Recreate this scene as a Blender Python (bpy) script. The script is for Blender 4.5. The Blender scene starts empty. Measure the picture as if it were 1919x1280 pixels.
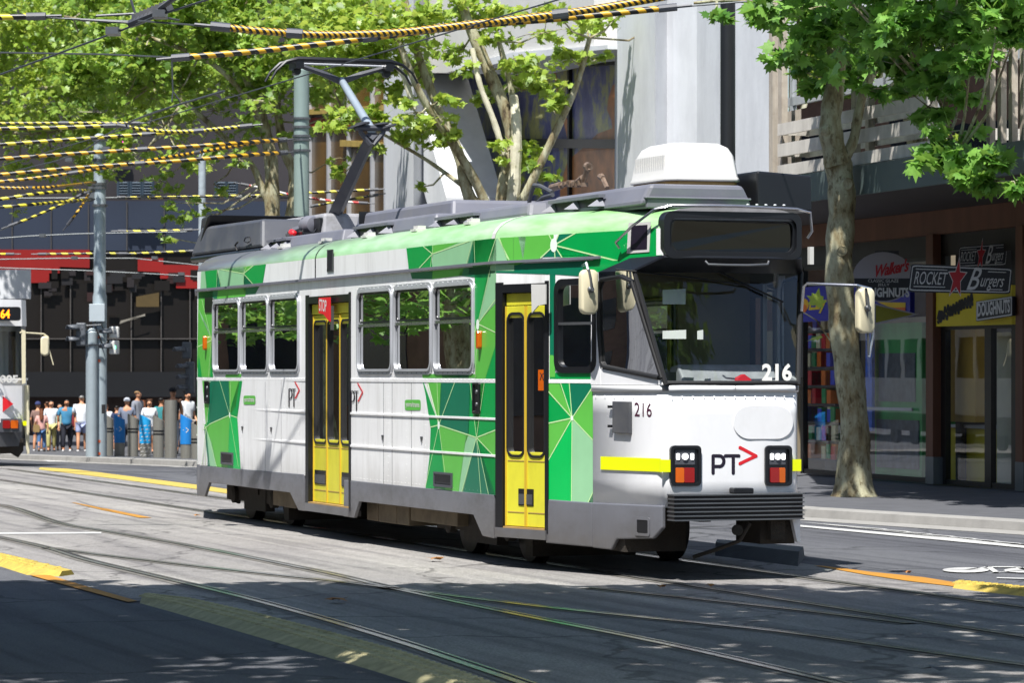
import bpy, bmesh, math, random
import numpy as np
from mathutils import Vector, Matrix, noise
random.seed(7); RNG = np.random.default_rng(7)
sc = bpy.context.scene
col = sc.collection
# ------------------------------------------------------------------ camera
F = 6260.0; CX = 959.5; HY = 699.5; H = 1.87        # focal length in photo pixels, centre column, horizon row, eye height
cd = bpy.data.cameras.new('camera'); cam = bpy.data.objects.new('camera', cd); col.objects.link(cam)
cd.sensor_width = 36; cd.lens = 36 * F / 1919; cd.clip_end = 1500; cd.clip_start = .5
cd.shift_y = (HY - 640) / 1919
cam.location = (0, 0, H); cam.rotation_euler = (math.radians(90), 0, 0)
cd.dof.use_dof = True; cd.dof.focus_distance = 32.5; cd.dof.aperture_fstop = 7.0
sc.camera = cam
# ------------------------------------------------------------------ light
EL = math.radians(61); SX, SY = -.34, -.94               # sun: towards the viewer's left, behind the viewer
n_ = math.hypot(SX, SY); SX /= n_; SY /= n_
wd = bpy.data.worlds.new('World'); sc.world = wd; wd.use_nodes = True
nt = wd.node_tree; nt.nodes.clear()
sky = nt.nodes.new('ShaderNodeTexSky'); sky.sky_type = 'NISHITA'; sky.sun_disc = False
sky.sun_elevation = EL; sky.sun_rotation = math.atan2(SX, SY)
bg = nt.nodes.new('ShaderNodeBackground'); bg.inputs[1].default_value = .078
wo = nt.nodes.new('ShaderNodeOutputWorld')
nt.links.new(sky.outputs[0], bg.inputs[0]); nt.links.new(bg.outputs[0], wo.inputs[0])
sd = bpy.data.lights.new('sun', 'SUN'); sd.energy = 4.7; sd.angle = math.radians(.53); sd.color = (1, .975, .935)
sun = bpy.data.objects.new('sun', sd); col.objects.link(sun)
sdir = Vector((SX * math.cos(EL), SY * math.cos(EL), math.sin(EL)))
sun.rotation_euler = sdir.to_track_quat('Z', 'Y').to_euler()
sc.view_settings.view_transform = 'Standard'; sc.view_settings.look = 'None'
sc.view_settings.exposure = 0.84; sc.view_settings.gamma = 1
sc.cycles.max_bounces = 8; sc.cycles.transparent_max_bounces = 24; sc.cycles.caustics_reflective = False; sc.cycles.caustics_refractive = False

# ------------------------------------------------------------------ helpers
def srgb(h):
    if isinstance(h, str):
        h = [int(h[i:i + 2], 16) / 255 for i in (0, 2, 4)]
    return tuple(c / 12.92 if c <= .04045 else ((c + .055) / 1.055) ** 2.4 for c in h) + (1,)

def ramp(nt, fac, stops):
    r = nt.nodes.new('ShaderNodeValToRGB'); nt.links.new(fac, r.inputs[0])
    e = r.color_ramp.elements
    e[0].position, e[0].color = stops[0]; e[1].position, e[1].color = stops[-1]
    for p, c in stops[1:-1]:
        k = e.new(p); k.color = c
    return r.outputs[0]

def tnoise(nt, scale, detail=4, mapping=None, rough=.55, coord='Object'):
    t = nt.nodes.new('ShaderNodeTexCoord'); m = nt.nodes.new('ShaderNodeMapping')
    m.inputs['Scale'].default_value = mapping or (1, 1, 1)
    n = nt.nodes.new('ShaderNodeTexNoise'); n.inputs['Scale'].default_value = scale
    n.inputs['Detail'].default_value = detail; n.inputs['Roughness'].default_value = rough
    nt.links.new(t.outputs[coord], m.inputs[0]); nt.links.new(m.outputs[0], n.inputs['Vector'])
    return n.outputs['Fac']

def mixc(nt, fac, a, b, mode='MIX'):
    m = nt.nodes.new('ShaderNodeMix'); m.data_type = 'RGBA'; m.blend_type = mode
    for sock, val in ((m.inputs[0], fac), (m.inputs[6], a), (m.inputs[7], b)):
        if hasattr(val, 'is_linked'): nt.links.new(val, sock)
        else: sock.default_value = val
    return m.outputs[2]

def mat(name, color, rough=.6, metal=0, var=.12, scale=3, mapping=None, bump=0, bscale=60, dirt=None, dirtmap=None, dirtamt=.5, emit=0, coat=0, spec=.5, dscale=1.2, dlo=.45, dhi=.75, low=None):
    """painted / mineral surface: base colour with slow mottling, optional dirt of its own colour and a fine bump"""
    m = bpy.data.materials.new(name); m.use_nodes = True; nt = m.node_tree; b = nt.nodes['Principled BSDF']
    c = srgb(color) if not isinstance(color, tuple) else color
    out = c
    if var:
        f = tnoise(nt, scale, 5, mapping)
        lo = tuple(x * (1 - var) for x in c[:3]) + (1,); hi = tuple(min(1, x * (1 + var)) for x in c[:3]) + (1,)
        out = ramp(nt, f, [(.3, lo), (.7, hi)])
    if dirt:
        f2 = tnoise(nt, dscale, 7, dirtmap or (1, 1, 1), .7)
        k = ramp(nt, f2, [(dlo, (0, 0, 0, 1)), (dhi, (dirtamt,) * 3 + (1,))])
        out = mixc(nt, k, out, srgb(dirt))
        rr = nt.nodes.new('ShaderNodeMath'); rr.operation = 'MULTIPLY_ADD'
        nt.links.new(k, rr.inputs[0]); rr.inputs[1].default_value = .3; rr.inputs[2].default_value = rough
        nt.links.new(rr.outputs[0], b.inputs['Roughness'])
    else: b.inputs['Roughness'].default_value = rough
    if low:                                  # road grime thrown up onto the lowest part of the body, ragged upper edge
        tc_ = nt.nodes.new('ShaderNodeTexCoord'); sx_ = nt.nodes.new('ShaderNodeSeparateXYZ'); nt.links.new(tc_.outputs['Object'], sx_.inputs[0])
        ma = nt.nodes.new('ShaderNodeMath'); ma.operation = 'MULTIPLY_ADD'; nt.links.new(tnoise(nt, 3, 6, (1, 1, .3), .7), ma.inputs[0]); ma.inputs[1].default_value = -low[2]; nt.links.new(sx_.outputs[2], ma.inputs[2])
        mr = nt.nodes.new('ShaderNodeMapRange'); nt.links.new(ma.outputs[0], mr.inputs[0]); mr.inputs[1].default_value = low[0] - low[2] * .5; mr.inputs[2].default_value = low[1] - low[2] * .5; mr.inputs[3].default_value = low[3]; mr.inputs[4].default_value = 0
        out = mixc(nt, mr.outputs[0], out, srgb(low[4]))
    if hasattr(out, 'is_linked'): nt.links.new(out, b.inputs['Base Color'])
    else: b.inputs['Base Color'].default_value = out
    b.inputs['Metallic'].default_value = metal
    b.inputs['Specular IOR Level'].default_value = spec
    if coat: b.inputs['Coat Weight'].default_value = coat; b.inputs['Coat Roughness'].default_value = .08
    if bump:
        bn = nt.nodes.new('ShaderNodeBump'); bn.inputs['Strength'].default_value = bump; bn.inputs['Distance'].default_value = .02
        nt.links.new(tnoise(nt, bscale, 4), bn.inputs['Height']); nt.links.new(bn.outputs[0], b.inputs['Normal'])
    if emit:
        b.inputs['Emission Color'].default_value = c; b.inputs['Emission Strength'].default_value = emit
    return m

def glass(name, tint=(.25, .3, .3, 1), rough=.0, ior=1.5, refl=1.0):
    m = bpy.data.materials.new(name); m.use_nodes = True; nt = m.node_tree; nt.nodes.clear()
    o = nt.nodes.new('ShaderNodeOutputMaterial'); t = nt.nodes.new('ShaderNodeBsdfTransparent'); t.inputs[0].default_value = tint
    g = nt.nodes.new('ShaderNodeBsdfGlossy'); g.inputs['Roughness'].default_value = rough
    f = nt.nodes.new('ShaderNodeFresnel'); f.inputs[0].default_value = ior
    x = nt.nodes.new('ShaderNodeMixShader')
    bn = nt.nodes.new('ShaderNodeBump'); bn.inputs['Strength'].default_value = .010; bn.inputs['Distance'].default_value = .05
    nt.links.new(tnoise(nt, 1.6, 1), bn.inputs['Height']); nt.links.new(bn.outputs[0], g.inputs['Normal'])
    fm = nt.nodes.new('ShaderNodeMath'); fm.operation = 'MULTIPLY'; fm.inputs[1].default_value = refl; nt.links.new(f.outputs[0], fm.inputs[0])
    nt.links.new(fm.outputs[0], x.inputs[0]); nt.links.new(t.outputs[0], x.inputs[1]); nt.links.new(g.outputs[0], x.inputs[2]); nt.links.new(x.outputs[0], o.inputs[0])
    return m

class MB:
    """collects shapes into ONE mesh object"""
    def __init__(s): s.v = []; s.f = []; s.m = []; s.k = 0; s.g = []
    def add(s, vs, fs, m=None):
        o = len(s.v); s.g.append((o, len(s.f))); s.v += [tuple(v) for v in vs]
        for f in fs: s.f.append(tuple(i + o for i in f)); s.m.append(s.k if m is None else m)
        return s
    def box(s, x0, x1, y0, y1, z0, z1, fn=None, m=None):
        vs = [(x, y, z) for z in (z0, z1) for y in (y0, y1) for x in (x0, x1)]
        if fn: vs = [fn(*v) for v in vs]
        return s.add(vs, [(0, 2, 3, 1), (4, 5, 7, 6), (0, 1, 5, 4), (2, 6, 7, 3), (0, 4, 6, 2), (1, 3, 7, 5)], m)
    def prism(s, poly, fn, a, b, m=None):
        """2-D polygon -> solid between fn(u,v,a) and fn(u,v,b)"""
        n = len(poly)
        vs = [fn(u, v, a) for u, v in poly] + [fn(u, v, b) for u, v in poly]
        return s.add(vs, [tuple(range(n))[::-1], tuple(range(n, 2 * n))] + [(i, (i + 1) % n, n + (i + 1) % n, n + i) for i in range(n)], m)
    def ring(s, po, pi, fn, a, b, m=None):
        n = len(po)
        vs = [fn(*p, a) for p in po] + [fn(*p, a) for p in pi] + [fn(*p, b) for p in po] + [fn(*p, b) for p in pi]
        fs = []
        for i in range(n):
            j = (i + 1) % n
            fs += [(i, j, n + j, n + i), (2 * n + i, 3 * n + i, 3 * n + j, 2 * n + j), (i, 2 * n + i, 2 * n + j, j), (n + i, n + j, 3 * n + j, 3 * n + i)]
        return s.add(vs, fs, m)
    def tube(s, pts, r, n=8, cap=True, m=None, seg=None, twist=0):
        """tube along points; r a number or list; seg=(length,ncol) alternates material 0/1 along it"""
        P = [Vector(p) for p in pts]; k = len(P); R = r if isinstance(r, (list, tuple)) else [r] * k
        vs = []; up = Vector((0, 0, 1)); prev = None
        for i in range(k):
            t = (P[min(i + 1, k - 1)] - P[max(i - 1, 0)])
            if t.length < 1e-9: t = Vector((0, 0, 1))
            t.normalize()
            if prev is None:
                a = t.cross(up)
                if a.length < .05: a = t.cross(Vector((1, 0, 0)))
            else: a = prev - t * prev.dot(t)
            a.normalize(); prev = a; b = t.cross(a)
            for j in range(n):
                w = 2 * math.pi * j / n
                vs.append(P[i] + (a * math.cos(w) + b * math.sin(w)) * R[i] + t * twist * math.sin(w + .7) * R[i])
        o = len(s.v); s.v += [tuple(v) for v in vs]
        for i in range(k - 1):
            for j in range(n):
                s.f.append((o + i * n + j, o + i * n + (j + 1) % n, o + (i + 1) * n + (j + 1) % n, o + (i + 1) * n + j))
                s.m.append((i % 2) if seg else (s.k if m is None else m))
        if cap:
            s.f.append(tuple(o + j for j in range(n))[::-1]); s.m.append(s.k if m is None else m)
            s.f.append(tuple(o + (k - 1) * n + j for j in range(n))); s.m.append(s.k if m is None else m)
        return s
    def lathe(s, prof, c, axis=(0, 0, 1), n=20, m=None):
        ax = Vector(axis).normalized(); a = ax.cross(Vector((0, 0, 1)))
        if a.length < .05: a = Vector((1, 0, 0))
        a.normalize(); b = ax.cross(a); c = Vector(c); vs = []
        for r, h in prof:
            for j in range(n):
                w = 2 * math.pi * j / n; vs.append(c + ax * h + (a * math.cos(w) + b * math.sin(w)) * r)
        k = len(prof); fs = [(i * n + j, i * n + (j + 1) % n, (i + 1) * n + (j + 1) % n, (i + 1) * n + j) for i in range(k - 1) for j in range(n)]
        fs += [tuple(range(n))[::-1], tuple((k - 1) * n + j for j in range(n))]
        return s.add(vs, fs, m)
    def each(s, name, mats, parent=None, **k):
        """one object for every added shape"""
        out = []; ends = s.g[1:] + [(len(s.v), len(s.f))]
        for (v0, f0), (v1, f1) in zip(s.g, ends):
            q = MB(); q.v = s.v[v0:v1]; q.f = [tuple(i - v0 for i in f) for f in s.f[f0:f1]]; q.m = s.m[f0:f1]; out.append(q.build(name, mats, parent, **k))
        return out
    def build(s, name, mats, parent=None, smooth=False, bevel=0, angle=35, fix=True):
        me = bpy.data.meshes.new(name); me.from_pydata(s.v, [], s.f)
        if not isinstance(mats, (list, tuple)): mats = [mats]
        for q in mats: me.materials.append(q)
        me.polygons.foreach_set('material_index', [min(i, len(mats) - 1) for i in s.m])
        if fix:
            bm = bmesh.new(); bm.from_mesh(me); bmesh.ops.recalc_face_normals(bm, faces=bm.faces); bm.to_mesh(me); bm.free()
        me.update()
        if smooth:
            me.shade_smooth() if hasattr(me, 'shade_smooth') else None
            me.set_sharp_from_angle(angle=math.radians(angle))
        o = bpy.data.objects.new(name, me); col.objects.link(o)
        if parent: o.parent = parent
        if bevel:
            bv = o.modifiers.new('bevel', 'BEVEL'); bv.width = bevel; bv.segments = 2; bv.limit_method = 'ANGLE'; bv.angle_limit = math.radians(40)
        return o

def tag(o, label=None, cat=None, group=None, kind=None):
    if label: o['label'] = label
    if cat: o['category'] = cat
    if group: o['group'] = group
    if kind: o['kind'] = kind
    return o
def empty(name, loc=(0, 0, 0), rz=0):
    o = bpy.data.objects.new(name, None); col.objects.link(o); o.location = loc; o.rotation_euler = (0, 0, rz); o.empty_display_size = .2
    return o
def copy_tree(o, parent=None):
    c = o.copy(); col.objects.link(c)
    if parent: c.parent = parent
    for ch in list(o.children): copy_tree(ch, c)
    return c
def rrect(x0, x1, y0, y1, r, n=4):
    pts = []
    for cx, cy, a0 in ((x1 - r, y1 - r, 0), (x0 + r, y1 - r, 90), (x0 + r, y0 + r, 180), (x1 - r, y0 + r, 270)):
        for i in range(n + 1):
            a = math.radians(a0 + 90 * i / n); pts.append((cx + r * math.cos(a), cy + r * math.sin(a)))
    return pts
def text_poly(body, bold=0, shear=0, space=1.0, res=3):
    """lettering as a flat mesh: returns verts (x,y) scaled to the unit square, faces"""
    cu = bpy.data.curves.new('lettering', 'FONT'); cu.body = body; cu.offset = bold; cu.shear = shear; cu.space_character = space; cu.resolution_u = res
    cu.fill_mode = 'FRONT'
    o = bpy.data.objects.new('lettering', cu); col.objects.link(o)
    dg = bpy.context.evaluated_depsgraph_get(); dg.update()
    me = bpy.data.meshes.new_from_object(o.evaluated_get(dg))
    v = [(p.co.x, p.co.y) for p in me.vertices]; f = [tuple(p.vertices) for p in me.polygons]
    bpy.data.objects.remove(o); bpy.data.curves.remove(cu); bpy.data.meshes.remove(me)
    xs = [p[0] for p in v]; ys = [p[1] for p in v]; x0, x1, y0, y1 = min(xs), max(xs), min(ys), max(ys)
    return [((x - x0) / (x1 - x0), (y - y0) / (y1 - y0)) for x, y in v], f
def put_text(mb, body, quad, fn, off, m=None, **k):
    """quad: screen-like corners (left-bottom, right-bottom, right-top, left-top) in fn's 2-D coordinates"""
    v, f = text_poly(body, **k); a, b, c, d = quad; out = []
    for x, y in v:
        u = (a[0] * (1 - x) + b[0] * x) * (1 - y) + (d[0] * (1 - x) + c[0] * x) * y
        w = (a[1] * (1 - x) + b[1] * x) * (1 - y) + (d[1] * (1 - x) + c[1] * x) * y
        out.append(fn(u, w, off))
    mb.add(out, f, m)
def qd(x0, y0, x1, y1): return ((x0, y1), (x1, y1), (x1, y0), (x0, y0))     # photo rectangle, top-left to bottom-right
def stroke(mb, pts, w, fn, off, m=None, round_=True):
    """a flat line of width w along 2-D points"""
    for (x0, y0), (x1, y1) in zip(pts, pts[1:]):
        L = math.hypot(x1 - x0, y1 - y0) or 1; nx, ny = -(y1 - y0) / L * w / 2, (x1 - x0) / L * w / 2
        mb.add([fn(x0 + nx, y0 + ny, off), fn(x1 + nx, y1 + ny, off), fn(x1 - nx, y1 - ny, off), fn(x0 - nx, y0 - ny, off)], [(0, 1, 2, 3)], m)
    if round_:
        for x, y in pts:
            mb.add([fn(x + w / 2 * math.cos(a * math.pi / 5), y + w / 2 * math.sin(a * math.pi / 5), off + .0006) for a in range(10)], [tuple(range(10))], m)

def tz(x, y):
    """the street falls gently towards the crossing"""
    return -min(.45, max(0, .0155 * (y - 65)))
def PX(px, py, D): return Vector(((px - CX) / F * D, D, H - (py - HY) / F * D))
def GP(px, py, dz=0):
    D = H * F / (py - HY)
    for _ in range(6): D = (H - tz(0, D) - dz) * F / (py - HY)
    x = (px - CX) / F * D
    return Vector((x, D, tz(x, D) + dz))
# ================================================================== materials
M = {}
M['white'] = mat('white_paint', 'EDEDEC', .28, var=.03, scale=2, dirt='96938B', dirtmap=(3.2, 3.2, .5), dirtamt=.40, dscale=1.6, dlo=.47, dhi=.82, coat=.15, low=(.62, .95, .5, .38, '8E887C'))
M['white_front'] = mat('white_front_paint', 'E8E8EA', .22, var=.02, scale=2, dirt='B0AEA8', dirtmap=(2, 2, 1), dirtamt=.2, coat=.25)
M['g_bright'] = mat('livery_bright_green', '009A48', .3, var=.05, coat=.15)
M['g_vivid'] = mat('livery_vivid_green', '00B855', .3, var=.05, coat=.15)
M['g_light'] = mat('livery_light_green', '5FB84A', .3, var=.05, coat=.15)
M['g_pale'] = mat('livery_pale_green', '93C79A', .3, var=.05, coat=.15)
M['g_deep'] = mat('livery_deep_green', '0A7052', .3, var=.06, coat=.15)
M['g_line'] = mat('livery_line', 'BFE3A4', .35, var=.03)
M['g_node'] = mat('livery_node', 'E6F2E6', .35, var=.02)
M['skirt'] = mat('grey_skirt_paint', '6E7078', .3, low=(.3, .75, .4, .55, '4A443C'), var=.1, scale=1.5, dirt='4A4844', dirtmap=(1.5, 1.5, 3), dirtamt=.5, coat=.2)
M['yellow'] = mat('yellow_door_paint', 'D2CC38', .35, var=.06, dirt='8A7A20', dirtmap=(2, 2, .8), dirtamt=.4)
M['gold'] = mat('gold_door_edge', 'CCAC34', .4, var=.05)
M['black'] = mat('black_plastic', '15161A', .35, var=.15)
M['blackrub'] = mat('black_rubber', '111113', .6, var=.1)
M['dgrey'] = mat('dark_grey_fibreglass', '45474E', .5, var=.12, scale=2, dirt='7A7870', dirtmap=(1, 1, 1), dirtamt=.4)
M['mgrey'] = mat('mid_grey_fibreglass', '6A6B75', .5, var=.08, scale=2, dirt='8A8880', dirtamt=.35)
M['lgrey'] = mat('light_grey_fibreglass', '8E8E92', .6, var=.14, scale=9, dirt='5E5C56', dirtamt=.5, dscale=7)
M['alu'] = mat('brushed_aluminium', 'B9BBC0', .3, metal=.3, var=.08)
M['steel'] = mat('dull_steel', '6D6F72', .42, metal=.7, var=.15)
M['chrome'] = mat('bright_metal', 'C8C8CC', .2, metal=.9, var=.03)
M['acwhite'] = mat('white_fibreglass', 'CBCAC6', .4, var=.03, scale=3, dirt='A39E90', dirtamt=.25)
M['tan'] = mat('tan_base', 'A3834E', .6, var=.12)
M['under'] = mat('underframe_grime', '2C261F', .85, var=.3, scale=8, bump=.5)
M['under2'] = mat('underframe_box_grime', '6B5F4C', .8, var=.25, scale=6)
M['wheel'] = mat('worn_wheel_steel', '24201E', .55, metal=.5, var=.2)
M['orange'] = mat('amber_lens', 'C45A0C', .25, var=.1, coat=.5)
M['red'] = mat('red_lens', '8E1414', .2, var=.1, coat=.6)
M['redpaint'] = mat('red_paint', 'D2202A', .4, var=.03)
M['maroon'] = mat('maroon_lettering', '4A1330', .4, var=.02)
M['ink'] = mat('dark_lettering', '201828', .4, var=.02)
M['lum'] = mat('fluorescent_yellow_tape', 'E4EC00', .4, var=.02)
M['gtint'] = glass('tinted_window_glass', (.34, .40, .39, 1))
M['gwind'] = glass('windscreen_glass', (.84, .88, .87, 1), ior=1.5)
M['gdark'] = glass('dark_display_glass', (.35, .35, .36, 1))
M['gdoor'] = glass('door_window_glass', (.36, .44, .56, 1))
M['int'] = mat('interior_lining', '6F7472', .7, var=.05)
M['lining'] = mat('dark_wall_lining', '3A3C3A', .7, var=.08)
M['seat'] = mat('green_seat_fabric', '1F6E48', .8, var=.2)
M['floor'] = mat('interior_floor', '33343A', .8, var=.1)
M['cream'] = mat('cream_plastic', 'D8CFB0', .45, var=.04)
M['lamp'] = mat('lit_headlamp', 'FFFFFF', .2, var=0, emit=1.2)
M['copper'] = mat('weathered_clamp_metal', '84705F', .5, metal=.3, var=.25, scale=20)
M['skin'] = mat('skin', 'C08A68', .6, var=.05)

# ================================================================== tram frame
TH = math.atan(2259 / F); BX, BY = -math.sin(TH), math.cos(TH)      # b: towards the rear;  v: towards the visible side
B = Vector((BX, BY)); V = Vector((-math.cos(TH), -math.sin(TH)))
P0 = Vector((-.154, 32.1)) - V * 1.335 - B * 2.6
TR = empty('tram', (P0.x, P0.y, 0), math.atan2(BY, BX))
tag(TR, 'white and green single car tram numbered 216 with yellow doors', 'tram')
SE = 16.64; HW = 1.335; HN = .66; TL = 2.6
def Wf(s):
    if s < TL: return HN + (HW - HN) * s / TL
    if s > SE - TL: return HN + (HW - HN) * (SE - s) / TL
    return HW
TN = Vector((-(HW - HN) / TL, 1)).normalized()      # taper plane outward normal (s,w)
def SM(s, z, off=0):
    """side wall: s along the car, z up, off outwards"""
    if s < TL: return (s + TN.x * off, Wf(s) + TN.y * off, z)
    return (s, Wf(s) + off, z)
def ray(px): 
    k = (px - CX) / F
    return Vector((k, 1))
def s_side(px, off=0):
    r = ray(px); rb, rv = r.dot(B), r.dot(V); pb, pv = P0.dot(B), P0.dot(V)
    t = (HW + off + pv) / rv; s = t * rb - pb
    if s < TL:                                            # on the taper plane: w - g*s = HN + off'
        g = (HW - HN) / TL; c = HN + off / TN.y
        t = (c + pv - g * pb) / (rv - g * rb); s = t * rb - pb
    return s, t
def SP(px, py, off=0):
    """photo position on the side wall -> tram coordinates"""
    s, t = s_side(px, off); z = H - (py - HY) / F * t
    return (s, t * ray(px).dot(V) - P0.dot(V), z)
def sz(px, py): 
    p = SP(px, py); return p[0], p[2]
def SZ(px, py, off=0):
    """via the wall (for text / decals)"""
    s, z = sz(px, py); return SM(s, z, off)
BULGE = .05
def fs_(w): return -BULGE * (1 - min(1, (w / HN) ** 2))
def FP(px, py, off=0):
    """photo position on the bowed front -> tram coordinates"""
    r = ray(px); rb, rv = r.dot(B), r.dot(V); pb, pv = P0.dot(B), P0.dot(V); s0 = 0
    for _ in range(4):
        t = (s0 + pb) / rb; w = t * rv - pv; s0 = fs_(w)
    return (s0 - off, w, H - (py - HY) / F * t)
def FM(w, z, off=0): return (fs_(w) - off, w, z)
def wp(px, w, dz=0):
    """tram-local s where photo column px meets lateral offset w, and depth"""
    r = ray(px); rb, rv = r.dot(B), r.dot(V); t = (w + P0.dot(V)) / rv
    return t * rb - P0.dot(B), t
def zt(py, t): return H - (py - HY) / F * t

# ------------------------------------------------------------------ side wall with openings
Z_SK, Z_WB, Z_BELT, Z_GUT, Z_LB = .35, .695, 1.82, 2.93, 3.17
wins = [(399, 451.5, 556, 700), (450.5, 505, 553, 700), (504, 563, 547, 699), (669, 738, 532, 704), (737.5, 812, 523, 704), (811.5, 891, 515, 705)]
W6 = []
for a, b_, t_, u_ in wins:
    s1, z1 = sz(a, t_); s0, z0 = sz(b_, u_); s0b, z1b = sz(b_, t_)
    W6.append((s0, s1))
WZ0, WZ1 = 1.855, 2.80
RD = (s_side(658)[0], s_side(574)[0]); FD = (s_side(1029)[0], s_side(930)[0])
CW = (s_side(1122)[0] + .02, s_side(1041)[0]); CABS = s_side(1112)[0]
holes = [(a + .03, b_ - .03, WZ0 + .03, WZ1 - .03) for a, b_ in W6] + [(RD[0], RD[1], .2, 2.74), (FD[0], FD[1], .2, 2.72), (CW[0] + .03, CW[1] - .03, 1.90, 2.72)]
def wall(name, mb, ss, zz, holes, fn, th, m, parent, skip=None):
    ss = sorted(set([round(x, 4) for x in ss])); zz = sorted(set([round(x, 4) for x in zz]))
    def solid(i, j):
        if i < 0 or j < 0 or i >= len(ss) - 1 or j >= len(zz) - 1: return False
        x, z = (ss[i] + ss[i + 1]) / 2, (zz[j] + zz[j + 1]) / 2
        return not any(a < x < b_ and c < z < d for a, b_, c, d in holes)
    for i in range(len(ss) - 1):
        for j in range(len(zz) - 1):
            if not solid(i, j): continue
            a, b_, c, d = ss[i], ss[i + 1], zz[j], zz[j + 1]
            q = [(a, c), (b_, c), (b_, d), (a, d)]
            o = [fn(*p, 0) for p in q]; n = [fn(*p, -th) for p in q]
            mb.add(o + n, [(0, 1, 2, 3)], 0); mb.add(n, [(3, 2, 1, 0)], 1)
            for di, dj, e in ((0, -1, (0, 1)), (1, 0, (1, 2)), (0, 1, (2, 3)), (-1, 0, (3, 0))):
                if not solid(i + di, j + dj): mb.add([o[e[0]], o[e[1]], n[e[1]], n[e[0]]], [(0, 1, 2, 3)], 0)
    return mb
zz = [Z_WB, Z_GUT, Z_LB, 1.70]; ssx = [CABS, TL, SE - TL, SE - .9] + [i * .8 for i in range(2, 20)]
for a, b_, c, d in holes: ssx += [a, b_]; zz += [c, d]
zz = [z for z in zz if z >= Z_WB]
mb = MB(); hh = [h for h in holes]
wall('side_panel', mb, ssx + [], zz, hh, SM, .05, None, TR)
# letterboard carried on to the front corner, lower cab panels
wall('x', mb, [0.02, CABS], [Z_GUT - .02, 3.0, Z_LB], [], SM, .05, None, TR)
mb.build('side_panel', [M['white'], M['lining']], TR, fix=False)
def opp(s, z, off=0):
    x, y, zz_ = SM(s, z, off); return (x, -y, zz_)
mb = MB(); oh = [(s0 + .05, s1 - .05, WZ0 + .03, WZ1 - .03) for s0, s1 in W6] + [(RD[0] + .1, RD[1] - .1, 1.0, 2.6), (FD[0], FD[1], 1.0, 2.6), (CW[0] + .03, CW[1] - .03, 1.9, 2.72)]
zz2 = [Z_WB, Z_GUT, Z_LB]; ss2 = [CABS, TL, SE - TL, SE - .9]
for a, b_, c, d in oh: ss2 += [a, b_]; zz2 += [c, d]
wall('x', mb, ss2, zz2, oh, opp, .05, None, TR); wall('x', mb, [.02, CABS], [Z_GUT - .02, 3.0, Z_LB], [], opp, .05, None, TR)
mb.build('side_panel', [M['white'], M['lining']], TR, fix=False)
mb = MB()
for a, b_, c, d in oh: mb.add([opp(a, c, -.03), opp(b_, c, -.03), opp(b_, d, -.03), opp(a, d, -.03)], [(0, 1, 2, 3)])
mb.build('window_pane', M['gtint'], TR, fix=False)

# ------------------------------------------------------------------ windows
for i, (a, b_) in enumerate(W6):
    fr = MB(); po = rrect(a + .012, b_ - .012, WZ0, WZ1, .12); pi = rrect(a + .06, b_ - .06, WZ0 + .055, WZ1 - .055, .08)
    fr.ring(po, pi, SM, -.045, .012); fr.ring(rrect(a + .04, b_ - .04, WZ0 + .035, WZ1 - .035, .10), rrect(a + .065, b_ - .065, WZ0 + .06, WZ1 - .06, .08), SM, .0, .024)
    f = fr.build('window_frame', M['alu'], TR, smooth=True)
    g = MB(); g.box(a + .05, b_ - .05, 2.37, 2.40, -.03, .012, fn=lambda s, z, o: SM(s, z, o)); g.build('glazing_bar', M['chrome'], f)
    g = MB(); g.add([SM(a + .04, WZ0 + .04, -.012), SM(b_ - .04, WZ0 + .04, -.012), SM(b_ - .04, WZ1 - .04, -.012), SM(a + .04, WZ1 - .04, -.012)], [(0, 1, 2, 3)])
    g.build('window_pane', M['gtint'], f, fix=False)
    g = MB(); g.ring(rrect(a + .06, b_ - .06, 2.41, WZ1 - .06, .04), rrect(a + .085, b_ - .085, 2.43, WZ1 - .085, .03), SM, -.03, -.006)
    g.box(b_ - .15, b_ - .115, WZ0 + .06, 2.37, -.04, -.016, fn=lambda s, z, o: SM(s, z, o)); g.build('inner_sash', M['black'], f)
    g = MB()
    for k in range(9):
        s_ = a + .05 + (b_ - a - .1) * k / 8
        for z_ in (WZ0 + .018, WZ1 - .018): g.lathe([(.007, 0), (.004, .006)], SM(s_, z_, .012), axis=(0, 1, 0), n=6)
    g.build('frame_screws', M['steel'], f)
# cab side window, darker frame
fr = MB(); a, b_ = CW
fr.ring(rrect(a, b_, 1.87, 2.75, .11), rrect(a + .06, b_ - .06, 1.93, 2.69, .08), SM, -.045, .02)
f = fr.build('cab_side_window', M['black'], TR, smooth=True)
g = MB(); g.box(a + .05, b_ - .05, 2.32, 2.345, -.03, .014, fn=SM); g.build('glazing_bar', M['steel'], f)
g = MB(); g.add([SM(a + .04, 1.91, -.012), SM(b_ - .04, 1.91, -.012), SM(b_ - .04, 2.7, -.012), SM(a + .04, 2.7, -.012)], [(0, 1, 2, 3)]); g.build('window_pane', M['gtint'], f, fix=False)

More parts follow.
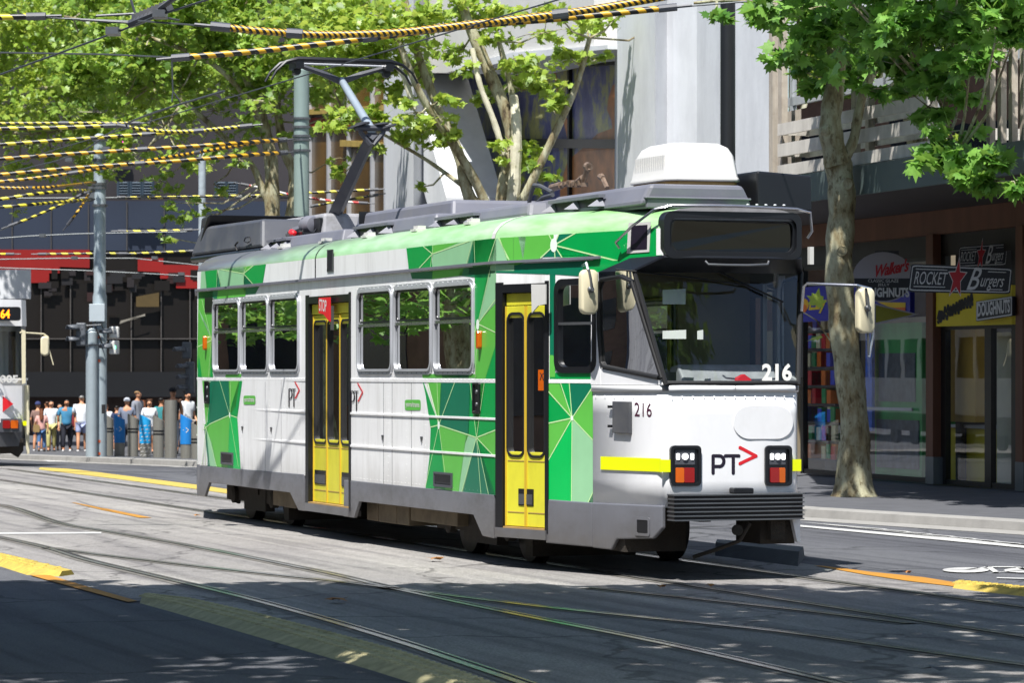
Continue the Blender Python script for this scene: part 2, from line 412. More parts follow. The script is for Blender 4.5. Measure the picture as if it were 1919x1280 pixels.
# ------------------------------------------------------------------ doors
def door(s0, s1, rec, zt_, leaves, name, zb=.36):
    mb = MB()
    # dark reveal and header
    mb.box(s0, s0 + .05, zb, zt_, -rec, .015, fn=SM); mb.box(s1 - .12, s1, zb, zt_, -rec, .012, fn=SM)
    mb.box(s0 + .05, s1 - .12, zt_ - .10, zt_ - .02, -rec, .012, fn=SM)
    d = mb.build(name, M['black'], TR)
    a, b_ = s0 + .06, s1 - .13; n = len(leaves); L = (b_ - a)
    mb = MB()
    mb.box(a, b_, zt_ - .22, zt_ - .11, -rec + .03, -.03, fn=SM); mb.build('header_panel', M['yellow'], d)
    x = a
    for q, wfrac in enumerate(leaves):
        l0, l1 = x + .004, x + L * wfrac - .004; x += L * wfrac
        tilt = 0.0
        lo, hi = zb + .05, zt_ - .23
        lb = MB(); o0, o1 = -rec + .03, -rec + .07
        m0, m1 = l0 + .026, l1 - .026; wz0, wz1 = zb + .72, hi - .07
        po = [(l0, lo), (l0, hi), (l1, hi), (l1, lo)]
        # leaf as a ring round its tall window, plus lower panel
        lb.box(l0, l1, lo, wz0 + .04, o0, o1, fn=SM); lb.box(l0, l1, wz1 - .04, hi, o0, o1, fn=SM)
        lb.box(l0, m0, wz0 + .04, wz1 - .04, o0, o1, fn=SM); lb.box(m1, l1, wz0 + .04, wz1 - .04, o0, o1, fn=SM)
        lf = lb.build('door_leaf', M['yellow'], d, bevel=.004)
        e = MB(); e.box(l0, l0 + .013, lo, hi, o1, o1 + .012, fn=SM); e.box(l1 - .013, l1, lo, hi, o1, o1 + .012, fn=SM); e.build('leaf_edge', M['gold'], lf)
        w_ = MB(); r_ = min(.09, (m1 - m0) * .35)
        w_.ring(rrect(m0 - .008, m1 + .008, wz0 - .012, wz1 + .012, r_), rrect(m0 + .010, m1 - .010, wz0 + .012, wz1 - .012, r_ * .8), SM, o0 - .004, o1 + .01)
        w_.build('window_seal', M['blackrub'], lf, smooth=True)
        w_ = MB(); w_.add([SM(m0, wz0, o0 + .015), SM(m1, wz0, o0 + .015), SM(m1, wz1, o0 + .015), SM(m0, wz1, o0 + .015)], [(0, 1, 2, 3)]); w_.build('window_pane', M['gdoor'], lf, fix=False)
        p = MB(); p.box(l0 + .03, l1 - .03, lo + .13, lo + .138, o1, o1 + .004, fn=SM); p.box(l0 + .03, l1 - .03, lo + .62, lo + .628, o1, o1 + .004, fn=SM); p.build('panel_seam', M['tan'], lf)
        if (n == 2) or q in (0, 2):
            h = MB(); hz = lo + .2; ins = (l1 - l0) * .36
            hs0, hs1 = (l1 - ins - .0, l1) if q == 0 else (l0, l0 + ins)
            if n > 2: hs0, hs1 = l0 + .05, l1 - .05
            h.box(hs0, hs1, hz, hz + .16, o1, o1 + .006, fn=SM, m=0); h.box(hs0 + .012, hs1 - .012, hz + .012, hz + .11, o1 + .006, o1 + .012, fn=SM, m=1)
            h.build('hand_recess', [M['black'], M['steel']], lf)
    st = MB(); st.box(s0 + .02, s1 - .02, zb - .06, zb + .03, -rec, .03, fn=SM); st.build('door_step', M['skirt'], d)
    st = MB(); st.box(s0 + .05, s1 - .14, zb + .03, zb + .045, -rec + .03, .02, fn=SM); st.build('step_edge', M['tan'], d)
    return d
rd = door(RD[0], RD[1], .12, 2.76, [.32, .33, .35], 'rear_door')
fd = door(FD[0], FD[1], .09, 2.74, [.5, .5], 'front_door')
mb = MB(); mb.prism([(0, 0), (.13, 0), (.13, .22), (0, .22)], lambda u, v, o: SM(s_side(1018)[0] + u * .5, 1.70 + v, -.035 + o), 0, .004, m=0)
def sgn(u, v, o): return SZ(u, v, -.025 + o)
mb = MB(); mb.prism([(1005, 693), (1019, 693), (1019, 732), (1005, 732)], sgn, 0, .004); st_ = mb.build('door_notice', M['orange'], fd)
mb = MB(); stroke(mb, [(1009, 712), (1012, 703), (1015, 712)], 1.4, sgn, .006); stroke(mb, [(1009, 699), (1012, 703), (1015, 700)], 1.2, sgn, .006); mb.build('notice_figure', M['ink'], st_)
# stop flag on the rear door and white flag by the front door
mb = MB(); fl = [(607, 558), (628, 557), (628, 603), (623, 598), (616, 589), (607, 587)]
mb.prism(fl, lambda u, v, o: SZ(u, v, .05 + o), 0, .012); sf = mb.build('stop_flag', M['redpaint'], TR)
mb = MB(); put_text(mb, 'STOP', ((608, 583), (622, 585), (622, 562), (608, 560)), lambda u, v, o: SZ(u, v, .0635 + o), 0, bold=.02); mb.build('lettering', M['acwhite'], sf)
mb = MB(); mb.box(-.02, .02, 2.35, 2.62, .02, .05, fn=lambda s, z, o: SM(s + s_side(628)[0], z, o)); mb.build('flag_hinge', M['steel'], sf)
mb = MB(); mb.prism([(1017, 533), (1044, 533), (1044, 570), (1030, 573), (1018, 587)], lambda u, v, o: SZ(u, v, .12 + o), 0, .012); mb.build('side_flag', M['acwhite'], TR)

# ------------------------------------------------------------------ skirt
mb = MB(); C4 = lambda x, y: (360 + x / 3.2, 700 + y / 3.2)
sk1 = [C4(*p) for p in [(35, 552), (672, 606), (677, 826), (640, 820), (590, 715), (105, 655), (78, 738), (30, 733)]]
sk2 = [C4(*p) for p in [(915, 640), (1812, 729), (1812, 990), (1745, 975), (1690, 848), (1005, 768), (975, 867), (912, 858)]]
for poly in (sk1, sk2):
    q = [sz(*p) for p in poly]; mb.prism(q, SM, -.03, .008)
mb.build('skirt', M['skirt'], TR, bevel=.006)
mb = MB(); poly = [(1029, 936), (1112, 942), (1112, 1026), (1024, 1018)]
q = [sz(*p) for p in poly]; mb.prism(q, SM, -.03, .012)
q = [sz(*p) for p in [(1112, 942), (1243, 948), (1243, 990), (1225, 1010), (1157, 1011), (1147, 1031), (1112, 1027)]]
mb.prism(q, SM, -.03, .014)
mb.build('skirt', M['skirt'], TR, bevel=.012)
mb = MB(); a = SM(.25, .5, .014)
mb.ring(rrect(.19, .40, .40, .57, .02), rrect(.215, .375, .425, .545, .012), SM, .012, .022, m=1)
mb.box(.215, .375, .425, .545, .014, .017, fn=SM, m=0); mb.build('step_hole', [M['black'], M['skirt']], TR)
mb = MB()
q = [sz(*p) for p in [(1480, 975)]]
mb.prism([(-.66, .66), (-.58, .66), (-.58, .55), (-.63, .34), (-.66, .33)], lambda w, z, o: (-o, w, z), -.03, .03); mb.build('front_corner_plate', M['white_front'], TR)
mb = MB(); sk3 = [(s, z) for s, z in [(SE - TL + .05, Z_WB), (SE - .2, Z_WB), (SE - .2, .4), (SE - TL + .05, .36)]]
mb.prism(sk3, SM, -.03, .008)
mb.prism([(.1, Z_WB), (TL, Z_WB), (TL, .45), (.1, .45)], opp, -.03, .008); mb.prism([(TL, Z_WB), (SE - TL, Z_WB), (SE - TL, .45), (TL, .45)], opp, -.03, .008); mb.build('skirt', M['skirt'], TR)

# ------------------------------------------------------------------ lower white cab panel and front
path = [(CABS + .002, Wf(CABS))] + [(.1 + 0, Wf(.1))] + [(.05, .655), (.018, .635), (.0, .60)] + [(fs_(w), w) for w in (.5, .4, .3, .2, .1, 0, -.1, -.2, -.3, -.4, -.5)] + [(.0, -.60), (.018, -.635), (.05, -.655), (.1, -Wf(.1)), (CABS, -Wf(CABS))]
def loft(path, zs, m, name, smooth=True):
    mb = MB(); n = len(path); vs = [(s, w, z) for z in zs for s, w in path]
    mb.add(vs, [(k * n + i, k * n + i + 1, (k + 1) * n + i + 1, (k + 1) * n + i) for k in range(len(zs) - 1) for i in range(n - 1)])
    o = mb.build(name, m, TR, smooth=smooth, angle=50); sm = o.modifiers.new('thick', 'SOLIDIFY'); sm.thickness = .008; sm.offset = 0
    return o
loft(path, [.665, .9, 1.2, 1.5, 1.70], M['white_front'], 'front_panel')
p2 = [(s + (-.012 if abs(w) < .62 else 0), w * 1.012) for s, w in path]
mb = MB(); n = len(p2)
vs = [(s, w, z) for z in (1.70, 1.76) for s, w in p2]; mb.add(vs, [(i, i + 1, n + i + 1, n + i) for i in range(n - 1)]); 
o = mb.build('waist_moulding', M['white_front'], TR, smooth=True, angle=50); sm = o.modifiers.new('thick', 'SOLIDIFY'); sm.thickness = .02; sm.offset = 0
mb = MB(); p3 = [(s - .004, w) for s, w in path if abs(w) < .66]; n = len(p3)
vs = [(s - .003, w, z) for z in (1.712, 1.765) for s, w in p3]; mb.add(vs, [(i, i + 1, n + i + 1, n + i) for i in range(n - 1)]); o = mb.build('windscreen_sill', M['skirt'], TR, smooth=True); sm = o.modifiers.new('thick', 'SOLIDIFY'); sm.thickness = .03; sm.offset = 0
# glass patches.  windscreen raked back from sill to brow
zb_, zt2 = 1.765, 2.80; TS, TW = .33, .84
def LQ(z):
    k = (z - zb_) / (zt2 - zb_); return (.0 + TS * k, HN + (TW - HN) * k)
def WS(u, v, o=0):
    """windscreen: u -1..1 across, v 0..1 up"""
    z = zb_ + (zt2 - zb_) * v; s, w = LQ(z); return (s - .06 * (1 - u * u) - o, w * u, z)
def WSP(px, py, o=0):
    """photo position -> windscreen"""
    u, v = 0, .5
    r = ray(px); rb, rv = r.dot(B), r.dot(V); pb, pv = P0.dot(B), P0.dot(V)
    for _ in range(8):
        s = WS(u, v)[0]; t = (s + pb) / rb; w = t * rv - pv; z = zt(py, t); v = (z - zb_) / (zt2 - zb_); u = w / LQ(z)[1]
    return WS(u, v, o)
def QG(u, v, o=0):
    """quarter glass: u 0 at the windscreen pillar, 1 at the cab wall"""
    z = zb_ + (zt2 - zb_) * v; s, w = LQ(z); return (s * (1 - u) + (CABS - .0) * u - o * .25, w * (1 - u) + Wf(CABS) * u + o, z)
def QGm(u, v, o=0): x, y, z = QG(u, v, o); return (x, -y, z)
mb = MB(); N = 8
vs = [WS(-1 + 2 * i / N, j / 2) for j in range(3) for i in range(N + 1)]; mb.add(vs, [(j * 9 + i, j * 9 + i + 1, j * 9 + i + 10, j * 9 + i + 9) for j in range(2) for i in range(N)])
ws = mb.build('windscreen', M['gwind'], TR, smooth=True, fix=False)
mb = MB()
for pts in ([WS(-.985 + 1.97 * i / 10, .015, .005) for i in range(11)], [WS(.985, j / 6, .012) for j in range(7)], [WS(-.985, j / 6, .012) for j in range(7)]): mb.tube(pts, .022, 8)
mb.build('windscreen_seal', M['blackrub'], TR, smooth=True)
for fn in (QG, QGm):
    mb = MB(); mb.add([fn(i / 6, j / 6) for j in range(7) for i in range(7)], [(j * 7 + i, j * 7 + i + 1, j * 7 + i + 8, j * 7 + i + 7) for j in range(6) for i in range(6)]); q = mb.build('quarter_window', M['gwind'], TR, smooth=True, fix=False)
    mb = MB(); mb.prism([(.88, 0), (1.02, 0), (1.02, 1), (.9, 1)], fn, -.03, .014, m=1)           # white corner post
    mb.tube([fn(.04, .06, .012), fn(.82, .16, .012), fn(.86, .2, .012), fn(.88, .5, .012), fn(.86, .86, .012), fn(.78, .93, .012), fn(.3, .95, .012), fn(.06, .9, .012), fn(.0, .06, .012)], .02, 8, m=0)
    mb.prism([(.0, 0), (.9, 0), (.9, .14), (.02, .04)], fn, -.02, .01, m=1)
    mb.build('quarter_window_frame', [M['blackrub'], M['white_front']], q, smooth=True)
mb = MB()
for sg in (1, -1): mb.tube([(WS(sg, k, .0)[0] + .02, WS(sg, k)[1], WS(sg, k)[2]) for k in (0, .5, 1)], .032, 8)
mb.each('corner_pillar', M['black'], TR, smooth=True)
# brow: dark underside from windscreen top forward to the display, then display box
mb = MB()
def brow(w): return fs_(w) * .5
nb = 12; top = []; low = []
for i in range(nb + 1):
    u = -1 + 2 * i / nb
    low.append(WS(u, 1)); top.append((brow(.68 * u) - .02, .675 * u, 2.925))
mb.add(low + top, [(i, i + 1, nb + 2 + i, nb + 1 + i) for i in range(nb)])
mb.add([low[0], top[0], (CABS, -Wf(CABS), 2.93), (CABS, -Wf(CABS), 2.79)], [(0, 1, 2, 3)]); mb.add([low[-1], top[-1], (.5, Wf(.5) + .004, 2.915), (CABS, Wf(CABS), 2.79)], [(0, 1, 2, 3)])
o = mb.build('brow', M['black'], TR); sm = o.modifiers.new('thick', 'SOLIDIFY'); sm.thickness = .02
mb = MB()
def dsp(w, z, o=0): return (brow(w) - .03 - o, w, z)
po = rrect(-.675, .675, 2.90, 3.325, .09); pi = rrect(-.625, .62, 2.945, 3.27, .08); pj = rrect(-.60, .595, 2.97, 3.245, .07)
mb.ring(po, pi, dsp, -.14, .0); mb.ring(pi, pj, dsp, -.1, -.03)
mb.prism(rrect(-.62, .60, 2.965, 3.25, .05), dsp, -.13, -.1, m=0)
db = mb.build('destination_box', M['black'], TR, smooth=True)
mb = MB(); mb.prism(pj, dsp, -.062, -.058); mb.build('display_glass', M['gdark'], db, fix=False)
mb = MB(); mb.tube([(-.09 + .0, .30, 2.875), (-.11, .28, 2.845), (-.13, .1, 2.84), (-.13, -.1, 2.84), (-.11, -.3, 2.85), (-.09, -.32, 2.88)], .012, 8); mb.build('grab_rail', M['steel'], TR, smooth=True)
mb = MB(); 
for sg, px in ((1, 1178), ):
    mb.tube([SM(.62, 3.01, .03), SM(.62, 3.06, .07), SM(.35, 3.2, .09), SM(.06, 3.34, .06), (-.05, .60, 3.37), (-.07, 0, 3.375), (-.04, -.62, 3.36), (-.03, -.76, 3.33), (.0, -.79, 3.16), (.03, -.76, 3.1)], .013, 8)
mb.build('rain_rail', M['chrome'], TR, smooth=True)
mb = MB(); mb.box(-.02, .03, -.80, -.76, 2.86, 3.02); mb.build('marker_lamp', M['acwhite'], TR)
# wipers, papers and things behind the windscreen
mb = MB(); mb.tube([WSP(1325, 500, .03), WSP(1420, 545, .03), WSP(1465, 566, .03)], .01, 6); mb.tube([WSP(1150, 505, .05), WSP(1290, 520, .03), WSP(1400, 535, .03)], .008, 6); mb.build('wiper', M['blackrub'], TR)
mb = MB(); put_text(mb, '216', qd(1427, 681, 1483, 714), WSP, .012, bold=.035); mb.build('fleet_number', M['acwhite'], TR)
mb = MB()
for a_ in ((1244, 543, 1287, 570), (1244, 620, 1288, 635), (1309, 620, 1320, 636)): mb.prism([(a_[0], a_[1]), (a_[2], a_[1] - 2), (a_[2], a_[3]), (a_[0], a_[3])], WSP, -.03, -.027)
mb.each('windscreen_notice', M['acwhite'], TR)

# ------------------------------------------------------------------ roof and cove
prof = [(0, Z_LB - .005), (-.012, Z_LB + .045), (-.05, Z_LB + .1), (-.11, Z_LB + .15), (-.2, Z_LB + .19), (-.32, Z_LB + .22), (-.62, Z_LB + .255)]
st_s = [0.0, .08, .2, .45, .8, 1.3, 1.9, TL, 4, 6, 8, 10, 12, SE - TL, SE - 1.9, SE - 1.2, SE - .6, SE - .2, SE]
cove = bpy.data.materials.new('cove_paint'); cove.use_nodes = True; nt = cove.node_tree; bs = nt.nodes['Principled BSDF']; bs.inputs['Roughness'].default_value = .32; bs.inputs['Coat Weight'].default_value = .2
tc = nt.nodes.new('ShaderNodeTexCoord'); sep = nt.nodes.new('ShaderNodeSeparateXYZ'); nt.links.new(tc.outputs['Object'], sep.inputs[0])
ad = nt.nodes.new('ShaderNodeMath'); ad.operation = 'MULTIPLY_ADD'; nt.links.new(tnoise(nt, 2.2, 6, (.5, 1, 1)), ad.inputs[0]); ad.inputs[1].default_value = 5.0; nt.links.new(sep.outputs[0], ad.inputs[2])
zz_ = nt.nodes.new('ShaderNodeMath'); zz_.operation = 'MULTIPLY_ADD'; nt.links.new(sep.outputs[2], zz_.inputs[0]); zz_.inputs[1].default_value = 18; nt.links.new(ad.outputs[0], zz_.inputs[2])
sb = nt.nodes.new('ShaderNodeMapRange'); nt.links.new(zz_.outputs[0], sb.inputs[0]); sb.inputs[1].default_value = 10.5 + 57.5; sb.inputs[2].default_value = 15.0 + 58.5
base = ramp(nt, tnoise(nt, 1.5, 4, (1, 2, 6)), [(.3, srgb('86B874')), (.7, srgb('B2D4AA'))])
c1 = mixc(nt, sb.outputs[0], base, srgb('66686C'))
nt.links.new(c1, bs.inputs['Base Color'])
mb = MB(); K = len(prof); vs = []
def fz0(s): return .70 + .30 * min(1, max(0, min(s, SE - s) / 1.3)) ** .7
for sg in (1, -1):
    o0 = len(vs)
    for s in st_s:
        e = 0
        if s < .5: e = .0
        for d, z in prof: vs.append((s, sg * max(.08, Wf(s) + d), Z_LB + (z - Z_LB) * fz0(s)))
n = len(st_s); fs = []
for h_ in (0, n * K):
    fs += [(h_ + i * K + j, h_ + i * K + j + 1, h_ + (i + 1) * K + j + 1, h_ + (i + 1) * K + j) for i in range(n - 1) for j in range(K - 1)]
mb.add(vs, fs)
mb.build('roof_cove', cove, TR, smooth=True, angle=60)
mb = MB(); vs = []
for s in st_s:
    w = max(.1, Wf(s) - .6); kz = fz0(s); vs += [(s, w, Z_LB + .253 * kz), (s, w * .4, Z_LB + .285 * kz), (s, -w * .4, Z_LB + .285 * kz), (s, -w, Z_LB + .253 * kz)]
mb.add(vs, [(i * 4 + j, i * 4 + j + 1, i * 4 + j + 5, i * 4 + j + 4) for i in range(n - 1) for j in range(3)])
vs2 = [(0, w, z) for w, z in ((.655, 3.25), (.62, 3.31), (.5, 3.345), (.3, 3.37), (-.3, 3.37), (-.5, 3.345), (-.62, 3.31), (-.655, 3.25))]
mb.add([(-.012, w, z) for s, w, z in vs2] + [(.04, w, z) for s, w, z in vs2], [tuple(range(8)), tuple(range(8, 16))] + [(i, (i + 1) % 8, 8 + (i + 1) % 8, 8 + i) for i in range(8)]); mb.add([(SE - .03, w, z) for s, w, z in vs2], [tuple(range(8))])
mb.build('roof', M['lgrey'], TR, smooth=True)
mb = MB()
for s in (s_side(928)[0], s_side(592)[0]):
    col_ = 0
    vs = []
    for ds in (-.0, .10 if s < 6 else .03): vs += [(s + ds, Wf(s) + d + .004, z + .003) for d, z in prof]
    mb.add(vs, [(j, j + 1, K + j + 1, K + j) for j in range(K - 1)], m=0 if s < 6 else 1)
s = s_side(592)[0]; mb.box(s, s + .025, Z_GUT, Z_LB, .0, .006, fn=SM, m=1)
mb.build('roof_strap', [M['acwhite'], M['blackrub']], TR)
mb = MB(); 
for px in (497, 573, 652, 744, 843):
    s = s_side(px)[0]; mb.box(s - .07, s + .07, 1.04, 1.13, 3.375, 3.42); mb.box(s - .09, s + .09, .98, 1.16, 3.36, 3.385)
mb.each('roof_clip', M['acwhite'], TR)
# gutter
mb = MB(); mb.box(CABS - .12, TL, Z_GUT - .008, Z_GUT + .018, 0, .035, fn=SM); mb.box(TL, SE - TL, Z_GUT - .008, Z_GUT + .018, 0, .035, fn=SM); mb.box(SE - TL, SE - .4, Z_GUT - .015, Z_GUT + .02, 0, .035, fn=SM)
mb.build('gutter', M['mgrey'], TR)
# side ribs, belt strip, rivets
mb = MB()
segs = [(RD[1], SE - TL + .1), (FD[1], RD[0])]
for a, b_ in segs:
    for px, py in ((372.5, 764), (372.5, 816)):
        z = sz(px, py)[1]; mb.box(a, b_, z - .012, z + .012, .0, .012, fn=SM)
    z = 1.795; mb.box(a, b_, z - .02, z + .02, .0, .006, fn=SM)
mb.box(CABS, FD[0], 1.775, 1.81, 0, .006, fn=SM)
rib = mb.build('side_rib', M['white'], TR, bevel=.003)
mb = MB()
for a, b_ in segs:
    k = int((b_ - a) / .12)
    for i in range(k):
        mb.lathe([(.007, 0), (.005, .003)], SM(a + .06 + i * .12, 1.805, .006), axis=(0, 1, 0), n=5)
        mb.lathe([(.007, 0), (.005, .003)], SM(a + .06 + i * .12, Z_WB + .03, .0), axis=(0, 1, 0), n=5)
    for s in np.arange(a + .3, b_ - .1, .62):
        for i in range(14): mb.lathe([(.006, 0), (.004, .003)], SM(s, .78 + i * .07, .0), axis=(0, 1, 0), n=5)
for i in range(13):
    w = .6 - i * .1; mb.lathe([(.008, 0), (.005, .004)], FM(w, 1.66, .012), axis=(-1, 0, 0), n=6)
for i in range(7): mb.lathe([(.007, 0), (.005, .004)], SM(CABS - .05 - i * .14, 1.66, .014), axis=(0, 1, 0), n=6)
mb.build('rivets', M['white'], TR, fix=False)
mb = MB(); mb.box(.6, .95, .2, .80, .24, .62); mb.build('lifeguard_gate', M['under'], TR)
mb = MB()
for px_ in (497, 527, 719, 735, 771, 868):
    s = s_side(px_)[0]; mb.box(s - .004, s + .004, Z_WB, 1.77, 0, .0016, fn=SM)
mb.each('panel_seam', M['dgrey'], TR)

# ------------------------------------------------------------------ livery (applied film following the wall)
GM = [M['g_bright'], M['g_vivid'], M['g_light'], M['g_pale'], M['g_deep'], M['g_line'], M['g_node'], M['white']]
mb = MB()
C3 = lambda x, y: (360 + x / 3.2, 360 + y / 3.2)
C5 = lambda x, y: (900 + x / 2.909, 260 + y / 2.909)
C6 = lambda x, y: (900 + x / 2.909, 660 + y / 2.909)
C8 = lambda x, y: (360 + x / 5.644, 370 + y / 5.644)
C9 = lambda x, y: (960 + x / 5.818, 260 + y / 5.818)
def SZf(u, v, o): return SZ(u, v, .003 + o)
def clipz(poly, z0, z1):
    """polygon in (s,z) clipped to a band of heights and to solid wall"""
    for zc, keep in ((z0, 1), (z1, -1)):
        out = []
        for i in range(len(poly)):
            a, b_ = poly[i], poly[(i + 1) % len(poly)]
            ia, ib = (a[1] - zc) * keep >= 0, (b_[1] - zc) * keep >= 0
            if ia: out.append(a)
            if ia != ib:
                t = (zc - a[1]) / (b_[1] - a[1]); out.append((a[0] + (b_[0] - a[0]) * t, zc))
        poly = out
        if len(poly) < 3: return []
    return poly
def clips(poly, s0, s1):
    return [(b, a) for a, b in clipz([(z, s) for s, z in poly], s0, s1)] if poly else []
def film(C, pts, k, z0, z1, s0=-9, s1=99, off=.003):
    q = [sz(*C(*p)) for p in pts]; q = clips(clipz(q, z0, z1), s0, s1)
    if not q: return
    for a, b_ in ((-9, TL), (TL, 99)):
        r = clips(q, a, b_)
        if len(r) >= 3: mb.add([SM(s, z, off) for s, z in r], [tuple(range(len(r)))], k)
def fline(C, pts, w, z0, z1, k=5, s0=-9, s1=99):
    for p, q in zip(pts, pts[1:]):
        a, b_ = sz(*C(*p)), sz(*C(*q)); L = math.hypot(a[0] - b_[0], a[1] - b_[1]); nx, nz = -(b_[1] - a[1]) / L * w / 2, (b_[0] - a[0]) / L * w / 2
        r = clips(clipz([(a[0] + nx, a[1] + nz), (b_[0] + nx, b_[1] + nz), (b_[0] - nx, b_[1] - nz), (a[0] - nx, a[1] - nz)], z0, z1), s0, s1)
        for u, v in ((-9, TL), (TL, 99)):
            r2 = clips(r, u, v)
            if len(r2) >= 3: mb.add([SM(s, z, .005) for s, z in r2], [tuple(range(len(r2)))], k)
def node(C, x, y, r):
    s, z = sz(*C(x, y)); mb.add([SM(s + r * math.cos(a * .524), z + 1.2 * r * math.sin(a * .524), .006) for a in range(12)], [tuple(range(12))], 6)
L0, L1 = Z_WB, 1.775
SR = SE - TL + .06
low = dict(z0=L0, z1=L1)
# rear, lower
for k, p in [(0, [(25, 20), (110, 20), (110, 300), (85, 325), (25, 255)]), (2, [(60, 20), (112, 20), (85, 325)]), (2, [(25, 255), (85, 325), (25, 372)]), (4, [(105, 20), (222, 20), (228, 250), (110, 302), (105, 270)]),
             (2, [(220, 20), (290, 20), (262, 200), (228, 250)]), (0, [(290, 20), (305, 20), (272, 265), (228, 250), (240, 180)]), (2, [(228, 250), (110, 302), (85, 325), (118, 420), (150, 570), (215, 570)]), (1, [(228, 250), (272, 265), (292, 575), (212, 575)]),
             (4, [(25, 372), (85, 325), (112, 570), (25, 560)]), (3, [(85, 325), (120, 420), (152, 570), (110, 570)])]: film(C4, p, k, s1=SR, **low)
for p in [[(228, 250), (160, 20)], [(228, 250), (235, 20)], [(228, 250), (110, 302), (85, 325)], [(228, 250), (272, 265)], [(228, 250), (280, 560)], [(85, 325), (25, 372)], [(85, 325), (25, 255)], [(85, 325), (60, 560)], [(85, 325), (80, 560)], [(85, 325), (150, 560)], [(85, 325), (100, 200), (80, 20)]]: fline(C4, p, .012, s1=SR, **low)
node(C4, 228, 250, .03)
# before the front door, lower
for k, p in [(0, [(1378, 20), (1482, 310), (1432, 335), (1400, 120)]), (2, [(1408, 20), (1500, 20), (1484, 310)]), (4, [(1495, 20), (1672, 20), (1660, 368), (1482, 310)]), (0, [(1668, 20), (1830, 20), (1830, 340), (1708, 385), (1655, 366)]),
             (2, [(1735, 20), (1765, 20), (1712, 385), (1700, 250)]), (0, [(1482, 310), (1432, 335), (1425, 500), (1402, 690), (1480, 690), (1520, 700), (1500, 480)]), (2, [(1482, 310), (1660, 368), (1640, 420), (1600, 720), (1520, 700)]),
             (3, [(1645, 366), (1708, 385), (1625, 720), (1598, 720)]), (4, [(1708, 385), (1830, 520), (1830, 740), (1620, 720)]), (1, [(1708, 385), (1830, 520), (1830, 740), (1785, 730)]), (2, [(1708, 385), (1830, 340), (1830, 510)])]: film(C4, p, k, s0=FD[1], **low)
for p in [[(1482, 310), (1400, 20)], [(1482, 310), (1470, 20)], [(1482, 310), (1590, 20)], [(1482, 310), (1432, 322)], [(1482, 310), (1402, 680)], [(1482, 310), (1520, 600)], [(1482, 310), (1708, 385)], [(1708, 385), (1830, 338)], [(1708, 385), (1830, 512)], [(1708, 385), (1780, 725)], [(1708, 385), (1735, 725)], [(1708, 385), (1620, 710)], [(1708, 385), (1760, 20)], [(1708, 385), (1665, 20)]]: fline(C4, p, .012, s0=FD[1], **low)
node(C4, 1482, 310, .035)
# beyond the front door, lower
c6 = dict(z0=L0 - .03, z1=1.775, s0=CABS + .004, s1=FD[0])
for k, p in [(2, [(365, 140), (425, 140), (503, 360), (365, 222)]), (0, [(365, 205), (503, 360), (365, 395)]), (0, [(420, 140), (490, 140), (503, 360)]), (4, [(488, 140), (640, 140), (503, 360)]), (2, [(365, 390), (503, 360), (365, 605)]), (1, [(365, 595), (503, 360), (499, 830), (365, 830)]),
             (3, [(503, 360), (630, 500), (630, 830), (499, 830)]), (2, [(503, 360), (640, 140), (640, 500)]), (4, [(588, 830), (630, 740), (630, 830)])]: film(C6, p, k, **c6)
for p in [[(503, 360), (365, 205)], [(503, 360), (430, 140)], [(503, 360), (485, 140)], [(503, 360), (625, 175)], [(503, 360), (625, 490)], [(503, 360), (499, 830)], [(503, 360), (365, 390)], [(503, 360), (365, 605)], [(588, 825), (625, 745)]]: fline(C6, p, .012, **c6)
node(C6, 503, 360, .02)
# window band: rear end
up = dict(z0=1.815, z1=Z_GUT - .02); wr0 = W6[0][1]
for k, p in [(2, [(40, 560), (150, 560), (130, 1110), (30, 1110)]), (0, [(130, 560), (170, 560), (150, 760), (125, 1110), (110, 1110)]), (3, [(40, 700), (90, 800), (120, 890), (60, 760)]), (0, [(30, 900), (60, 1110), (30, 1110)])]: film(C3, p, k, s0=wr0 - .015, s1=SR, **up)
for p in [[(118, 890), (30, 930)], [(118, 890), (60, 640)], [(118, 890), (100, 1110)], [(118, 890), (150, 560)]]: fline(C3, p, .012, s0=wr0 - .01, s1=SR, **up)
# above the rear windows, between the first two
for k, p in [(4, [(40, 560), (160, 560), (150, 640), (40, 640)]), (2, [(160, 555), (330, 545), (320, 625), (150, 640)]), (4, [(310, 545), (420, 540), (380, 610), (315, 615)])]: film(C3, p, k, z0=WZ1, z1=Z_GUT - .02, s1=SR)
s_a, s_b = W6[0][0], W6[1][1]
film(C3, [(280, 560), (330, 560), (310, 1110), (255, 1110)], 2, z0=1.815, z1=WZ1, s0=s_b, s1=s_a)
film(C3, [(205, 1085), (300, 1085), (295, 1110), (200, 1110)], 2, 1.815, 1.86)
